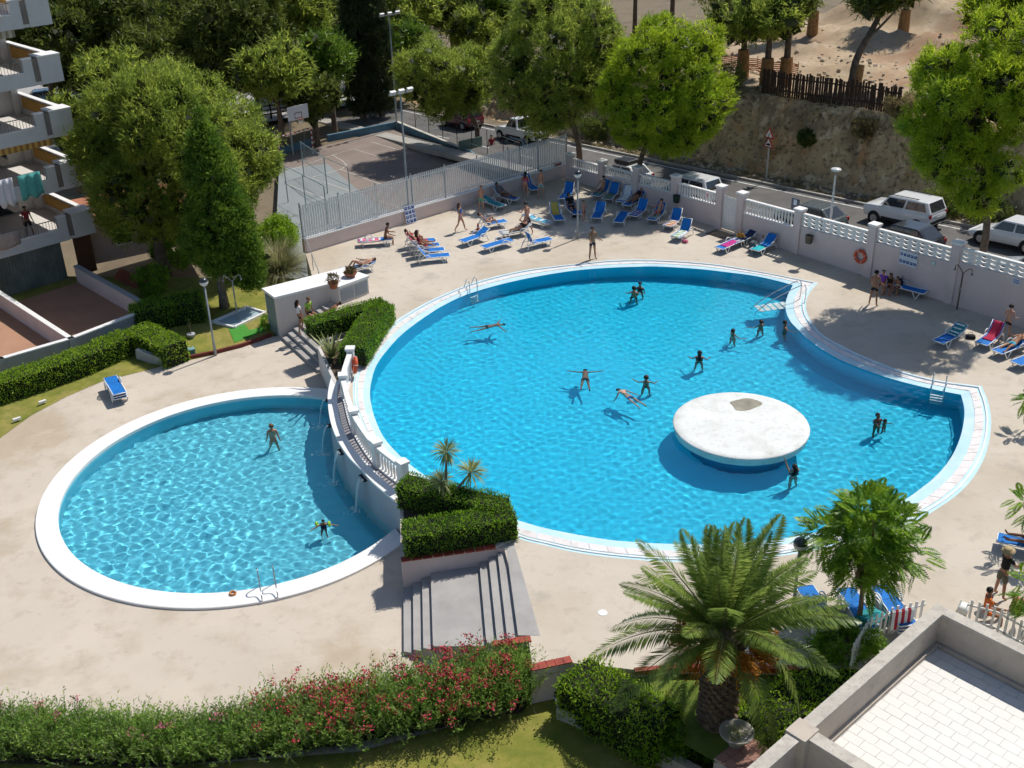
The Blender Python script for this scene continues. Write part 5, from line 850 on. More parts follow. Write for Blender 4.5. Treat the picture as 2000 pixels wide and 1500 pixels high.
# ------------------------------------------------------------------ sports courts
ZC = -1.9; C1, C2 = G(775, 250, ZC), G(520, 312, ZC); ce = (G(1003, 345, ZC) - C1); C3 = C1 + ce; C4 = C2 + ce * 1.25
CRT = mat('court_tarmac', (.235, .19, .165), .9, .1, .5, stain=[(.3, (.18, .145, .125), .5, .7, .6), (1.6, (.29, .24, .21), .6, .75, .5)]); CRT2 = mat('tennis_surface', (.245, .265, .27), .9, .1, .5, stain=[(.5, (.19, .205, .21), .5, .7, .5)])
court = sheet('sports_court', [C2, C4, FENCE_L + fn * .3 - fd * 2, CORNER + fn * .3 + fd * .5, C3, C1], [], ZC, CRT); tag(court, kind='structure')
t2c = sheet('tennis_court', [G(545, 330, ZC), G(640, 320, ZC), G(700, 372, ZC), FENCE_L + fn * .6 + fd * 9, FENCE_L + fn * .6 - fd * 2], [], ZC + .006, CRT2); tag(t2c, kind='structure')
pav2 = sheet('car_park', [C1 + Vector((-3, 3, 0)), C3 + Vector((2.5, 1.5, 0)), wp(-2, 1.0), wp(-75, 1.0)], [], -2.45, ASPH); tag(pav2, kind='structure')
cl = mat('court_line', (.50, .47, .43), .8, .15, 4)
def cline(pts, w=.07, parent=court, z=ZC + .012):
    P = [G(x, y, ZC) for x, y in pts]; A = offset_line(P, w / 2); B = offset_line(P, -w / 2); ribbon('court_line', [V2(a, z) for a in A], [V2(a, z) for a in B], cl, parent)
for pts in [[(650, 303), (690, 291), (750, 309)], [(650, 303), (668, 314), (677, 322), (668, 330), (610, 346)], [(725, 277), (795, 298)], [(560, 335), (650, 303)], [(665, 331), (700, 344), (770, 370)], [(560, 360), (720, 420)], [(600, 345), (840, 425)]]: cline(pts)
bw = thing('court_wall', 'low blue wall around the far side of the sports court', 'wall', (0, 0, 0)); BLW = mat('court_blue', (.10, .20, .27), .8, .12, 1.0, stain=[(1.0, (.16, .26, .3), .55, .75, .5)])
for a, c in ((C2, G(612, 283, ZC)), (G(640, 277, ZC), C1), (C1, G(905, 303, ZC)), (G(905, 303, ZC), C3)): MB().bar(V2(a, ZC + .27), V2(c, ZC + .27), .2, .56).build('wall', BLW, bw)
MB().bar(V2(C1, ZC + .57), V2(G(900, 302, ZC), ZC + .57), .26, .05).build('coping', mat('pale_coping', (.5, .47, .42), .8, .1, 2), bw)
wf_ = thing('wire_fence', 'thin wire fence with dark posts along the court wall', 'fence', (0, 0, 0)); a, c = C1, C3
for k in range(9): q = a.lerp(c, k / 8) + Vector((.5, .3, 0)); MB().tube([V2(q, ZC), V2(q, ZC + 2.4)], .03).build('post', BLACK, wf_)
for z in (.9, 2.35): MB().tube([V2(a + Vector((.5, .3, 0)), ZC + z), V2(c + Vector((.5, .3, 0)), ZC + z)], .014).build('wire', GREYPOLE, wf_)
gpn = thing('court_panel', 'dull green panel at the end of the blue court wall', 'panel', (0, 0, 0)); MB().bar(V2(G(897, 308, ZC), ZC + .75), V2(G(942, 297, ZC), ZC + .75), .06, 1.0).build('panel', mat('dull_green', (.14, .2, .17), .8, .15, 2), gpn)
# basketball hoop
q = G(573, 303, ZC); bh = thing('basketball_hoop', 'basketball hoop with a white backboard on a grey post', 'basketball hoop', q, math.atan2((C1 - C2).y, (C1 - C2).x)); MB().tube([(0, 0, 0), (0, 0, 3.0), (0, -.9, 3.3)], .07, 8).build('post', GREYPOLE, bh)
bd = MB().box((.25, -.95, 3.42), (1.8, .05, 1.05)).build('backboard', mat('board_white', (.72, .72, .74), .5, .04, 2), bh)
for x, z, w, h in ((.25, 3.42, .59, .04), (.25, 3.02, .59, .04), (-.05, 3.22, .04, .44), (.55, 3.22, .04, .44)): MB().box((x, -.98, z), (w, .01, h)).build('target_line', BLACK, bd)
MB().torus((.25, -1.25, 3.02), .225, .018, 18, 5).build('ring', mat('ring_orange', (.45, .10, .03), .5, .1, 4), bh, True); nt_ = MB()
for k in range(12): a_ = k * math.pi / 6; nt_.tube([(.25 + .22 * math.cos(a_), -1.25 + .22 * math.sin(a_), 3.0), (.25 + .12 * math.cos(a_ + .5), -1.25 + .12 * math.sin(a_ + .5), 2.6)], .008, 4)
nt_.build('net', WHITE, bh)
# handball goal with red and white bands
g0, g1 = G(549, 320, ZC), G(615, 300, ZC); gl = thing('handball_goal', 'red and white banded goal frame at the end of the court', 'goal', g0, math.atan2((g1 - g0).y, (g1 - g0).x)); gw = min(3.2, (g1 - g0).length); GR, GW = mat('goal_red', (.30, .04, .035), .6, .15, 4), mat('goal_white', (.62, .60, .58), .6, .1, 4)
for k in range(10):
    m_ = GR if k % 2 else GW
    for x in (0, gw): MB().box((x, 0, k * .2 + .1), (.08, .08, .2)).build('post_band', m_, gl)
for k in range(15): MB().box((gw * (k + .5) / 15, 0, 2.04), (gw / 15, .08, .08)).build('bar_band', GR if k % 2 else GW, gl)
MB().tube([(0, .0, 2.0), (0, .8, 1.9), (0, 1.1, 0)], .025).build('stay', GREYPOLE, gl); MB().tube([(gw, .0, 2.0), (gw, .8, 1.9), (gw, 1.1, 0)], .025).build('stay', GREYPOLE, gl)
# floodlights
def flood(px, py_b, py_t, base, lab, w=1.0):
    zt = Gv(px[1], py_t, base); h = zt - base.z; r = thing('floodlight', lab, 'floodlight', base, fang); MB().tube([(0, 0, 0), (0, 0, h)], [.075, .05], 8).build('pole', GREYPOLE, r); MB().box((0, 0, h), (w * 1.6, .06, .05)).build('crossbar', GREYPOLE, r)
    for k in range(3): MB().box((-w * .6 + k * w * .6, -.1, h + .14), (.38, .16, .24), 0, Matrix.Rotation(R_(30), 4, 'X')).build('lamp_head', mat('lamp_grey', (.5, .5, .5), .4, .05, 3), r)
pF = Gp(797, 399, FENCE_L + fn * .7, CORNER + fn * .7); flood((797, 795), 399, 182, Vector((pF.x, pF.y, ZC)), 'floodlight pole with a crossbar just behind the white slatted fence'); flood((774, 759), 252, 30, C1 + Vector((.05, -.25, 0)), 'taller floodlight pole at the far corner of the sports court', 1.25)
# tennis cage
tc = thing('tennis_cage', 'pale blue chain-link cage at the near left of the courts', 'fence', (0, 0, 0)); CB = mat('cage_blue', (.20, .29, .31), .6, .1, 2); cg = [G(563, 330, ZC), G(640, 335, ZC), G(690, 352, ZC)]; cg2 = [FENCE_L + fn * .9 - fd * 1.2, FENCE_L + fn * .9 + fd * 3.5]
rows = [[G(560, 318, ZC), G(592, 316, ZC)], ]
cage_posts = [(594, 345, 2.6), (640, 378, 2.6), (686, 400, 2.6), (599, 415, 2.6), (640, 438, 2.4), (563, 395, 2.6)]
pts_ = [G(x, y, ZC) for x, y, _ in cage_posts]
for q in pts_: MB().tube([V2(q, ZC), V2(q, ZC + 2.6)], .035).build('post', CB, tc)
def link(a, c, net):
    MB().tube([V2(a, ZC + 2.58), V2(c, ZC + 2.58)], .025).build('top_rail', CB, tc); MB().tube([V2(a, ZC + 1.3), V2(c, ZC + 1.3)], .02).build('mid_rail', CB, tc); n = int((c - a).length / .16); b = MB()
    for k in range(-16, n + 1):
        for dr in (1, -1):
            x0, x1 = k * .16, k * .16 + 2.56; f0, f1 = max(0, x0), min((c - a).length, x1)
            if f1 <= f0: continue
            z0_, z1_ = (f0 - x0), (f1 - x0)
            if dr < 0: z0_, z1_ = 2.56 - z0_, 2.56 - z1_
            d_ = (c - a).normalized(); b.bar(V2(a + d_ * f0, ZC + z0_), V2(a + d_ * f1, ZC + z1_), .003, .003)
    if net: b.build('chain_link', CB, tc)
for a, c, nn_ in ((pts_[0], pts_[1], 1), (pts_[1], pts_[2], 0), (pts_[5], pts_[3], 0), (pts_[3], pts_[4], 0)): link(a, c, nn_)
rf = thing('rail_fence', 'dark wooden rail fence beyond the sports court', 'fence', (0, 0, 0)); a, c = G(478, 240, ZC), G(680, 205, ZC)
for k in range(13): q = a.lerp(c, k / 12); MB().box((q.x, q.y, ZC + .6), (.12, .12, 1.3)).build('post', WOOD, rf)
for z in (.4, .75, 1.1): MB().bar(V2(a, ZC + z), V2(c, ZC + z), .05, .12).build('rail', WOOD, rf)
LOT = mat('pale_street', (.36, .35, .34), .9, .1, .4, stain=[(.4, (.27, .26, .25), .5, .7, .5)]); stt = sheet('street', [G(-40, 262, -2.3), G(90, 300, -2.3), G(240, 285, -2.3), G(480, 250, -2.3), G(760, 190, -2.3), G(760, 130, -2.3), G(400, 200, -2.3), G(200, 225, -2.3), G(60, 130, -2.3), G(-40, 130, -2.3)], [], -2.2, LOT); tag(stt, kind='structure')
# ------------------------------------------------------------------ lamp posts
GLOBED = mat('globe_dark', (.035, .04, .045), .15, .1, 3, spec=.6); GLOBEW = mat('globe_white', (.62, .62, .60), .25, .04, 3)
def globe_lamp(base, h, lab, lean=(0, 0)):
    r = thing('lamp_post', lab, 'lamp post', base); top = (lean[0], lean[1], h - .32); MB().tube([(0, 0, 0), (0, 0, .5), (lean[0] * .2, lean[1] * .2, .9), top], [.075, .075, .05, .045], 8).build('pole', GREYPOLE, r, True); MB().lathe([(.05, 0), (.10, .02), (.13, .06)], top, 12).build('collar', GREYPOLE, r)
    n = 14; prof = lambda a0, a1: [(max(.001, .21 * math.cos(a0 + (a1 - a0) * k / 6)), .21 * math.sin(a0 + (a1 - a0) * k / 6)) for k in range(7)]; c = (top[0], top[1], h - .12); MB().lathe(prof(-1.2, .1), c, n).build('globe', GLOBEW, r, True); MB().lathe(prof(.1, 1.57), (c[0], c[1], c[2] + .004), n).build('shade', GLOBED, r, True); return r
q = G(421.3, 694, ZL); globe_lamp(q, Gv(398, 546, q) - ZL, 'globe lamp post at the garden edge on the lower deck'); q = G(1128, 466, 0); globe_lamp(q, Gv(1129, 336, q), 'globe lamp post on the deck by the far loungers'); q = G(1545, 1222, 0); globe_lamp(q, Gv(1566, 1056, q), 'dark globe lamp post beside the feathery tree')
pL = on_o(1619, 460, .9); pl_ = thing('street_lamp', 'street lamp with a flat white disc head beside the road', 'lamp post', V2(pL, zroad(so(pL)[0]) + .11)); h = Gv(1636, 330, pL) - zroad(so(pL)[0]) - .11; MB().tube([(0, 0, 0), (0, 0, h - .35)], [.08, .05], 8).build('pole', mat('pole_white', (.55, .55, .54), .5, .06, 3), pl_); MB().tube([(0, 0, h - .36), (0, 0, h - .08)], .025).build('neck', GREYPOLE, pl_); MB().lathe([(.02, -.10), (.24, -.06), (.29, 0), (.24, .06), (.001, .10)], (0, 0, h - .04), 18).build('disc_head', GLOBEW, pl_, True)
for px, py, pyb, Y, lab in [(402, 90, 140, 96, 'double-headed street lamp among the dark background pines')]:
    d = _ray(px, py); p = Vector((0, 0, CAM_H)) + d * (Y / d.y); r = thing('street_lamp', lab, 'lamp post', (p.x, p.y, -2.5)); h = p.z + 2.5; MB().tube([(0, 0, 0), (0, 0, h)], .07).build('pole', GREYPOLE, r)
    for s in (-1, 1): MB().tube([(0, 0, h), (s * .5, 0, h + .25)], .03).build('arm', GREYPOLE, r); MB().box((s * .75, 0, h + .27), (.6, .25, .1)).build('lamp_head', GLOBEW, r)
# ------------------------------------------------------------------ road sign, meter, picket fence
p = Gp(1497, 346, wp(0, 8.75), wp(10, 8.75)); s_, _ = so(p); rsn = thing('road_sign', 'pole with two red-bordered triangular warning signs beside the rock bank', 'road sign', wp(s_, 8.75, zroad(s_) + .05), ang); MB().tube([(0, 0, 0), (0, 0, 3.35)], .05, 8).build('pole', mat('pole_grey', (.42, .43, .43), .5, .05, 3), rsn); SR_ = mat('sign_red', (.35, .03, .035), .5, .1, 3)
for z in (2.45, 3.05):
    tri = lambda s, y: [(-.45 * s, y, z - .26 * s), (.45 * s, y, z - .26 * s), (0, y, z + .52 * s)]
    pt_ = MB().add(tri(.9, -.05) + tri(.9, -.08), [(0, 1, 2), (5, 4, 3), (0, 3, 4, 1), (1, 4, 5, 2), (2, 5, 3, 0)]).build('triangle_plate', SR_, rsn); MB().add(tri(.62, -.086), [(2, 1, 0)]).build('white_field', mat('sign_field', (.7, .7, .68), .5, .03, 3), pt_)
    g_ = MB(); (g_.box((0, -.092, z - .06), (.05, .006, .2)).box((.06, -.092, z + .08), (.06, .006, .06)) if z > 2.6 else g_.add([(-.2, -.092, z - .1), (.2, -.092, z - .1), (.12, -.092, z + .02), (-.05, -.092, z + .06)], [(0, 1, 2, 3)])); g_.build('symbol', BLACK, pt_)
p = on_o(1553, 418, .75); pm = thing('parking_sign', 'dark square sign plate on a post behind the boundary wall', 'road sign', V2(p, zroad(so(p)[0]) + .11), ang); MB().tube([(0, 0, 0), (0, 0, 2.0)], .04).build('post', GREYPOLE, pm); MB().box((0, -.05, 1.85), (.5, .05, .62)).build('plate', mat('plate_dark', (.10, .12, .16), .4, .1, 3), pm); MB().box((0, -.08, 1.95), (.2, .01, .3)).build('symbol', SIGNW, pm)
pk = thing('picket_fence', 'dark wooden picket fence on top of the rock bank', 'fence', (0, 0, 0)); PKM = MB().box((0, 0, .85), (.14, .03, 1.7)).mesh('picket', WOOD); sA, sB, oF = 5.2, 15.6, 12.5
for k in range(60): s = sA + (sB - sA) * k / 59; q = wp(s, oF); z = zhill(q.x, q.y) - .08; o = inst('picket', PKM, pk, (q.x, q.y, z), (RNG.uniform(-.04, .04), RNG.uniform(-.03, .03), ang), (1, 1, RNG.uniform(.94, 1.05)))
for zz_ in (.4, 1.25):
    for k in range(13): s0, s1 = sA + (sB - sA) * k / 13, sA + (sB - sA) * (k + 1) / 13; a, c = wp(s0, oF + .04), wp(s1, oF + .04); MB().bar(V2(a, zhill(a.x, a.y) + zz_), V2(c, zhill(c.x, c.y) + zz_), .04, .10).build('rail', WOOD, pk)
rng = np.random.default_rng(77); RUB = mat('rubble', (.42, .35, .26), .95, .2, 2)
b = MB()
for k in range(900):
    s, o = rng.uniform(-8, 26), abs(rng.normal(0, 1)) * 9 + (12.6 if k % 3 else 9.0); o = o if k % 3 else 8.7 + rng.uniform(0, 1.2); q = wp(s, o); r = rng.uniform(.04, .2); b.ball((q.x, q.y, zhill(q.x, q.y) + r * .2), r, 6, 4, (1, rng.uniform(.6, 1.2), rng.uniform(.5, .9)))
tag(b.build('rubble_stones', RUB), 'loose stones scattered over the bank and plateau', 'stones', kind='stuff')
on_ = thing('safety_net', 'orange plastic safety net along the edge of the dusty plateau', 'net', (0, 0, 0)); ONM = mat('net_orange', (.50, .13, .04), .8, .2, 3)
for k in range(7): q = wp(-3 + k * 1.2, 17.5); MB().tube([V2(q, zhill(q.x, q.y) - .1), V2(q, zhill(q.x, q.y) + 1.1)], .02).build('post', WOOD, on_)
for j in range(7):
    for k in range(6): a, c = wp(-3 + k * 1.2, 17.5), wp(-1.8 + k * 1.2, 17.5); MB().bar(V2(a, zhill(a.x, a.y) + .1 + j * .13), V2(c, zhill(c.x, c.y) + .1 + j * .13), .012, .07).build('net_strand', ONM, on_)
# ------------------------------------------------------------------ near right: terrace roof, fence, pedestal, trough, bucket
ta, tb_ = Vector((-.745, -.667, 0)).normalized(), Vector((.67, -.742, 0)).normalized(); tc0 = Vector((10.82, 22.94, 0)); ZT, ZP = 2.66, 3.70
def Tp(a, c, z=0.0): p = tc0 + ta * a + tb_ * c; return Vector((p.x, p.y, z))
def Tbox(a0, a1, c0_, c1, z0, z1): return MB().prism([tuple(Tp(a0, c0_).xy), tuple(Tp(a1, c0_).xy), tuple(Tp(a1, c1).xy), tuple(Tp(a0, c1).xy)], z0, z1)
ter = thing('roof_terrace', 'flat roof terrace with concrete parapets and white floor tiles in the near right corner', 'building', (0, 0, 0)); CAP = mat('parapet_cap', (.50, .46, .40), .9, .12, 2.0, bump=.3, bscale=30, stain=[(3.0, (.34, .31, .27), .5, .68, .6), (14.0, (.3, .27, .24), .54, .68, .6)])
Tbox(.02, 12, .02, 12, ZL - .1, ZT - .06).build('body', CONC, ter); Tbox(.0, 12, 0, .24, ZT - .3, ZP - .07).build('parapet', CONC, ter); Tbox(0, .24, .24, 12, ZT - .3, ZP - .07).build('parapet', CONC, ter); Tbox(6.05, 6.30, .24, 12, ZT - .3, ZP - .07).build('parapet', CONC, ter)
Tbox(-.04, 12, -.04, .29, ZP - .07, ZP).build('parapet_cap', CAP, ter); Tbox(-.04, .29, .29, 12, ZP - .07, ZP).build('parapet_cap', CAP, ter); Tbox(6.0, 6.34, .29, 12, ZP - .07, ZP).build('parapet_cap', CAP, ter); Tbox(5.95, 6.50, -.10, .42, ZT - .3, ZP + .05).build('pier', CONC, ter)
Tbox(.24, 6.05, .24, .34, ZT - .06, ZT + .12).build('skirting', CONC, ter); Tbox(.24, .34, .34, 12, ZT - .06, ZT + .12).build('skirting', CONC, ter)
TILE = mat('white_tile', (.68, .66, .62), .5, .03, 1.5, stain=[(.8, (.66, .64, .61), .55, .75, .5)]); GROUT = mat('grout', (.50, .48, .45), .9, .1, 4); Tbox(.30, 6.05, .30, 9.0, ZT - .06, ZT - .012).build('grout_bed', GROUT, ter)
TM = MB().box((0, 0, 0), (.436, .286, .024)).mesh('tile', TILE); ta_ang = math.atan2(tb_.y, tb_.x)
for i in range(19):
    for j in range(-1, 15):
        a, c = .36 + .145 + i * .294, .36 + .22 + j * .444 + (.222 if i % 2 else 0)
        if a > 5.95: continue
        q = Tp(a, c, ZT - .010 + RNG.uniform(-.001, .002)); inst('tile', TM, ter, q, (0, 0, ta_ang))
WPK = MB().box((0, 0, .5), (.075, .03, 1.0)).mesh('picket', PLASTIC)
def pickets(label, pts, z0=0.0):
    r = thing('white_picket_fence', label, 'fence', (0, 0, 0))
    for a, c in zip(pts[:-1], pts[1:]):
        L_ = (c - a).length; n = int(L_ / .19); an = math.atan2((c - a).y, (c - a).x)
        for k in range(n): q = a.lerp(c, (k + .5) / n); inst('picket', WPK, r, (q.x, q.y, z0), (0, 0, an))
        for z in (.25, .8): MB().bar(V2(a, z0 + z), V2(c, z0 + z), .03, .06).build('rail', PLASTIC, r)
pickets('white picket fence between the palm bed and the stacked loungers', [G(1658, 1312, 0), G(1690, 1260, 0), G(1740, 1236, 0), G(1800, 1222, 0)]); pickets('white picket fence behind the far parapet beside the seated sunbather', [G(1882, 1222, 0), G(1940, 1238, 0), G(2030, 1290, 0)])
bed2 = sheet('palm_bed', [G(1120, 1330, -.3), G(1095, 1292, 0) + Vector((.2, .1, 0)), G(1240, 1308, 0), G(1330, 1300, 0), G(1560, 1304, 0), G(1668, 1300, -.3), G(1560, 1392, -.3), G(1500, 1440, -.3), G(1400, 1490, -.3)], [], -.3, GRASS2); tag(bed2, kind='structure')
kw = thing('bed_wall', 'low concrete edging wall below the bushy hedge and palm', 'wall', (0, 0, 0)); a, c = G(1104, 1345, -.45), G(1410, 1512, -.45); MB().bar(V2(a, -1.0), V2(c, -1.0), .26, .5).build('wall', CONC, kw)
ke = thing('deck_kerb', 'thin red kerb where the deck meets the palm bed', 'kerb', (0, 0, 0)); kp = [G(1240, 1309, 0), G(1330, 1301, 0), G(1440, 1303, 0), G(1560, 1305, 0)]
for a, c in zip(kp[:-1], kp[1:]): MB().bar(V2(a, -.05), V2(c, -.05), .16, .16).build('kerb_block', REDTILE, ke)
ps = thing('tiled_pedestal', 'low pink-tiled pedestal in front of the palm', 'pedestal', G(1452, 1475, -.25), R_(38)); MB().box((0, 0, -.5), (1.35, .85, 1.0)).build('body', PINKW, ps)
for i in range(4):
    for j in range(3): MB().box((-.50 + i * .333, -.283 + j * .283, .012), (.32, .27, .03)).build('tile', mat('pink_tile', (.42, .22, .17), .7, .12, 3), ps)
q = G(1437, 1452, -.2); bw_ = thing('bowl_planter', 'round stone bowl planter on the tiled pedestal', 'planter', (q.x, q.y, -.222)); MB().lathe([(.16, 0), (.2, .03), (.14, .1), (.33, .25), (.46, .42), (.47, .46), (.42, .46), (.38, .38), (.001, .36)], (0, 0, 0), 22).build('bowl', mat('bowl_stone', (.40, .37, .33), .9, .15, 3), bw_, True)
rng = np.random.default_rng(2); n = 70; D = unit(rng.normal(size=(n, 3)) * np.array([1, 1, .4]) + np.array([0, 0, .8])); np_mesh('spiky_plant', blades(np.tile([0, 0, .36], (n, 1)) + rng.normal(0, .12, (n, 3)) * np.array([1, 1, 0]), D, rng.uniform(.2, .4, n), np.full(n, .03), rng), 3, YUC, bw_)
q = G(1149, 1412, ZL); tr = thing('concrete_trough', 'oblong concrete trough with rubble on the near lawn', 'trough', (q.x, q.y, ZL), R_(-31)); TRM = mat('trough_concrete', (.40, .38, .32), .9, .1, 2)
MB().box((0, 0, .06), (1.75, .62, .12)).build('base', TRM, tr)
for x, y, w, d_ in ((0, -.28, 1.75, .06), (0, .28, 1.75, .06), (-.845, 0, .06, .5), (.845, 0, .06, .5)): MB().box((x, y, .27), (w, d_, .34)).build('side', TRM, tr)
b = MB()
for k in range(60): b.ball((RNG.uniform(-.75, .2), RNG.uniform(-.2, .2), .27 + RNG.uniform(0, .06)), RNG.uniform(.03, .07), 5, 4, (1, 1, .6))
b.build('rubble', mat('grey_rubble', (.22, .23, .25), .9, .4, 9), tr); MB().box((0, 0, .2), (1.62, .5, .14)).build('soil', EARTH, tr)
q = G(1094, 1376, ZL); bk = thing('plastic_bucket', 'white plastic bucket with a dark rim beside the trough', 'bucket', (q.x, q.y, ZL)); MB().lathe([(.13, 0), (.17, .34)], (0, 0, 0), 18).build('body', PLASTIC, bk, True); MB().lathe([(.175, .34), (.185, .36), (.185, .42), (.16, .42), (.13, .12), (.001, .12)], (0, 0, 0), 18).build('rim', BLACK, bk, True)
# garden bits at the left
ty = thing('shower_tray', 'pale blue shower tray with a white kerb on the garden lawn', 'shower tray', (0, 0, 0)); tq = [G(416, 631, ZL), G(482, 602, ZL), G(519, 613, ZL), G(458, 642, ZL)]; sheet('basin_floor', tq, [], ZL + .03, mat('tray_blue', (.36, .47, .52), .6, .08, 2), ty)
for a, c in zip(tq, tq[1:] + tq[:1]): MB().bar(V2(a, ZL + .06), V2(c, ZL + .06), .12, .14).build('kerb', WHITE, ty)
q = G(465, 625, ZL); shower((q.x, q.y, ZL + .03), R_(10), 'grey double-armed shower post on the pale blue tray')
for lab, pts in [('bright green artificial turf mat in front of the shower tray', [(447, 644), (478, 634), (494, 657), (458, 670)]), ('second narrow green turf mat beside the pump house', [(494, 657), (520, 645), (512, 640), (486, 646)])]:
    mt = tag(sheet('turf_mat', [G(x, y, ZL) for x, y in pts], [], ZL + .035, mat('turf_green', (.06, .26, .035), .9, .1, 6)), lab, 'mat'); md = mt.modifiers.new('thick', 'SOLIDIFY'); md.thickness = .02
gk = thing('garden_kerb', 'thin dark red kerb between the garden and the lower deck', 'kerb', (0, 0, 0)); kp = [G(x, y, ZL) for x, y in [(330, 711), (375, 700), (420, 691), (475, 677), (530, 657)]]
for a, c in zip(kp[:-1], kp[1:]): MB().bar(V2(a, ZL + .08), V2(c, ZL + .08), .12, .2).build('kerb_block', mat('dark_red_kerb', (.16, .04, .03), .8, .2, 3), gk)
rmp = thing('sloping_kerb', 'sloping white concrete kerb under the short hedge block', 'kerb', (0, 0, 0)); MB().bar(G(268, 690, ZL + .35), G(330, 711, ZL + .12), .2, .5).build('body', GWALL, rmp)
q = G(374, 660, ZL); sp = thing('potted_sapling', 'bare sapling in a small grey pot beside the lamp post', 'plant', q); MB().lathe([(.14, 0), (.22, .22), (.2, .24), (.001, .2)], (0, 0, 0), 12).build('pot', GWALL, sp, True); MB().tube([(0, 0, .2), (.03, 0, .7), (0, .02, 1.1)], [.02, .015, .006], 5).build('stem', BARKG, sp); MB().tube([(.03, 0, .5), (-.08, 0, .8)], [.012, .005], 5).build('twig', BARKG, sp)
for px, py, lab in [(84, 790, 'small white garden spotlight on the lawn, right of the two'), (34, 824, 'small white garden spotlight near the left edge of the lawn')]:
    q = G(px, py, ZL); gl_ = thing('garden_spotlight', lab, 'spotlight', q, R_(40)); MB().box((0, 0, .14), (.34, .12, .12)).build('housing', PLASTIC, gl_, bevel=.02); MB().tube([(0, 0, 0), (0, 0, .1)], .02).build('spike', BLACK, gl_)
q = G(373, 692, ZL); cb = thing('tool_box', 'small teal box at the end of the short hedge block', 'box', (q.x, q.y, ZL), R_(30)); MB().box((0, 0, .14), (.4, .3, .28)).build('body', mat('teal_plastic', (.10, .24, .26), .5, .1, 3), cb, bevel=.02); MB().box((0, 0, .295), (.42, .32, .03)).build('lid', mat('teal_plastic2', (.2, .36, .38), .5, .1, 3), cb)
for px, py, lab, s in [(652, 563, 'terracotta pot with a dry plant on the pump house roof, front one', 1), (685, 540, 'terracotta bowl on the pump house roof, rear one', 0)]:
    q = G(px, py, .97); pt = thing('flower_pot', lab, 'pot', (q.x, q.y, .97)); MB().lathe([(.16, 0), (.25, .3), (.28, .32), (.26, .35), (.22, .33), (.001, .26)] if s else [(.2, 0), (.34, .2), (.36, .24), (.32, .24), (.001, .16)], (0, 0, 0), 14).build('body', TERRA, pt, True); crown('foliage', [(0, 0, .5, .28, .28, .25)] if s else [(0, 0, .32, .25, .25, .12)], 60, 10, .14, .03, mat('dry_leaf', (.17, .13, .05), .8, .3, 5, island=.3), pt, 'leaf', .1, 5)
q = G(1177, 1197, 0); dc = thing('drain_cover', 'round white drain cover set in the deck near the palm', 'drain', (q.x, q.y, 0)); MB().lathe([(.15, .001), (.15, .012), (.11, .014)], (0, 0, 0), 20).build('frame', PLASTIC, dc); MB().lathe([(.10, .006), (.10, .012), (.001, .012)], (0, 0, 0), 16).build('grate', GREYPOLE, dc)
gr_rng = np.random.default_rng(5)
# ================================================================== vehicles
RIM = mat('wheel_rim', (.50, .50, .51), .3, .05, 4, metal=.7); LAMPW = mat('headlamp', (.65, .66, .66), .15, .03, 4, spec=.6); LAMPR = mat('tail_lamp', (.42, .015, .02), .25, .1, 4, spec=.6); PLATE = mat('number_plate', (.62, .62, .58), .5, .03, 4); TRIM = mat('black_trim', (.025, .025, .027), .6, .1, 4)
TYRE = MB().lathe([(.20, -.1), (.30, -.11), (.335, -.08), (.335, .08), (.30, .11), (.20, .1)], (0, 0, 0), 20).mesh('tyre', RUBBER, True)
_r = MB().lathe([(.205, .06), (.19, .09), (.05, .075), (.001, .085)], (0, 0, 0), 20)
for k in range(5): a = k * 1.2566; _r.bar((.05 * math.cos(a), .05 * math.sin(a), .092), (.18 * math.cos(a), .18 * math.sin(a), .10), .05, .02)
RIMM = _r.mesh('rim', RIM)
def paint(name, col): return mat(name, col, .22, .03, 1.0, spec=.5, coat=.6)
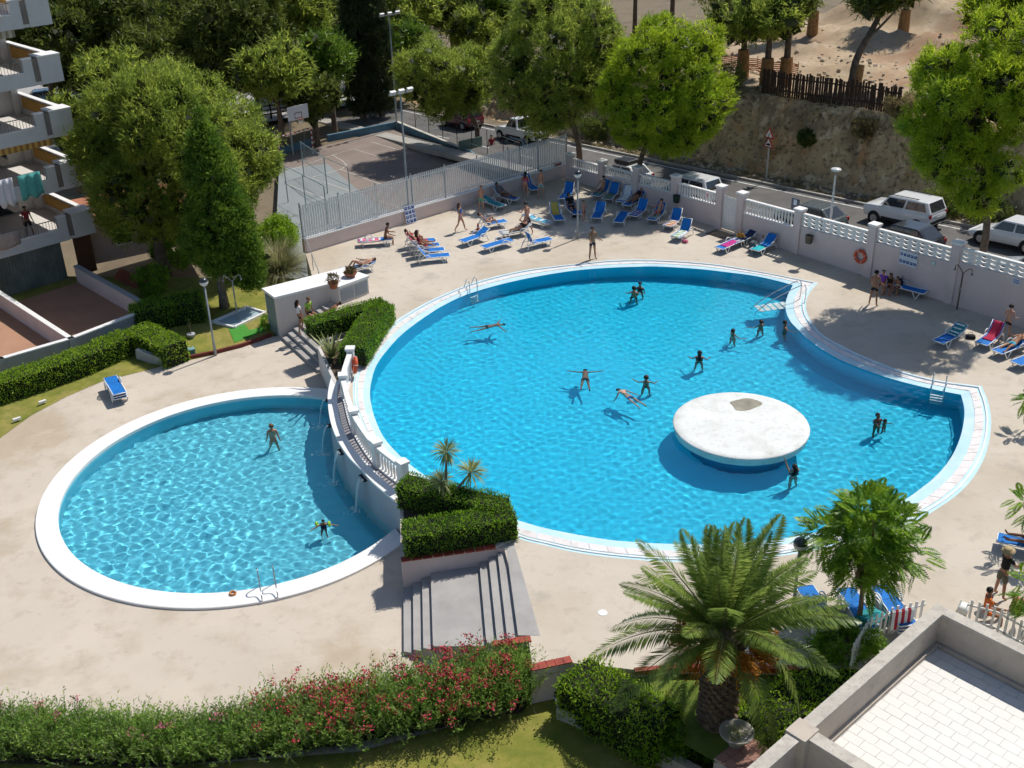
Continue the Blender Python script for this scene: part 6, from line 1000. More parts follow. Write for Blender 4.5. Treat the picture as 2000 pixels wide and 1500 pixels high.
def car(label, loc, rz, pm, kind='hatch', slope=0.0, L=4.1, W=1.78, H=1.48, name='parked_car', cat='car'):
    r = thing(name, label, cat, loc, 0, 'cars parked along the road'); r.rotation_euler = (0, -slope, rz); h2 = W / 2; xf, xr = L / 2, -L / 2
    K = dict(hatch=(.30, .92, .72, .95, -.30, -.86, .80), suv=(.36, 1.10, 1.06, 1.10, .40, -.92, .90), van=(.30, .96, .78, 1.0, .55, -.93, .86), pickup=(.36, 1.02, .98, 1.02, .50, -.15, .84), sedan=(.28, .9, .74, .92, -.2, -.72, .78))[kind]
    zb, belt, hood, tail, wsx, rrx, rw = K; fr = xf - .05
    ws_base, roof_f, roof_r, rw_base = (xf * .42, xf * .10, xr * .62, xr * .92) if kind in ('hatch', 'sedan') else ((xf * .52, xf * .24, xr * .86, xr * .985) if kind == 'suv' else ((xf * .62, xf * .28, xr * .84, xr * .97) if kind == 'van' else (xf * .42, xf * .18, xr * .10, xr * .18)))
    if kind == 'sedan': roof_r, rw_base = xr * .40, xr * .72
    st = [(xr, .80, zb + .18, belt - .12), (xr + .10, .95, zb + .03, tail), (xr * .55, 1.0, zb, belt + .01), (0, 1.0, zb, belt), (ws_base, 1.0, zb, belt - .02), (xf * .72, .97, zb, hood), (xf - .12, .93 if kind == 'suv' else .90, zb + .04, hood - (.04 if kind == 'suv' else .10)), (xf, .85 if kind == 'suv' else .74, zb + .16, hood - (.13 if kind == 'suv' else .24))]
    rings = [[(x, -h2 * w * .94, z0), (x, -h2 * w, z0 + .18), (x, -h2 * w, z1 - .16), (x, -h2 * w * .93, z1), (x, h2 * w * .93, z1), (x, h2 * w, z1 - .16), (x, h2 * w, z0 + .18), (x, h2 * w * .94, z0)] for x, w, z0, z1 in st]
    MB().loft(rings).build('body', pm, r, True, .03)
    wb, wt = h2 * .93, h2 * rw * .92; cv = [(ws_base, -wb, belt - .03), (ws_base, wb, belt - .03), (roof_f, wt, H), (roof_f, -wt, H), (roof_r, -wt, H - .02), (roof_r, wt, H - .02), (rw_base, wb * .97, belt), (rw_base, -wb * .97, belt)]
    rf_ = MB().add(cv, [(0, 1, 2, 3), (3, 2, 5, 4), (4, 5, 6, 7), (1, 6, 5, 2), (0, 3, 4, 7)]).build('roof', pm, r, False, .06)
    def pane(nm, q, ins, off):
        q = [Vector(p) for p in q]; c = sum(q, Vector()) / len(q); n = (q[1] - q[0]).cross(q[2] - q[0]).normalized(); n = n if n.dot(c - Vector((0, 0, belt))) > 0 else -n
        P = [c + (p - c) * ins + n * off for p in q]; Q = [p - n * .02 for p in P]; k = len(P); MB().add(P + Q, [tuple(range(k)), tuple(range(2 * k - 1, k - 1, -1))] + [(i, k + i, k + (i + 1) % k, (i + 1) % k) for i in range(k)]).build(nm, GLASS, r)
    pane('windscreen', [cv[0], cv[1], cv[2], cv[3]], .86, .012); pane('rear_window', [cv[4], cv[5], cv[6], cv[7]], .80, .012)
    for s in (0, 1):
        A, B, C_, D_ = [Vector(cv[i]) for i in ((1, 2, 5, 6) if s else (0, 3, 4, 7))]; lo = lambda f: A.lerp(D_, f); hi = lambda f: B.lerp(C_, f)
        for f0, f1 in ((.06, .47), (.51, .93)):
            g0, g1 = (f0 - .02 if f0 < .1 else f0), f1; pane('side_window', [lo(f0).lerp(hi(g0), .14), lo(f1).lerp(hi(g1), .14), lo(f1).lerp(hi(g1), .86), lo(f0).lerp(hi(max(0, g0)), .86)], 1.0, .012)
    wx = (xf - .82, xr + .78)
    for x in wx:
        for s in (-1, 1):
            MB().lathe([(.40, -.06), (.40, .06), (.001, .06)], (0, 0, 0), 18).build('wheel_arch', TRIM, r).matrix_local = Matrix.Translation((x, s * (h2 - .05), .36)) @ Matrix.Rotation(s * -math.pi / 2, 4, 'X')
            w_ = inst('wheel', TYRE, r); w_.matrix_local = Matrix.Translation((x, s * (h2 - .07), .335)) @ Matrix.Rotation(s * -math.pi / 2, 4, 'X') @ Matrix.Scale(1.08 if kind in ('suv', 'pickup') else 1.0, 4); inst('rim', RIMM, w_, (0, 0, .03))
    for s in (-1, 1):
        MB().box((xf - .10, s * h2 * .66, hood - .22), (.14, .34, .16), s * -.25).build('headlight', LAMPW, r, False, .02); MB().box((xr + .06, s * h2 * .78, belt - .14), (.12, .22, .24 if kind != 'suv' else .2), s * .2).build('tail_light', LAMPR, r, False, .02); MB().box((ws_base - .25, s * (h2 + .09), belt + .03), (.12, .18, .12)).build('mirror', pm, r, False, .03)
        if kind == 'suv': MB().box((-.3, s * wt * .85, H + .05), (1.9, .04, .04)).build('roof_rail', TRIM, r)
        if kind in ('suv', 'pickup'): MB().box((0, s * (h2 + .005), zb + .09), (1.7, .03, .16)).build('sill', TRIM, r)
    MB().box((xr + .02, 0, zb + .24), (.10, W * .82, .2)).build('rear_bumper', TRIM if kind in ('suv', 'pickup') else pm, r, False, .03); MB().box((xf - .03, 0, zb + .22), (.10, W * .76, .2)).build('front_bumper', TRIM if kind in ('suv', 'pickup') else pm, r, False, .03); MB().box((xf + .03, 0, hood - .30), (.03, .9, .12)).build('grille', TRIM, r); MB().box((xr - .035, 0, belt - .30), (.02, .52, .12)).build('number_plate', PLATE, r)
    if kind == 'pickup': MB().box((xr * .58, 0, belt + .015), (L * .36, W * .74, .03)).build('load_bed', TRIM, r)
    return r
PW = paint('paint_white', (.72, .73, .73)); PG = paint('paint_grey', (.10, .115, .115)); PK = paint('paint_black', (.015, .016, .02)); PS = paint('paint_silver', (.42, .45, .47)); PBL = paint('paint_blue', (.06, .14, .24)); PY_ = paint('paint_cream', (.62, .56, .36))
hd = math.atan2(-WT.y, -WT.x); sl = math.atan(.058)
def roadcar(lab, s, o, pm, kind, rz=hd, **k): return car(lab, wp(s, o, zroad(s) + .004), rz, pm, kind, -sl if abs(rz - hd) < .1 else sl, **k)
roadcar('white boxy off-roader parked on the far side of the road', 20.5, 6.55, PW, 'suv', L=4.25, H=1.72, W=1.82)
roadcar('dark grey hatchback with red tail lights behind the pierced wall', 17.0, 2.75, PG, 'hatch'); roadcar('black hatchback parked behind the wall near the right pine', 22.9, 2.75, PK, 'hatch', H=1.5)
s_, o_ = so(G(1990, 470, 1.0)); roadcar('white hatchback at the right edge beyond the pine trunk', s_, max(5.8, min(6.9, o_)), PW, 'hatch'); roadcar('silver-blue car cut off by the right edge behind the wall', 30.2, 2.75, PS, 'sedan')
roadcar('white van behind the middle of the baluster wall', 8.2, 2.7, PW, 'van', L=3.9, H=1.62); wc = roadcar('white car with dark load on its roof behind the balusters', 2.2, 2.7, PW, 'hatch'); MB().box((-.3, 0, 1.6), (1.3, 1.0, .26)).build('roof_load', BLACK, wc, False, .08)
s_, o_ = so(G(1072, 266, -1.6)); roadcar('white pickup truck parked beyond the slatted fence', s_, min(6.8, o_), PW, 'pickup', L=4.9, H=1.78); s_, o_ = so(G(962, 242, -2.2)); roadcar('dark red-backed van in the shade behind the court', s_, min(6.9, o_), paint('paint_maroon', (.10, .02, .03)), 'van', rz=hd, H=1.8)
q = G(1012, 290, -2.0); car('pale blue car roof seen through the white slatted fence', (q.x, q.y, -2.44), hd, paint('paint_paleblue', (.30, .42, .50)), 'hatch'); q = G(100, 205, -2.2); car('dark blue car parked beside the apartment balconies', (q.x, q.y, -2.2), R_(20), PBL, 'hatch'); q = G(138, 150, -2.2); car('white car half hidden by the dark pines at the left', (q.x, q.y, -2.3), R_(20), PW, 'hatch'); q = G(788, 142, -2.3); car('cream van behind the tall floodlight', (q.x, q.y, -2.35), R_(-10), PY_, 'van', L=4.8, W=1.9, H=2.1)
# ================================================================== sun loungers
BLUE = mat('sling_blue', (.006, .15, .50), .75, .12, 2.5, stain=[(5.0, (.012, .20, .56), .5, .7, .5)])
def lounger_parts(root, back, sling=BLUE):
    """local: foot end at -y, head end at +y, length 1.9, width .66"""
    z = .33; w = .29; hinge = .30
    MB().tube(spline([(-w, -.95, z), (-w, 0, z + .01), (-w, hinge, z)], 3), .024).tube(spline([(w, -.95, z), (w, 0, z + .01), (w, hinge, z)], 3), .024).tube([(-w, -.95, z), (w, -.95, z)], .024).tube([(-w, hinge, z), (-w, .78, z - .03)], .022).tube([(w, hinge, z), (w, .78, z - .03)], .022).build('frame', PLASTIC, root, True)
    for s in (-1, 1):
        MB().tube(spline([(s * .31, -.78, z), (s * .33, -.70, .16), (s * .33, -.60, .02), (s * .33, -.50, .16), (s * .32, -.40, z)], 3), .024).build('front_leg', PLASTIC, root, True); MB().tube(spline([(s * .32, .10, z + .02), (s * .34, .22, z + .16), (s * .34, .42, z + .17), (s * .34, .62, z + .02), (s * .34, .74, .03)], 3), .026).build('rear_leg', PLASTIC, root, True)
    MB().loft([[(-.27, y, z + .012 - .02 * math.sin((y + .95) / 1.25 * 3.14)), (.27, y, z + .012 - .02 * math.sin((y + .95) / 1.25 * 3.14)), (.27, y, z - .006 - .02 * math.sin((y + .95) / 1.25 * 3.14)), (-.27, y, z - .006 - .02 * math.sin((y + .95) / 1.25 * 3.14))] for y in np.linspace(-.94, hinge, 7)]).build('seat_sling', sling, root)
    c, s_ = math.cos(back), math.sin(back); q = lambda x, l, d=0: (x, hinge + c * l - s_ * d, z + s_ * l + c * d)
    bk = MB().loft([[q(-.27, l, .012), q(.27, l, .012), q(.27, l, -.006), q(-.27, l, -.006)] for l in np.linspace(.01, .68, 4)]).build('backrest', sling, root); MB().tube([q(-w, 0), q(-w, .70), q(w, .70), q(w, 0)], .024).build('back_frame', PLASTIC, bk, True)
    if back > .2: MB().tube([q(-.2, .42, -.02), (-.2, .70, .30)], .014).tube([q(.2, .42, -.02), (.2, .70, .30)], .014).build('back_prop', PLASTIC, bk)
LPROTO = {}
def lounger(label, foot, head, back=0.0, z=0.0, group='sun loungers around the pools', at=None, rz=None):
    if at is None:
        f, h = G(*foot, z + .33), G(*head, z + .33); c = (f + h) / 2; rz = math.atan2(h.y - f.y, h.x - f.x) - math.pi / 2; at = (c.x, c.y, z)
    k = round(back)
    if k not in LPROTO: r = thing('sun_lounger', label, 'sun lounger', at, rz, group); lounger_parts(r, R_(back)); LPROTO[k] = r; return r
    return copy_tree(LPROTO[k], at, rz, label, group)
LG = {}
for key, lab, foot, head, back in [
    ('pink', 'flat lounger under a pink towel by the low wall', (762, 466), (704, 470), 0), ('a', 'rearmost of the four side-by-side loungers, with a red towel', (846, 468), (789, 474), 52), ('b', 'second of the four side-by-side loungers near the pump house', (855, 477), (795, 483), 52), ('c', 'third of the four side-by-side loungers near the pump house', (866, 486), (802, 492), 52), ('d', 'front one of the four side-by-side loungers, bare and blue', (878, 497), (810, 503), 52),
    ('low', 'flat lounger partly hidden behind the pump house roof', (672, 526), (724, 516), 14), ('g7', 'lounger in the sun beside the traffic cone', (980, 432), (938, 439), 52), ('t9', 'shaded lounger under a teal towel near the boy in green shorts', (975, 400), (950, 391), 14), ('g10', 'shaded lounger against the low wall with a grey-draped back', (1006, 388), (968, 379), 52), ('b12', 'shaded lounger in the far corner behind the standing woman', (1048, 371), (1022, 354), 52),
    ('p14', 'lounger with a striped blue towel behind the man in dark shorts', (1070, 434), (1030, 424), 14), ('w16', 'lounger carrying the sunbather left of the man in dark shorts', (985, 454), (1028, 447), 30), ('f17', 'flat bare blue lounger at the edge of the sunny deck', (945, 482), (996, 468), 0), ('u18', 'flat blue lounger with its white back folded up', (1072, 466), (1022, 477), 68), ('h19', 'blue lounger with raised back at the shade edge left of the lamp post', (1096, 432), (1079, 408), 58), ('k20', 'blue lounger right behind the lamp post', (1131, 419), (1106, 398), 58),
    ('r22', 'leftmost lounger of the shaded row by the baluster wall', (1159, 384), (1190, 364), 58), ('r23', 'second lounger of the shaded row by the baluster wall', (1181, 391), (1207, 369), 58), ('r24', 'third lounger of the shaded row by the baluster wall', (1208, 396), (1234, 374), 58), ('r25', 'lounger of the shaded row with a reclining bather', (1218, 402), (1258, 384), 40), ('r26', 'shaded lounger with a purple patterned towel', (1230, 425), (1266, 400), 58), ('r27', 'shaded lounger with a teal towel next to the purple one', (1268, 432), (1298, 408), 58), ('r28', 'lounger with an orange towel at the shade edge by the wall', (1300, 444), (1330, 420), 62), ('r29', 'lounger with a white towel out in the sun by the wall', (1314, 466), (1351, 440), 62),
    ('r30', 'lounger under a magenta towel before the white gate', (1404, 485), (1444, 467), 0), ('r31', 'dark blue lounger pushed against the wall beside the gate', (1440, 470), (1478, 453), 30), ('r32', 'lounger under a bright turquoise towel beside the wall', (1468, 491), (1516, 468), 40), ('r33', 'blue lounger against the wall below the rules sign', (1796, 568), (1748, 556), 0), ('r34', 'blue lounger with a striped teal towel on the shaded right deck', (1832, 668), (1878, 645), 30), ('r35', 'lounger with a crimson towel beside the woman in black', (1916, 672), (1952, 645), 50), ('r36', 'lounger with a lying bather at the right edge', (1950, 686), (1998, 668), 20), ('r37', 'lounger cut off by the right edge of the picture', (1988, 708), (2035, 690), 20), ('r38', 'lounger of the bather at the right edge near the man in black', (1978, 1056), (2040, 1070), 20)]: LG[key] = lounger(lab, foot, head, back)
# stacked loungers
def stack(labs, foot, head, z, n, grp):
    f, h = G(*foot, z + .4), G(*head, z + .4); c = (f + h) / 2; rz = math.atan2(h.y - f.y, h.x - f.x) - math.pi / 2
    for k in range(n): lounger(labs % ('bottom', 'second', 'third', 'top')[k if k < n - 1 else 3], None, None, 2 if k == 0 and False else 0, at=(c.x, c.y, z + k * .115), rz=rz, group=grp)
stack('%s lounger of the stack on the lower deck by the lawn', (236, 776), (216, 742), ZL, 3, 'loungers stacked on the lower deck'); stack('%s lounger of the stack beside the dark lamp post', (1612, 1226), (1578, 1172), 0, 4, 'loungers stacked by the feathery tree'); stack('%s lounger of the stack right behind the feathery tree trunk', (1690, 1222), (1660, 1172), 0, 3, 'loungers stacked by the feathery tree'); stack('%s lounger of the stack nearest the terrace corner', (1762, 1214), (1728, 1168), 0, 3, 'loungers stacked by the feathery tree')
# towels, bags and small things
def cloth(name, col, col2=None): return mat(name, col, .9, .12, 6.0, col2=col2)
def towel(label, L, m, y0, y1, back=None, w=.56, z=0.35, stripe=None):
    lo = LG[L]; r = thing('beach_towel', label, 'towel', lo.location, lo.rotation_euler[2]); rng = np.random.default_rng(len(label)); b = MB(); n = 12; rows = []
    bk = R_(back) if back else 0; hinge = .30
    for i in range(n):
        y = y0 + (y1 - y0) * i / (n - 1); l = y - hinge
        c = (y, z + .004) if l < 0 or not bk else (hinge + math.cos(bk) * l - math.sin(bk) * .02, z + math.sin(bk) * l + math.cos(bk) * .02)
        rows.append([((j / 6 - .5) * w + rng.normal(0, .006), c[0], c[1] - (.09 if j in (0, 6) else 0) * .8 + rng.normal(0, .006)) for j in range(7)])
    b.loft(rows, closed=False, cap=False); o = b.build('cloth', m, r, True); md = o.modifiers.new('thick', 'SOLIDIFY'); md.thickness = .015
    if stripe:
        for k in range(0, n - 2, 3): MB().add([tuple(Vector(rows[k][j]) + Vector((0, 0, .02))) for j in (1, 3, 5)] + [tuple(Vector(rows[k + 1][j]) + Vector((0, 0, .02))) for j in (5, 3, 1)], [(0, 1, 4, 5), (1, 2, 3, 4)]).build('stripe', stripe, o)
    return r
RED, PINK, MAG, TEAL, TURQ, WHT, ORG, PUR, GRYC, CRIM, CYAN = [cloth(n, c) for n, c in (('red_towel', (.42, .03, .06)), ('pink_towel', (.62, .13, .22)), ('magenta_towel', (.48, .03, .22)), ('teal_towel', (.03, .25, .27)), ('turquoise_towel', (.02, .42, .46)), ('white_towel', (.68, .72, .74)), ('orange_towel', (.60, .24, .06)), ('purple_towel', (.16, .10, .38)), ('grey_towel', (.25, .28, .31)), ('crimson_towel', (.36, .02, .06)), ('cyan_towel', (.10, .40, .55)))]
towel('pink towel on the flat lounger by the low wall', 'pink', PINK, -.3, .95, None, stripe=WHT); towel('red towel on the rearmost of the four loungers', 'a', RED, -.5, .97, 52); towel('crimson towel on the second of the four loungers', 'b', CRIM, -.3, .97, 52); towel('dark towel on the third of the four loungers', 'c', cloth('navy_towel', (.03, .04, .10)), -.1, .97, 52); towel('grey towel over the lounger beside the traffic cone', 'g7', GRYC, .2, .98, 52); towel('teal towel on the shaded lounger near the boy in green shorts', 't9', TEAL, -.9, .9, 14); towel('grey towel on the lounger back against the low wall', 'g10', GRYC, .1, .98, 52); towel('pale blue striped towel on the lounger behind the man in dark shorts', 'p14', CYAN, -.9, .9, 14, stripe=WHT); towel('pale grey towel under the sunbather left of the man in dark shorts', 'w16', cloth('pale_towel', (.5, .5, .46)), -.9, .95, 30); towel('blue striped towel under the bather behind the pump house roof', 'low', cloth('navy_stripe', (.12, .16, .26)), -.9, .95, 14, stripe=WHT)
towel('teal checked towel on the leftmost shaded lounger', 'r22', cloth('check_teal', (.08, .30, .32), (.2, .4, .42)), -.9, .0); towel('purple and white patterned towel in the shaded row', 'r26', PUR, -.8, .1, stripe=WHT); towel('teal patterned towel in the shaded row next to the purple one', 'r27', cloth('pattern_teal', (.10, .32, .34), (.35, .5, .45)), -.7, .2); towel('orange and white towel at the shade edge by the wall', 'r28', ORG, -.95, .1, stripe=WHT); towel('white towel with green edge out in the sun by the wall', 'r29', WHT, -.95, .2, stripe=cloth('lime_stripe', (.35, .55, .2))); towel('magenta towel on the lounger before the white gate', 'r30', MAG, -.55, .6); towel('bright turquoise towel on the lounger beside the wall', 'r32', TURQ, -.95, -.1); towel('teal striped towel hanging over the lounger on the shaded right deck', 'r34', TEAL, .1, .97, 30, .62, stripe=WHT); towel('crimson towel on the lounger beside the woman in black', 'r35', CRIM, -.4, .98, 50)
towel('green towel on the second lounger of the shaded row', 'r23', cloth('sage_towel', (.16, .26, .16)), -.9, .1); towel('white towel on the third lounger of the shaded row', 'r24', WHT, -.7, .97, 58); towel('yellow towel on the lounger left of the lamp post', 'h19', cloth('yellow_towel', (.5, .38, .08)), .0, .97, 58); towel('navy towel on the dark blue lounger beside the gate', 'r31', cloth('navy_towel', (.03, .04, .10)), -.9, .9, 30)
lounger('extra blue lounger in the shade right of the lamp post', (1162, 428), (1176, 404), 40); lounger('bare blue lounger half in shade between lamp post and wall', (1205, 436), (1222, 412), 0); lounger('bare lounger turned towards the wall in the shaded corner', (1098, 388), (1116, 370), 58); lounger('blue lounger right behind the flat one on the sunny deck', (905, 470), (948, 456), 30)
def bag(label, px, py, z, col, s=(.34, .2, .28)):
    q = G(px, py, z); r = thing('beach_bag', label, 'bag', (q.x, q.y, z), RNG.uniform(0, 3)); m = cloth('bag_%d' % int(px), col); x, y, h = s; MB().loft([[(-x / 2 * f, -y / 2 * f, zz_), (x / 2 * f, -y / 2 * f, zz_), (x / 2 * f, y / 2 * f, zz_), (-x / 2 * f, y / 2 * f, zz_)] for f, zz_ in ((.85, 0), (1.05, h * .4), (1, h * .8), (.7, h))]).build('body', m, r, True, .03)
    for s_ in (-1, 1): MB().tube(spline([(-x * .25, s_ * y * .3, h * .9), (-x * .15, s_ * y * .4, h * 1.4), (x * .15, s_ * y * .4, h * 1.4), (x * .25, s_ * y * .3, h * .9)], 3), .012).build('handle', m, r)
bag('orange beach bag at the head of the magenta-towelled lounger', 1446, 473, 0, (.55, .26, .04), (.5, .32, .5)); bag('large dark grey bag between the loungers beside the gate', 1470, 490, 0, (.08, .10, .11), (.5, .35, .55)); bag('dark bag on the shaded deck beneath the teal towel lounger', 982, 402, 0, (.03, .03, .035)); bag('black bag under the rules sign at the lounger head', 1757, 556, .3, (.02, .02, .04), (.4, .25, .3)); bag('pink bag under the white-towelled lounger', 1338, 474, 0, (.5, .12, .2), (.3, .2, .16)); bag('small black bag on the right deck between the loungers', 1895, 661, 0, (.02, .02, .025), (.42, .25, .18)); bag('white sack beside the seated sunbather in orange', 1880, 1196, 0, (.7, .7, .68), (.4, .3, .3)); bag('black bag under the lounger row in the shade', 1120, 424, 0, (.02, .02, .02), (.35, .25, .25)); bag('red bag beside the seated sunbather in orange', 1985, 1188, 0, (.40, .05, .10), (.45, .3, .32))
q = G(934, 451, 0); cn = thing('traffic_cone', 'small red traffic cone in front of the grey-draped lounger', 'traffic cone', q); MB().box((0, 0, .02), (.32, .32, .04)).build('base', ORANGE, cn); MB().lathe([(.12, .04), (.03, .46)], (0, 0, 0), 14).build('cone', mat('cone_red', (.6, .06, .03), .5, .1, 3), cn, True); MB().lathe([(.092, .2), (.075, .28)], (0, 0, 0), 14).build('band', WHITE, cn, True)
q = G(1702, 1206, .55); tw_ = thing('beach_towel', 'teal towel thrown over the lounger stack behind the tree trunk', 'towel', (q.x, q.y, .5), R_(35)); MB().loft([[(x, y, -.25 if abs(x) > .4 else .12 + .02 * math.sin(9 * x + y * 7)) for x in (-.46, -.40, -.2, 0, .2, .40, .46)] for y in (-.3, -.1, .1, .3)], closed=False, cap=False).build('cloth', TEAL, tw_, True)
q = G(1760, 1212, .62); tw_ = thing('beach_towel', 'red and white striped towel on the picket fence near the terrace', 'towel', (q.x, q.y, .72), R_(10))
for k in range(7): MB().loft([[(-.35 + k * .1, y, z) for y, z in ((-.08, -.35), (-.05, .28), (0, .34), (.05, .28), (.08, -.3))], [(-.25 + k * .1, y, z) for y, z in ((-.08, -.35), (-.05, .28), (0, .34), (.05, .28), (.08, -.3))]], closed=False, cap=False).build('stripe', RED if k % 2 else WHT, tw_)
q = G(455, 1160, ZL + .1); fl_ = thing('swim_float', 'tiny orange and white float on the rim of the round pool', 'float', (q.x, q.y, zrim + .04)); MB().torus((0, 0, 0), .10, .035, 14, 6).build('ring', cloth('float_orange', (.5, .2, .06)), fl_, True); MB().ball((.08, .04, .05), .04).build('bead', WHITE, fl_, True)
# ================================================================== people
def skinned(name, verts, edges, radii, m, parent, root=0, sub=1):
    bm = bmesh.new(); sl_ = bm.verts.layers.skin.verify(); V = [bm.verts.new(v) for v in verts]
    for v, r in zip(V, radii): v[sl_].radius = (r, r) if not hasattr(r, '__len__') else r
    V[root][sl_].use_root = True
    for a, b in edges: bm.edges.new((V[a], V[b]))
    me = bpy.data.meshes.new(name); bm.to_mesh(me); bm.free(); me.materials.append(m); o = bpy.data.objects.new(name, me); COL.objects.link(o); o.parent = parent
    k = o.modifiers.new('skin', 'SKIN'); k.use_smooth_shade = True; s = o.modifiers.new('sub', 'SUBSURF'); s.levels = sub; s.render_levels = sub; return o
SKINS = [mat('skin_%d' % i, c, .55, .06, 8.0) for i, c in enumerate([(.46, .25, .165), (.36, .175, .10), (.26, .12, .07), (.55, .33, .24)])]
HAIRS = [mat('hair_%d' % i, c, .6, .2, 12.0) for i, c in enumerate([(.012, .009, .008), (.045, .025, .014), (.14, .085, .04), (.25, .23, .21)])]
FAB = lambda n, c: mat('fabric_' + n, c, .8, .1, 6.0)
def rotx(v, a): c, s = math.cos(a), math.sin(a); return Vector((v[0], v[1] * c - v[2] * s, v[1] * s + v[2] * c))
def person(label, loc, rz, skin=0, hair=0, h=1.72, lean=0, hip=(0, 0), knee=(0, 0), splay=6, sh=(5, 5), abd=(10, 10), elb=(15, 15), pitch=0, pel=None, shorts=None, slen=.45, top=None, sleeve=False, longhair=False, hat=None, wet=False, headp=0, kid=False, look=0):
    """faces -y; angles in degrees. pitch tips the whole body (+ forward / prone)"""
    r = thing('person', label, 'person', loc, rz); f = h / 1.72; D = R_; up_, fw = Vector((0, 0, 1)), Vector((0, -1, 0)); J = {}
    tor = rotx(up_, D(lean)); J['pel'] = Vector((0, 0, 0)); J['wai'] = tor * .17 * f; J['che'] = tor * .36 * f; J['nb'] = tor * .51 * f; hd_ = rotx(tor, D(headp)); J['nk'] = J['nb'] + hd_ * .07 * f; J['hd'] = J['nk'] + hd_ * .11 * f; J['ht'] = J['hd'] + hd_ * .075 * f
    hf = rotx(Vector((0, -1, 0)), D(lean + headp)); hf = Matrix.Rotation(D(look), 3, hd_) @ hf; J['nose'] = J['hd'] + hf * .105 * f - hd_ * .005; P, E, Rr = [], [], []; idx = {}
    def add(n, p, rad, par=None):
        idx[n] = len(P); P.append(Vector(p)); Rr.append(tuple(x * f for x in rad) if hasattr(rad, '__len__') else rad * f)
        if par is not None: E.append((idx[par], idx[n]))
    add('pel', J['pel'], (.135, .105)); add('wai', J['wai'], (.118, .09), 'pel'); add('che', J['che'], (.145, .10), 'wai'); add('nb', J['nb'], (.085, .07), 'che'); add('nk', J['nk'], .05, 'nb'); add('hd', J['hd'], (.075, .088), 'nk'); add('ht', J['ht'], (.062, .075), 'hd'); add('nose', J['nose'], .014, 'hd')
    for i, s in ((0, 1), (1, -1)):
        hp = Vector((s * .095 * f, 0, -.05 * f)); th = rotx(Vector((s * math.sin(D(splay)), 0, -math.cos(D(splay)))), D(-hip[i])); kn = hp + th * .43 * f; sk_ = rotx(th, D(knee[i])); an = kn + sk_ * .42 * f; ft = rotx(sk_, D(-75)); J['kn%d' % i], J['hp%d' % i] = kn, hp
        add('hp%d' % i, hp, .088, 'pel'); add('th%d' % i, hp + th * .2 * f, .078, 'hp%d' % i); add('kn%d' % i, kn, .054, 'th%d' % i); add('ca%d' % i, kn + sk_ * .14 * f, .055, 'kn%d' % i); add('an%d' % i, an, .036, 'ca%d' % i); add('to%d' % i, an + ft * .15 * f + sk_ * .03, (.038, .026), 'an%d' % i)
        so_ = J['nb'] + Vector((s * .175 * f, 0, 0)) - tor * .04 * f; ud = rotx(Vector((s * math.sin(D(abd[i])), 0, -math.cos(D(abd[i])))), D(lean - sh[i])); el = so_ + ud * .28 * f; fd_ = rotx(ud, D(-elb[i])); wr = el + fd_ * .25 * f; J['wr%d' % i] = wr; J['el%d' % i] = el
        add('so%d' % i, so_, .055, 'nb'); add('ua%d' % i, so_ + ud * .13 * f, .046, 'so%d' % i); add('el%d' % i, el, .037, 'ua%d' % i); add('fa%d' % i, el + fd_ * .09 * f, .037, 'el%d' % i); add('wr%d' % i, wr, .025, 'fa%d' % i); pm_ = wr + fd_ * .07 * f; add('pm%d' % i, pm_, (.036, .018), 'wr%d' % i); sd_ = fd_.cross(Vector((s, 0, 0))); sd_ = sd_.normalized() if sd_.length > .1 else Vector((0, 1, 0)); cu = fd_.cross(sd_)
        for q in range(4): base = pm_ + sd_ * (.027 - .018 * q) * f + fd_ * .02 * f; add('f%d%d' % (i, q), base + fd_ * (.055, .068, .072, .06)[q] * f - cu * .012, .0085, 'pm%d' % i)
        add('t%d' % i, wr + fd_ * .05 * f + sd_ * .055 * f, .0095, 'wr%d' % i)
    A = D(-pitch); P = [rotx(p, -A) if pitch else p for p in P]; T = lambda v: rotx(v, -A) if pitch else Vector(v)
    base = Vector((0, 0, pel if pel is not None else -min(p.z for p in P) + .02)); P = [p + base for p in P]; T2 = lambda v: T(v) + base
    body = skinned('body', P, E, Rr, SKINS[skin], r); recv = [body]
    if shorts:
        n_ = ['pel', 'hp0', 'hp1']; pv = [P[idx['pel']] + (P[idx['wai']] - P[idx['pel']]) * .25, P[idx['pel']]]; pe = [(0, 1)]; pr = [(.128 * f, .105 * f), (.150 * f, .122 * f)]
        for i in (0, 1): a, k_ = P[idx['hp%d' % i]], P[idx['kn%d' % i]]; o_ = len(pv); pv += [a, a.lerp(k_, slen * .6), a.lerp(k_, slen)]; pe += [(1, o_), (o_, o_ + 1), (o_ + 1, o_ + 2)]; pr += [.104 * f, (.094 if slen > .2 else .09) * f, (.088 if slen > .2 else .08) * f]
        recv.append(skinned('swim_shorts' if slen > .2 else 'swim_briefs', pv, pe, pr, shorts, r, 1))
    if top:
        tv = [P[idx['wai']], P[idx['che']], P[idx['nb']] - (P[idx['nb']] - P[idx['che']]) * .2]; te = [(0, 1), (1, 2)]; tr_ = [(.128 * f, .1 * f), (.16 * f, .116 * f), (.11 * f, .09 * f)]
        if sleeve:
            tv[0] = P[idx['pel']] * .7 + P[idx['wai']] * .3; tr_[0] = (.155 * f, .125 * f)
            for i in (0, 1): o_ = len(tv); tv += [P[idx['so%d' % i]], P[idx['so%d' % i]].lerp(P[idx['el%d' % i]], .6)]; te += [(2, o_), (o_, o_ + 1)]; tr_ += [.07 * f, .062 * f]
        else: tv[0] = P[idx['che']].lerp(P[idx['wai']], .42); tr_[0] = (.143 * f, .106 * f); tv[2] = P[idx['che']].lerp(P[idx['nb']], .28); tr_[2] = (.147 * f, .112 * f)
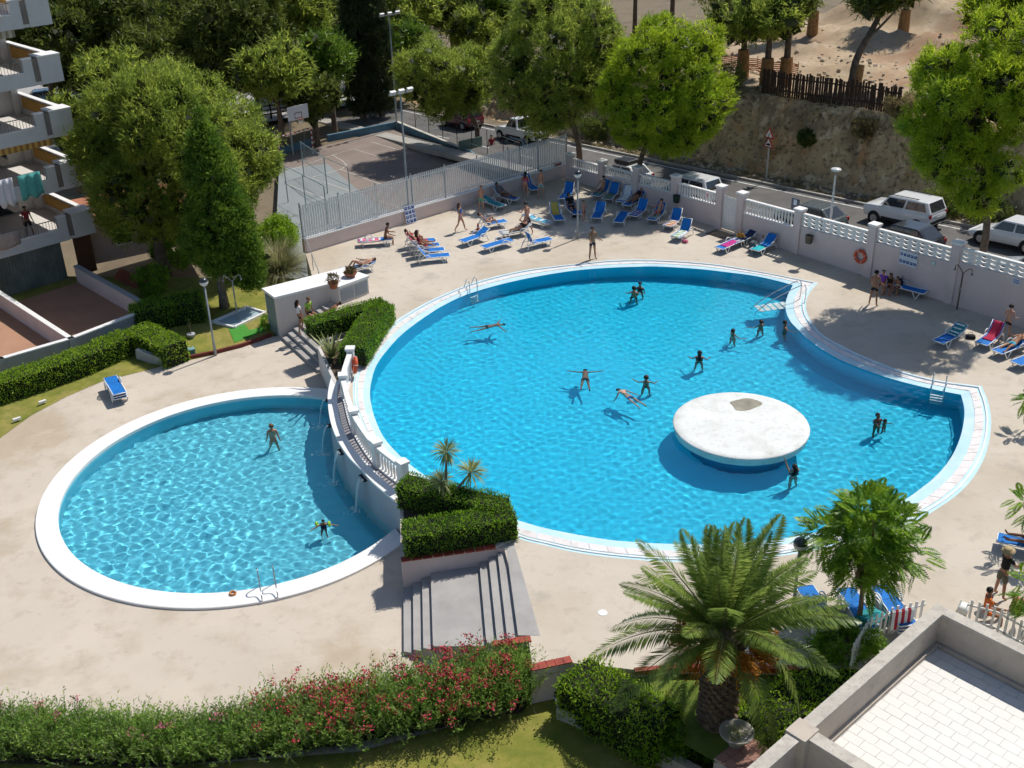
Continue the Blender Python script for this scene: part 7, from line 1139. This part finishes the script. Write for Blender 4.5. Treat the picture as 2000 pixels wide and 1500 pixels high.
        recv.append(skinned('shirt' if sleeve else 'bikini_top', tv, te, tr_, top, r, 1))
    hc_ = P[idx['hd']]; ax = (P[idx['ht']] - P[idx['hd']]).normalized(); fwv = (P[idx['nose']] - hc_); fwv = (fwv - ax * fwv.dot(ax)).normalized(); lt = ax.cross(fwv); b = MB(); rg = np.random.default_rng(len(label)); nu, nv = 14, 8; o0 = len(b.v)
    for i in range(nv + 1):
        th_ = math.pi * .60 * i / nv
        for k in range(nu):
            a = 2 * math.pi * k / nu; fx = math.cos(a); cut = 1.0 if fx < .2 else .62 - .1 * fx; t_ = th_ * cut; rad = .112 * f * (1 + .04 * rg.normal()); d_ = ax * math.cos(t_) + (fwv * math.cos(a) + lt * math.sin(a)) * math.sin(t_); b.v.append(tuple(hc_ + ax * .028 * f - fwv * .012 + d_ * rad))
    for i in range(nv):
        for k in range(nu): b.f.append((o0 + i * nu + k, o0 + i * nu + (k + 1) % nu, o0 + (i + 1) * nu + (k + 1) % nu, o0 + (i + 1) * nu + k))
    hr = b.build('hair', HAIRS[hair], r, True); recv.append(hr)
    if longhair: p0 = hc_ - fwv * .07 * f; b = MB(); b.tube(spline([p0 + ax * .04, p0 - ax * .08 - fwv * .03, p0 - ax * .22 - fwv * .035, p0 - ax * .30 - fwv * .02], 3), [.07 * f, .085 * f, .085 * f, .08 * f, .08 * f, .075 * f, .07 * f, .06 * f, .045 * f, .02 * f], 8); recv.append(b.build('long_hair', HAIRS[hair], r, True))
    for s in (-1, 1): MB().ball(hc_ + lt * s * .034 * f + fwv * .083 * f + ax * .012 * f, .011 * f, 6, 4).build('eye', BLACK, r); MB().ball(hc_ + lt * s * .082 * f - fwv * .005, .02 * f, 6, 4, (.6, 1, 1.3)).build('ear', SKINS[skin], r)
    if hat:
        b = MB(); M_ = Matrix((lt, -fwv, ax)).transposed(); b.lathe([(.2, .045), (.205, .055), (.125, .07), (.12, .15), (.06, .18), (.001, .185)], (0, 0, 0), 16); b.v = [tuple(hc_ + M_ @ Vector(v) * f) for v in b.v]; b.build('hat', hat, r, True)
    if wet:
        for o in recv: o.cycles.is_caustics_receiver = True
    return r
NAVY, BLK, GRN, PNK, LTB, KHA, RDS, BLS, ORS, YEL = [FAB(n, c) for n, c in (('navy', (.015, .02, .055)), ('black', (.012, .012, .014)), ('green', (.10, .42, .26)), ('pink', (.45, .10, .14)), ('lightblue', (.30, .48, .50)), ('khaki', (.13, .12, .085)), ('red', (.40, .03, .03)), ('blue', (.04, .12, .35)), ('orange', (.60, .14, .03)), ('yellow', (.45, .5, .08)))]
def at(px, py, z=0.0): return G(px, py, z)
def face(p, px, py, z=0.0): q = G(px, py, z); return math.atan2(q.y - p[1], q.x - p[0]) + math.pi / 2
def stand(label, px, py, fx, fy, z=0.0, **k): p = at(px, py, z); return person(label, (p.x, p.y, z), face(p, fx, fy, z), **k)
def on(label, L, y=0.0, flip=False, **k):                        # on a lounger: y along it, feet towards its foot end
    lo = LG[L]; a = lo.rotation_euler[2]; p = lo.location; q = Vector((p[0] - math.sin(a) * y, p[1] + math.cos(a) * y, 0)); return person(label, (q.x, q.y, p[2]), a + (math.pi if flip else 0), **k)
# on the far deck
stand('man in dark shorts standing at the far rim of the big pool', 1157, 506, 1200, 530, skin=1, hair=0, h=1.76, shorts=NAVY, slen=.4, abd=(14, 14), sh=(10, 10), elb=(70, 60))
stand('boy in mint green shorts standing by the low wall', 941, 413, 900, 440, skin=0, hair=2, h=1.55, shorts=GRN, slen=.6, sh=(30, 10), elb=(100, 20)); stand('woman in pink bikini standing in the shaded far corner', 1027, 389, 1060, 350, skin=0, hair=0, h=1.66, shorts=PNK, slen=.08, top=PNK, longhair=True, hip=(12, -6), knee=(5, 10)); stand('man in pale blue shorts standing in the shaded far corner', 1057, 388, 1040, 420, skin=0, hair=2, h=1.78, shorts=LTB, slen=.6, sh=(25, 25), elb=(90, 95)); stand('man in navy shorts walking between the sunny loungers', 1030, 456, 1000, 440, skin=0, hair=0, h=1.78, shorts=NAVY, slen=.75, lean=12, hip=(18, -12), knee=(8, 15), sh=(40, 20), elb=(60, 30))
on('sunbather sitting on the end of the pink-towelled lounger', 'pink', -.55, skin=2, hair=0, pel=.50, hip=(80, 85), knee=(80, 85), lean=18, shorts=BLK, slen=.3, sh=(35, 35), elb=(60, 60)); on('woman reclining with raised knees on the red towel', 'a', .22, skin=0, hair=1, pel=.46, pitch=-38, hip=(75, 60), knee=(95, 75), shorts=RED, slen=.08, top=RED, sh=(30, 20), elb=(40, 40)); on('long-haired woman sitting up on the crimson-towelled lounger', 'b', .15, skin=1, hair=1, pel=.47, pitch=-8, hip=(95, 92), knee=(25, 30), shorts=CRIM, slen=.08, top=CRIM, longhair=True, sh=(30, 30)); on('bather lying with bent knees behind the pump house roof', 'low', .25, skin=0, hair=0, pel=.46, pitch=-80, hip=(55, 40), knee=(100, 80), shorts=BLK, slen=.25, sh=(10, 10), abd=(25, 25))
on('sunbather with raised knees on the grey-draped sunny lounger', 'g7', .25, skin=0, hair=1, pel=.46, pitch=-42, hip=(85, 70), knee=(105, 85), shorts=BLS, slen=.2, top=BLS); on('sunbather lying on the pale towel left of the man in navy shorts', 'w16', .2, skin=0, hair=0, pel=.46, pitch=-58, hip=(45, 25), knee=(60, 25), shorts=BLK, slen=.1, top=BLK, sh=(60, 60), elb=(110, 110)); on('dark figure sitting on the lounger against the low wall', 'g10', .2, skin=2, hair=0, pel=.46, pitch=-40, hip=(55, 50), knee=(20, 20), shorts=BLK, slen=.4, top=FAB('grey', (.12, .13, .14)), sleeve=True); on('reclining man in black behind the lamp post', 'k20', .22, skin=1, hair=0, pel=.46, pitch=-35, hip=(60, 60), knee=(35, 40), shorts=BLK, slen=.6, top=BLK, sleeve=True); on('tanned bather reclining in the shaded row by the balusters', 'r25', .2, skin=1, hair=0, pel=.46, pitch=-55, hip=(40, 30), knee=(40, 20), shorts=BLK, slen=.15, top=BLK)
on('bather sitting up on the leftmost lounger of the shaded row', 'r22', .1, skin=0, hair=1, pel=.47, pitch=-12, hip=(92, 90), knee=(20, 25), shorts=BLS, slen=.4, sh=(30, 30)); on('bather reclining on the teal-towelled shaded lounger', 'r27', .2, skin=0, hair=0, pel=.46, pitch=-36, hip=(58, 52), knee=(40, 20), shorts=RDS, slen=.35, sh=(15, 20), elb=(40, 60)); stand('child in red shorts standing by the shaded loungers', 1140, 432, 1180, 440, skin=0, hair=2, h=1.2, shorts=RDS, slen=.6, sh=(20, 5), elb=(40, 20)); stand('woman in a blue swimsuit walking past the sunny loungers', 900, 452, 940, 455, skin=0, hair=1, h=1.66, shorts=BLS, slen=.08, top=BLS, hip=(20, -12), knee=(10, 20), longhair=True)
p = at(1498, 470); person('person in a red cap crouching against the wall between loungers', (p.x, p.y, 0), face(p, 1470, 500), skin=1, hair=0, pel=.42, hip=(95, 95), knee=(110, 110), lean=20, shorts=BLK, slen=.4, top=FAB('maroon', (.2, .03, .03)), sleeve=True, hat=FAB('cap', (.35, .05, .04)), h=1.6)
# right deck
stand('man in black shorts standing on the shaded right deck', 1704, 597, 1740, 570, skin=1, hair=0, h=1.76, shorts=BLK, slen=.4, sh=(10, 15), elb=(40, 45))
for lab, px, py, k in [('girl in a purple top sitting against the wall', 1722, 570, dict(skin=1, hair=0, top=FAB('purple', (.14, .05, .36)), sleeve=True, shorts=FAB('purple', (.14, .05, .36)), h=1.55, pel=.48)), ('long-haired girl sitting against the wall beside the purple top', 1736, 573, dict(skin=2, hair=0, shorts=BLK, top=BLK, longhair=True, h=1.5, pel=.42)), ('child sitting against the wall at the lounger head', 1750, 573, dict(skin=1, hair=1, shorts=NAVY, h=1.25, pel=.34))]: p = at(px, py); person(lab, (p.x, p.y, 0), face(p, px - 50, py + 50), hip=(85, 80), knee=(85, 95), sh=(30, 30), elb=(50, 50), lean=8, slen=.3, **k)
stand('woman in black bottoms standing beside the crimson towel', 1962, 664, 1990, 640, skin=0, hair=0, h=1.66, shorts=BLK, slen=.35, longhair=False, sh=(15, 15), elb=(60, 60), lean=5); on('bather in cyan shorts lying at the right edge', 'r36', .2, skin=1, hair=0, pel=.46, pitch=-65, hip=(30, 20), knee=(30, 15), shorts=FAB('cyan', (.05, .35, .5)), slen=.5, sh=(30, 20), elb=(60, 60)); on('bather with crossed legs lying at the right edge near the man in black', 'r38', .2, skin=2, hair=0, pel=.46, pitch=-70, hip=(25, 30), knee=(10, 20), shorts=BLK, slen=.4)
stand('man in a black shirt and straw hat looking at his phone', 1950, 1166, 2010, 1150, skin=1, hair=0, h=1.76, shorts=KHA, slen=.85, top=BLK, sleeve=True, hat=FAB('straw', (.45, .34, .18)), sh=(40, 40), elb=(80, 80), headp=-15, lean=4); p = at(1922, 1212); person('sunbather in an orange top sitting behind the white pickets', (p.x, p.y, 0), face(p, 2000, 1220), skin=2, hair=0, pel=.42, hip=(85, 80), knee=(80, 75), shorts=ORS, slen=.4, top=ORS, sleeve=True, sh=(20, 40), elb=(30, 50))
# by the pump house
q = Vector((-11.38, 50.72, 0)) + sd * .75 + sn * .85; person('woman in a white top and dark shorts climbing the side steps', (q.x, q.y, ZL + RH * 3), math.atan2(sd.y, sd.x) + math.pi / 2, skin=1, hair=0, h=1.66, shorts=BLK, slen=.3, top=FAB('white', (.7, .7, .72)), sleeve=True, hip=(30, -8), knee=(40, 10), longhair=True)
p = G(606, 640, 0); person('person in a lime vest sitting beside the pump house wall', (p.x - .2, p.y + .9, 0), R_(60), skin=1, hair=2, pel=.45, hip=(80, 80), knee=(85, 85), lean=10, shorts=BLK, slen=.5, top=FAB('lime', (.35, .55, .08)), sleeve=True, h=1.7); person('bather reclining on the deck beside the lime vest', (p.x + .75, p.y + 1.3, 0), R_(-70), skin=1, hair=0, pel=.14, pitch=-50, hip=(40, 30), knee=(30, 30), shorts=BLK, slen=.3, h=1.7)
# swimmers
def swim(label, px, py, fx, fy, depth, **k): p = at(px, py, ZW); return person(label, (p.x, p.y, ZW), face(p, fx, fy, ZW), pel=depth, wet=True, **k)
PRONE = dict(pitch=78, headp=35, hip=(-4, 6), knee=(8, 14))
swim('swimmer doing breaststroke towards the middle, farthest left in the big pool', 955, 635, 1000, 630, -0.16, skin=1, hair=0, shorts=BLK, slen=.3, sh=(120, 120), abd=(60, 60), elb=(20, 20), **PRONE); swim('man in dark trunks standing in the water near the far rim', 1238, 572, 1250, 540, -0.48, skin=1, hair=0, shorts=NAVY, slen=.4, sh=(20, 20), abd=(25, 25), elb=(40, 40), h=1.78); swim('woman standing in the water right behind the man in dark trunks', 1250, 562, 1240, 580, -0.48, skin=2, hair=0, shorts=BLK, slen=.1, top=BLK, h=1.66)
swim('swimmer in dark trunks heading away in the middle of the pool', 1143, 735, 1143, 690, -0.18, skin=2, hair=0, shorts=BLK, slen=.5, sh=(140, 140), abd=(70, 70), **PRONE); swim('bather with only head and shoulders out near the pool centre', 1262, 745, 1262, 700, -0.52, skin=1, hair=1, shorts=BLK, slen=.2, abd=(40, 35), sh=(30, 20), elb=(70, 60)); swim('pale swimmer in blue trunks floating beside the pool centre', 1228, 772, 1200, 755, -0.13, skin=3, hair=1, shorts=BLS, slen=.4, sh=(60, 10), abd=(30, 30), **PRONE); swim('woman in a black bikini standing in the water right of centre', 1366, 698, 1366, 650, -0.48, skin=1, hair=0, shorts=BLK, slen=.08, top=BLK, longhair=True, sh=(10, 10), abd=(30, 30), elb=(70, 70)); swim('bather up to the neck between the centre and the notch', 1432, 650, 1470, 640, -0.62, skin=1, hair=0, abd=(30, 45), sh=(40, 20), elb=(60, 80)); swim('man with arms out in the water below the sloping stair', 1486, 634, 1460, 620, -0.57, skin=1, hair=1, shorts=NAVY, slen=.4, abd=(35, 20), sh=(20, 10), elb=(60, 80)); swim('bather holding on to the curved rim below the notch', 1533, 640, 1560, 640, -0.45, skin=2, hair=0, shorts=BLK, slen=.3, sh=(60, 60), abd=(30, 30), elb=(40, 40)); swim('bather with a pink strap hugging a child in the right bay', 1714, 820, 1735, 830, -0.52, skin=2, hair=0, shorts=BLK, slen=.1, top=PNK, sh=(50, 50), elb=(60, 60)); swim('child held by the bather in the right bay', 1728, 824, 1705, 815, -0.44, skin=2, hair=0, shorts=NAVY, slen=.4, h=1.2, sh=(60, 60), elb=(40, 40)); swim('long-haired bather reaching up to the island platform', 1551, 918, 1500, 880, -0.57, skin=0, hair=0, longhair=True, shorts=BLK, slen=.1, top=BLK, sh=(150, 20), abd=(10, 30), elb=(10, 40))
p = at(534, 862, ZW2); person('woman in a pale swimsuit wading away across the round pool', (p.x, p.y, ZW2), face(p, 520, 800, ZW2), pel=.05, wet=True, skin=0, hair=2, h=1.68, shorts=FAB('pale_suit', (.35, .36, .26)), slen=.08, top=FAB('pale_suit', (.35, .36, .26)), sh=(5, -5), abd=(12, 12), hip=(10, -8)); p = at(632, 1030, ZW2); person('child with lime armbands splashing in the round pool', (p.x, p.y, ZW2), face(p, 640, 1060, ZW2), pel=-.12, wet=True, skin=1, hair=0, h=1.15, shorts=NAVY, slen=.4, top=NAVY, sh=(30, 30), abd=(70, 70), elb=(20, 20), lean=15)
for s in (-1, 1): q = Vector((p.x, p.y, ZW2 + .16)); t = thing('armband', 'lime green armband on the child in the round pool, %s one' % ('left' if s < 0 else 'right'), 'armband', (q.x + s * .23, q.y - .02, q.z)); MB().torus((0, 0, 0), .07, .045, 14, 8, Matrix.Rotation(R_(75), 4, 'Y')).build('cuff', mat('lime_plastic', (.30, .55, .05), .4, .08, 4), t, True)
q = Bp(3.0, 1.6, 1.28); person('person in a red top standing on the lowest balcony', (q.x, q.y, 1.28), R_(40), skin=2, hair=0, shorts=BLK, slen=.8, top=FAB('redtop', (.3, .03, .04)), sleeve=True); q = G(945, 300, -1.9); person('person in a red shirt standing beside the court panel', (q.x + .6, q.y + .6, -2.44), R_(10), skin=1, hair=0, shorts=NAVY, slen=.9, top=FAB('redtop', (.3, .03, .04)), sleeve=True)
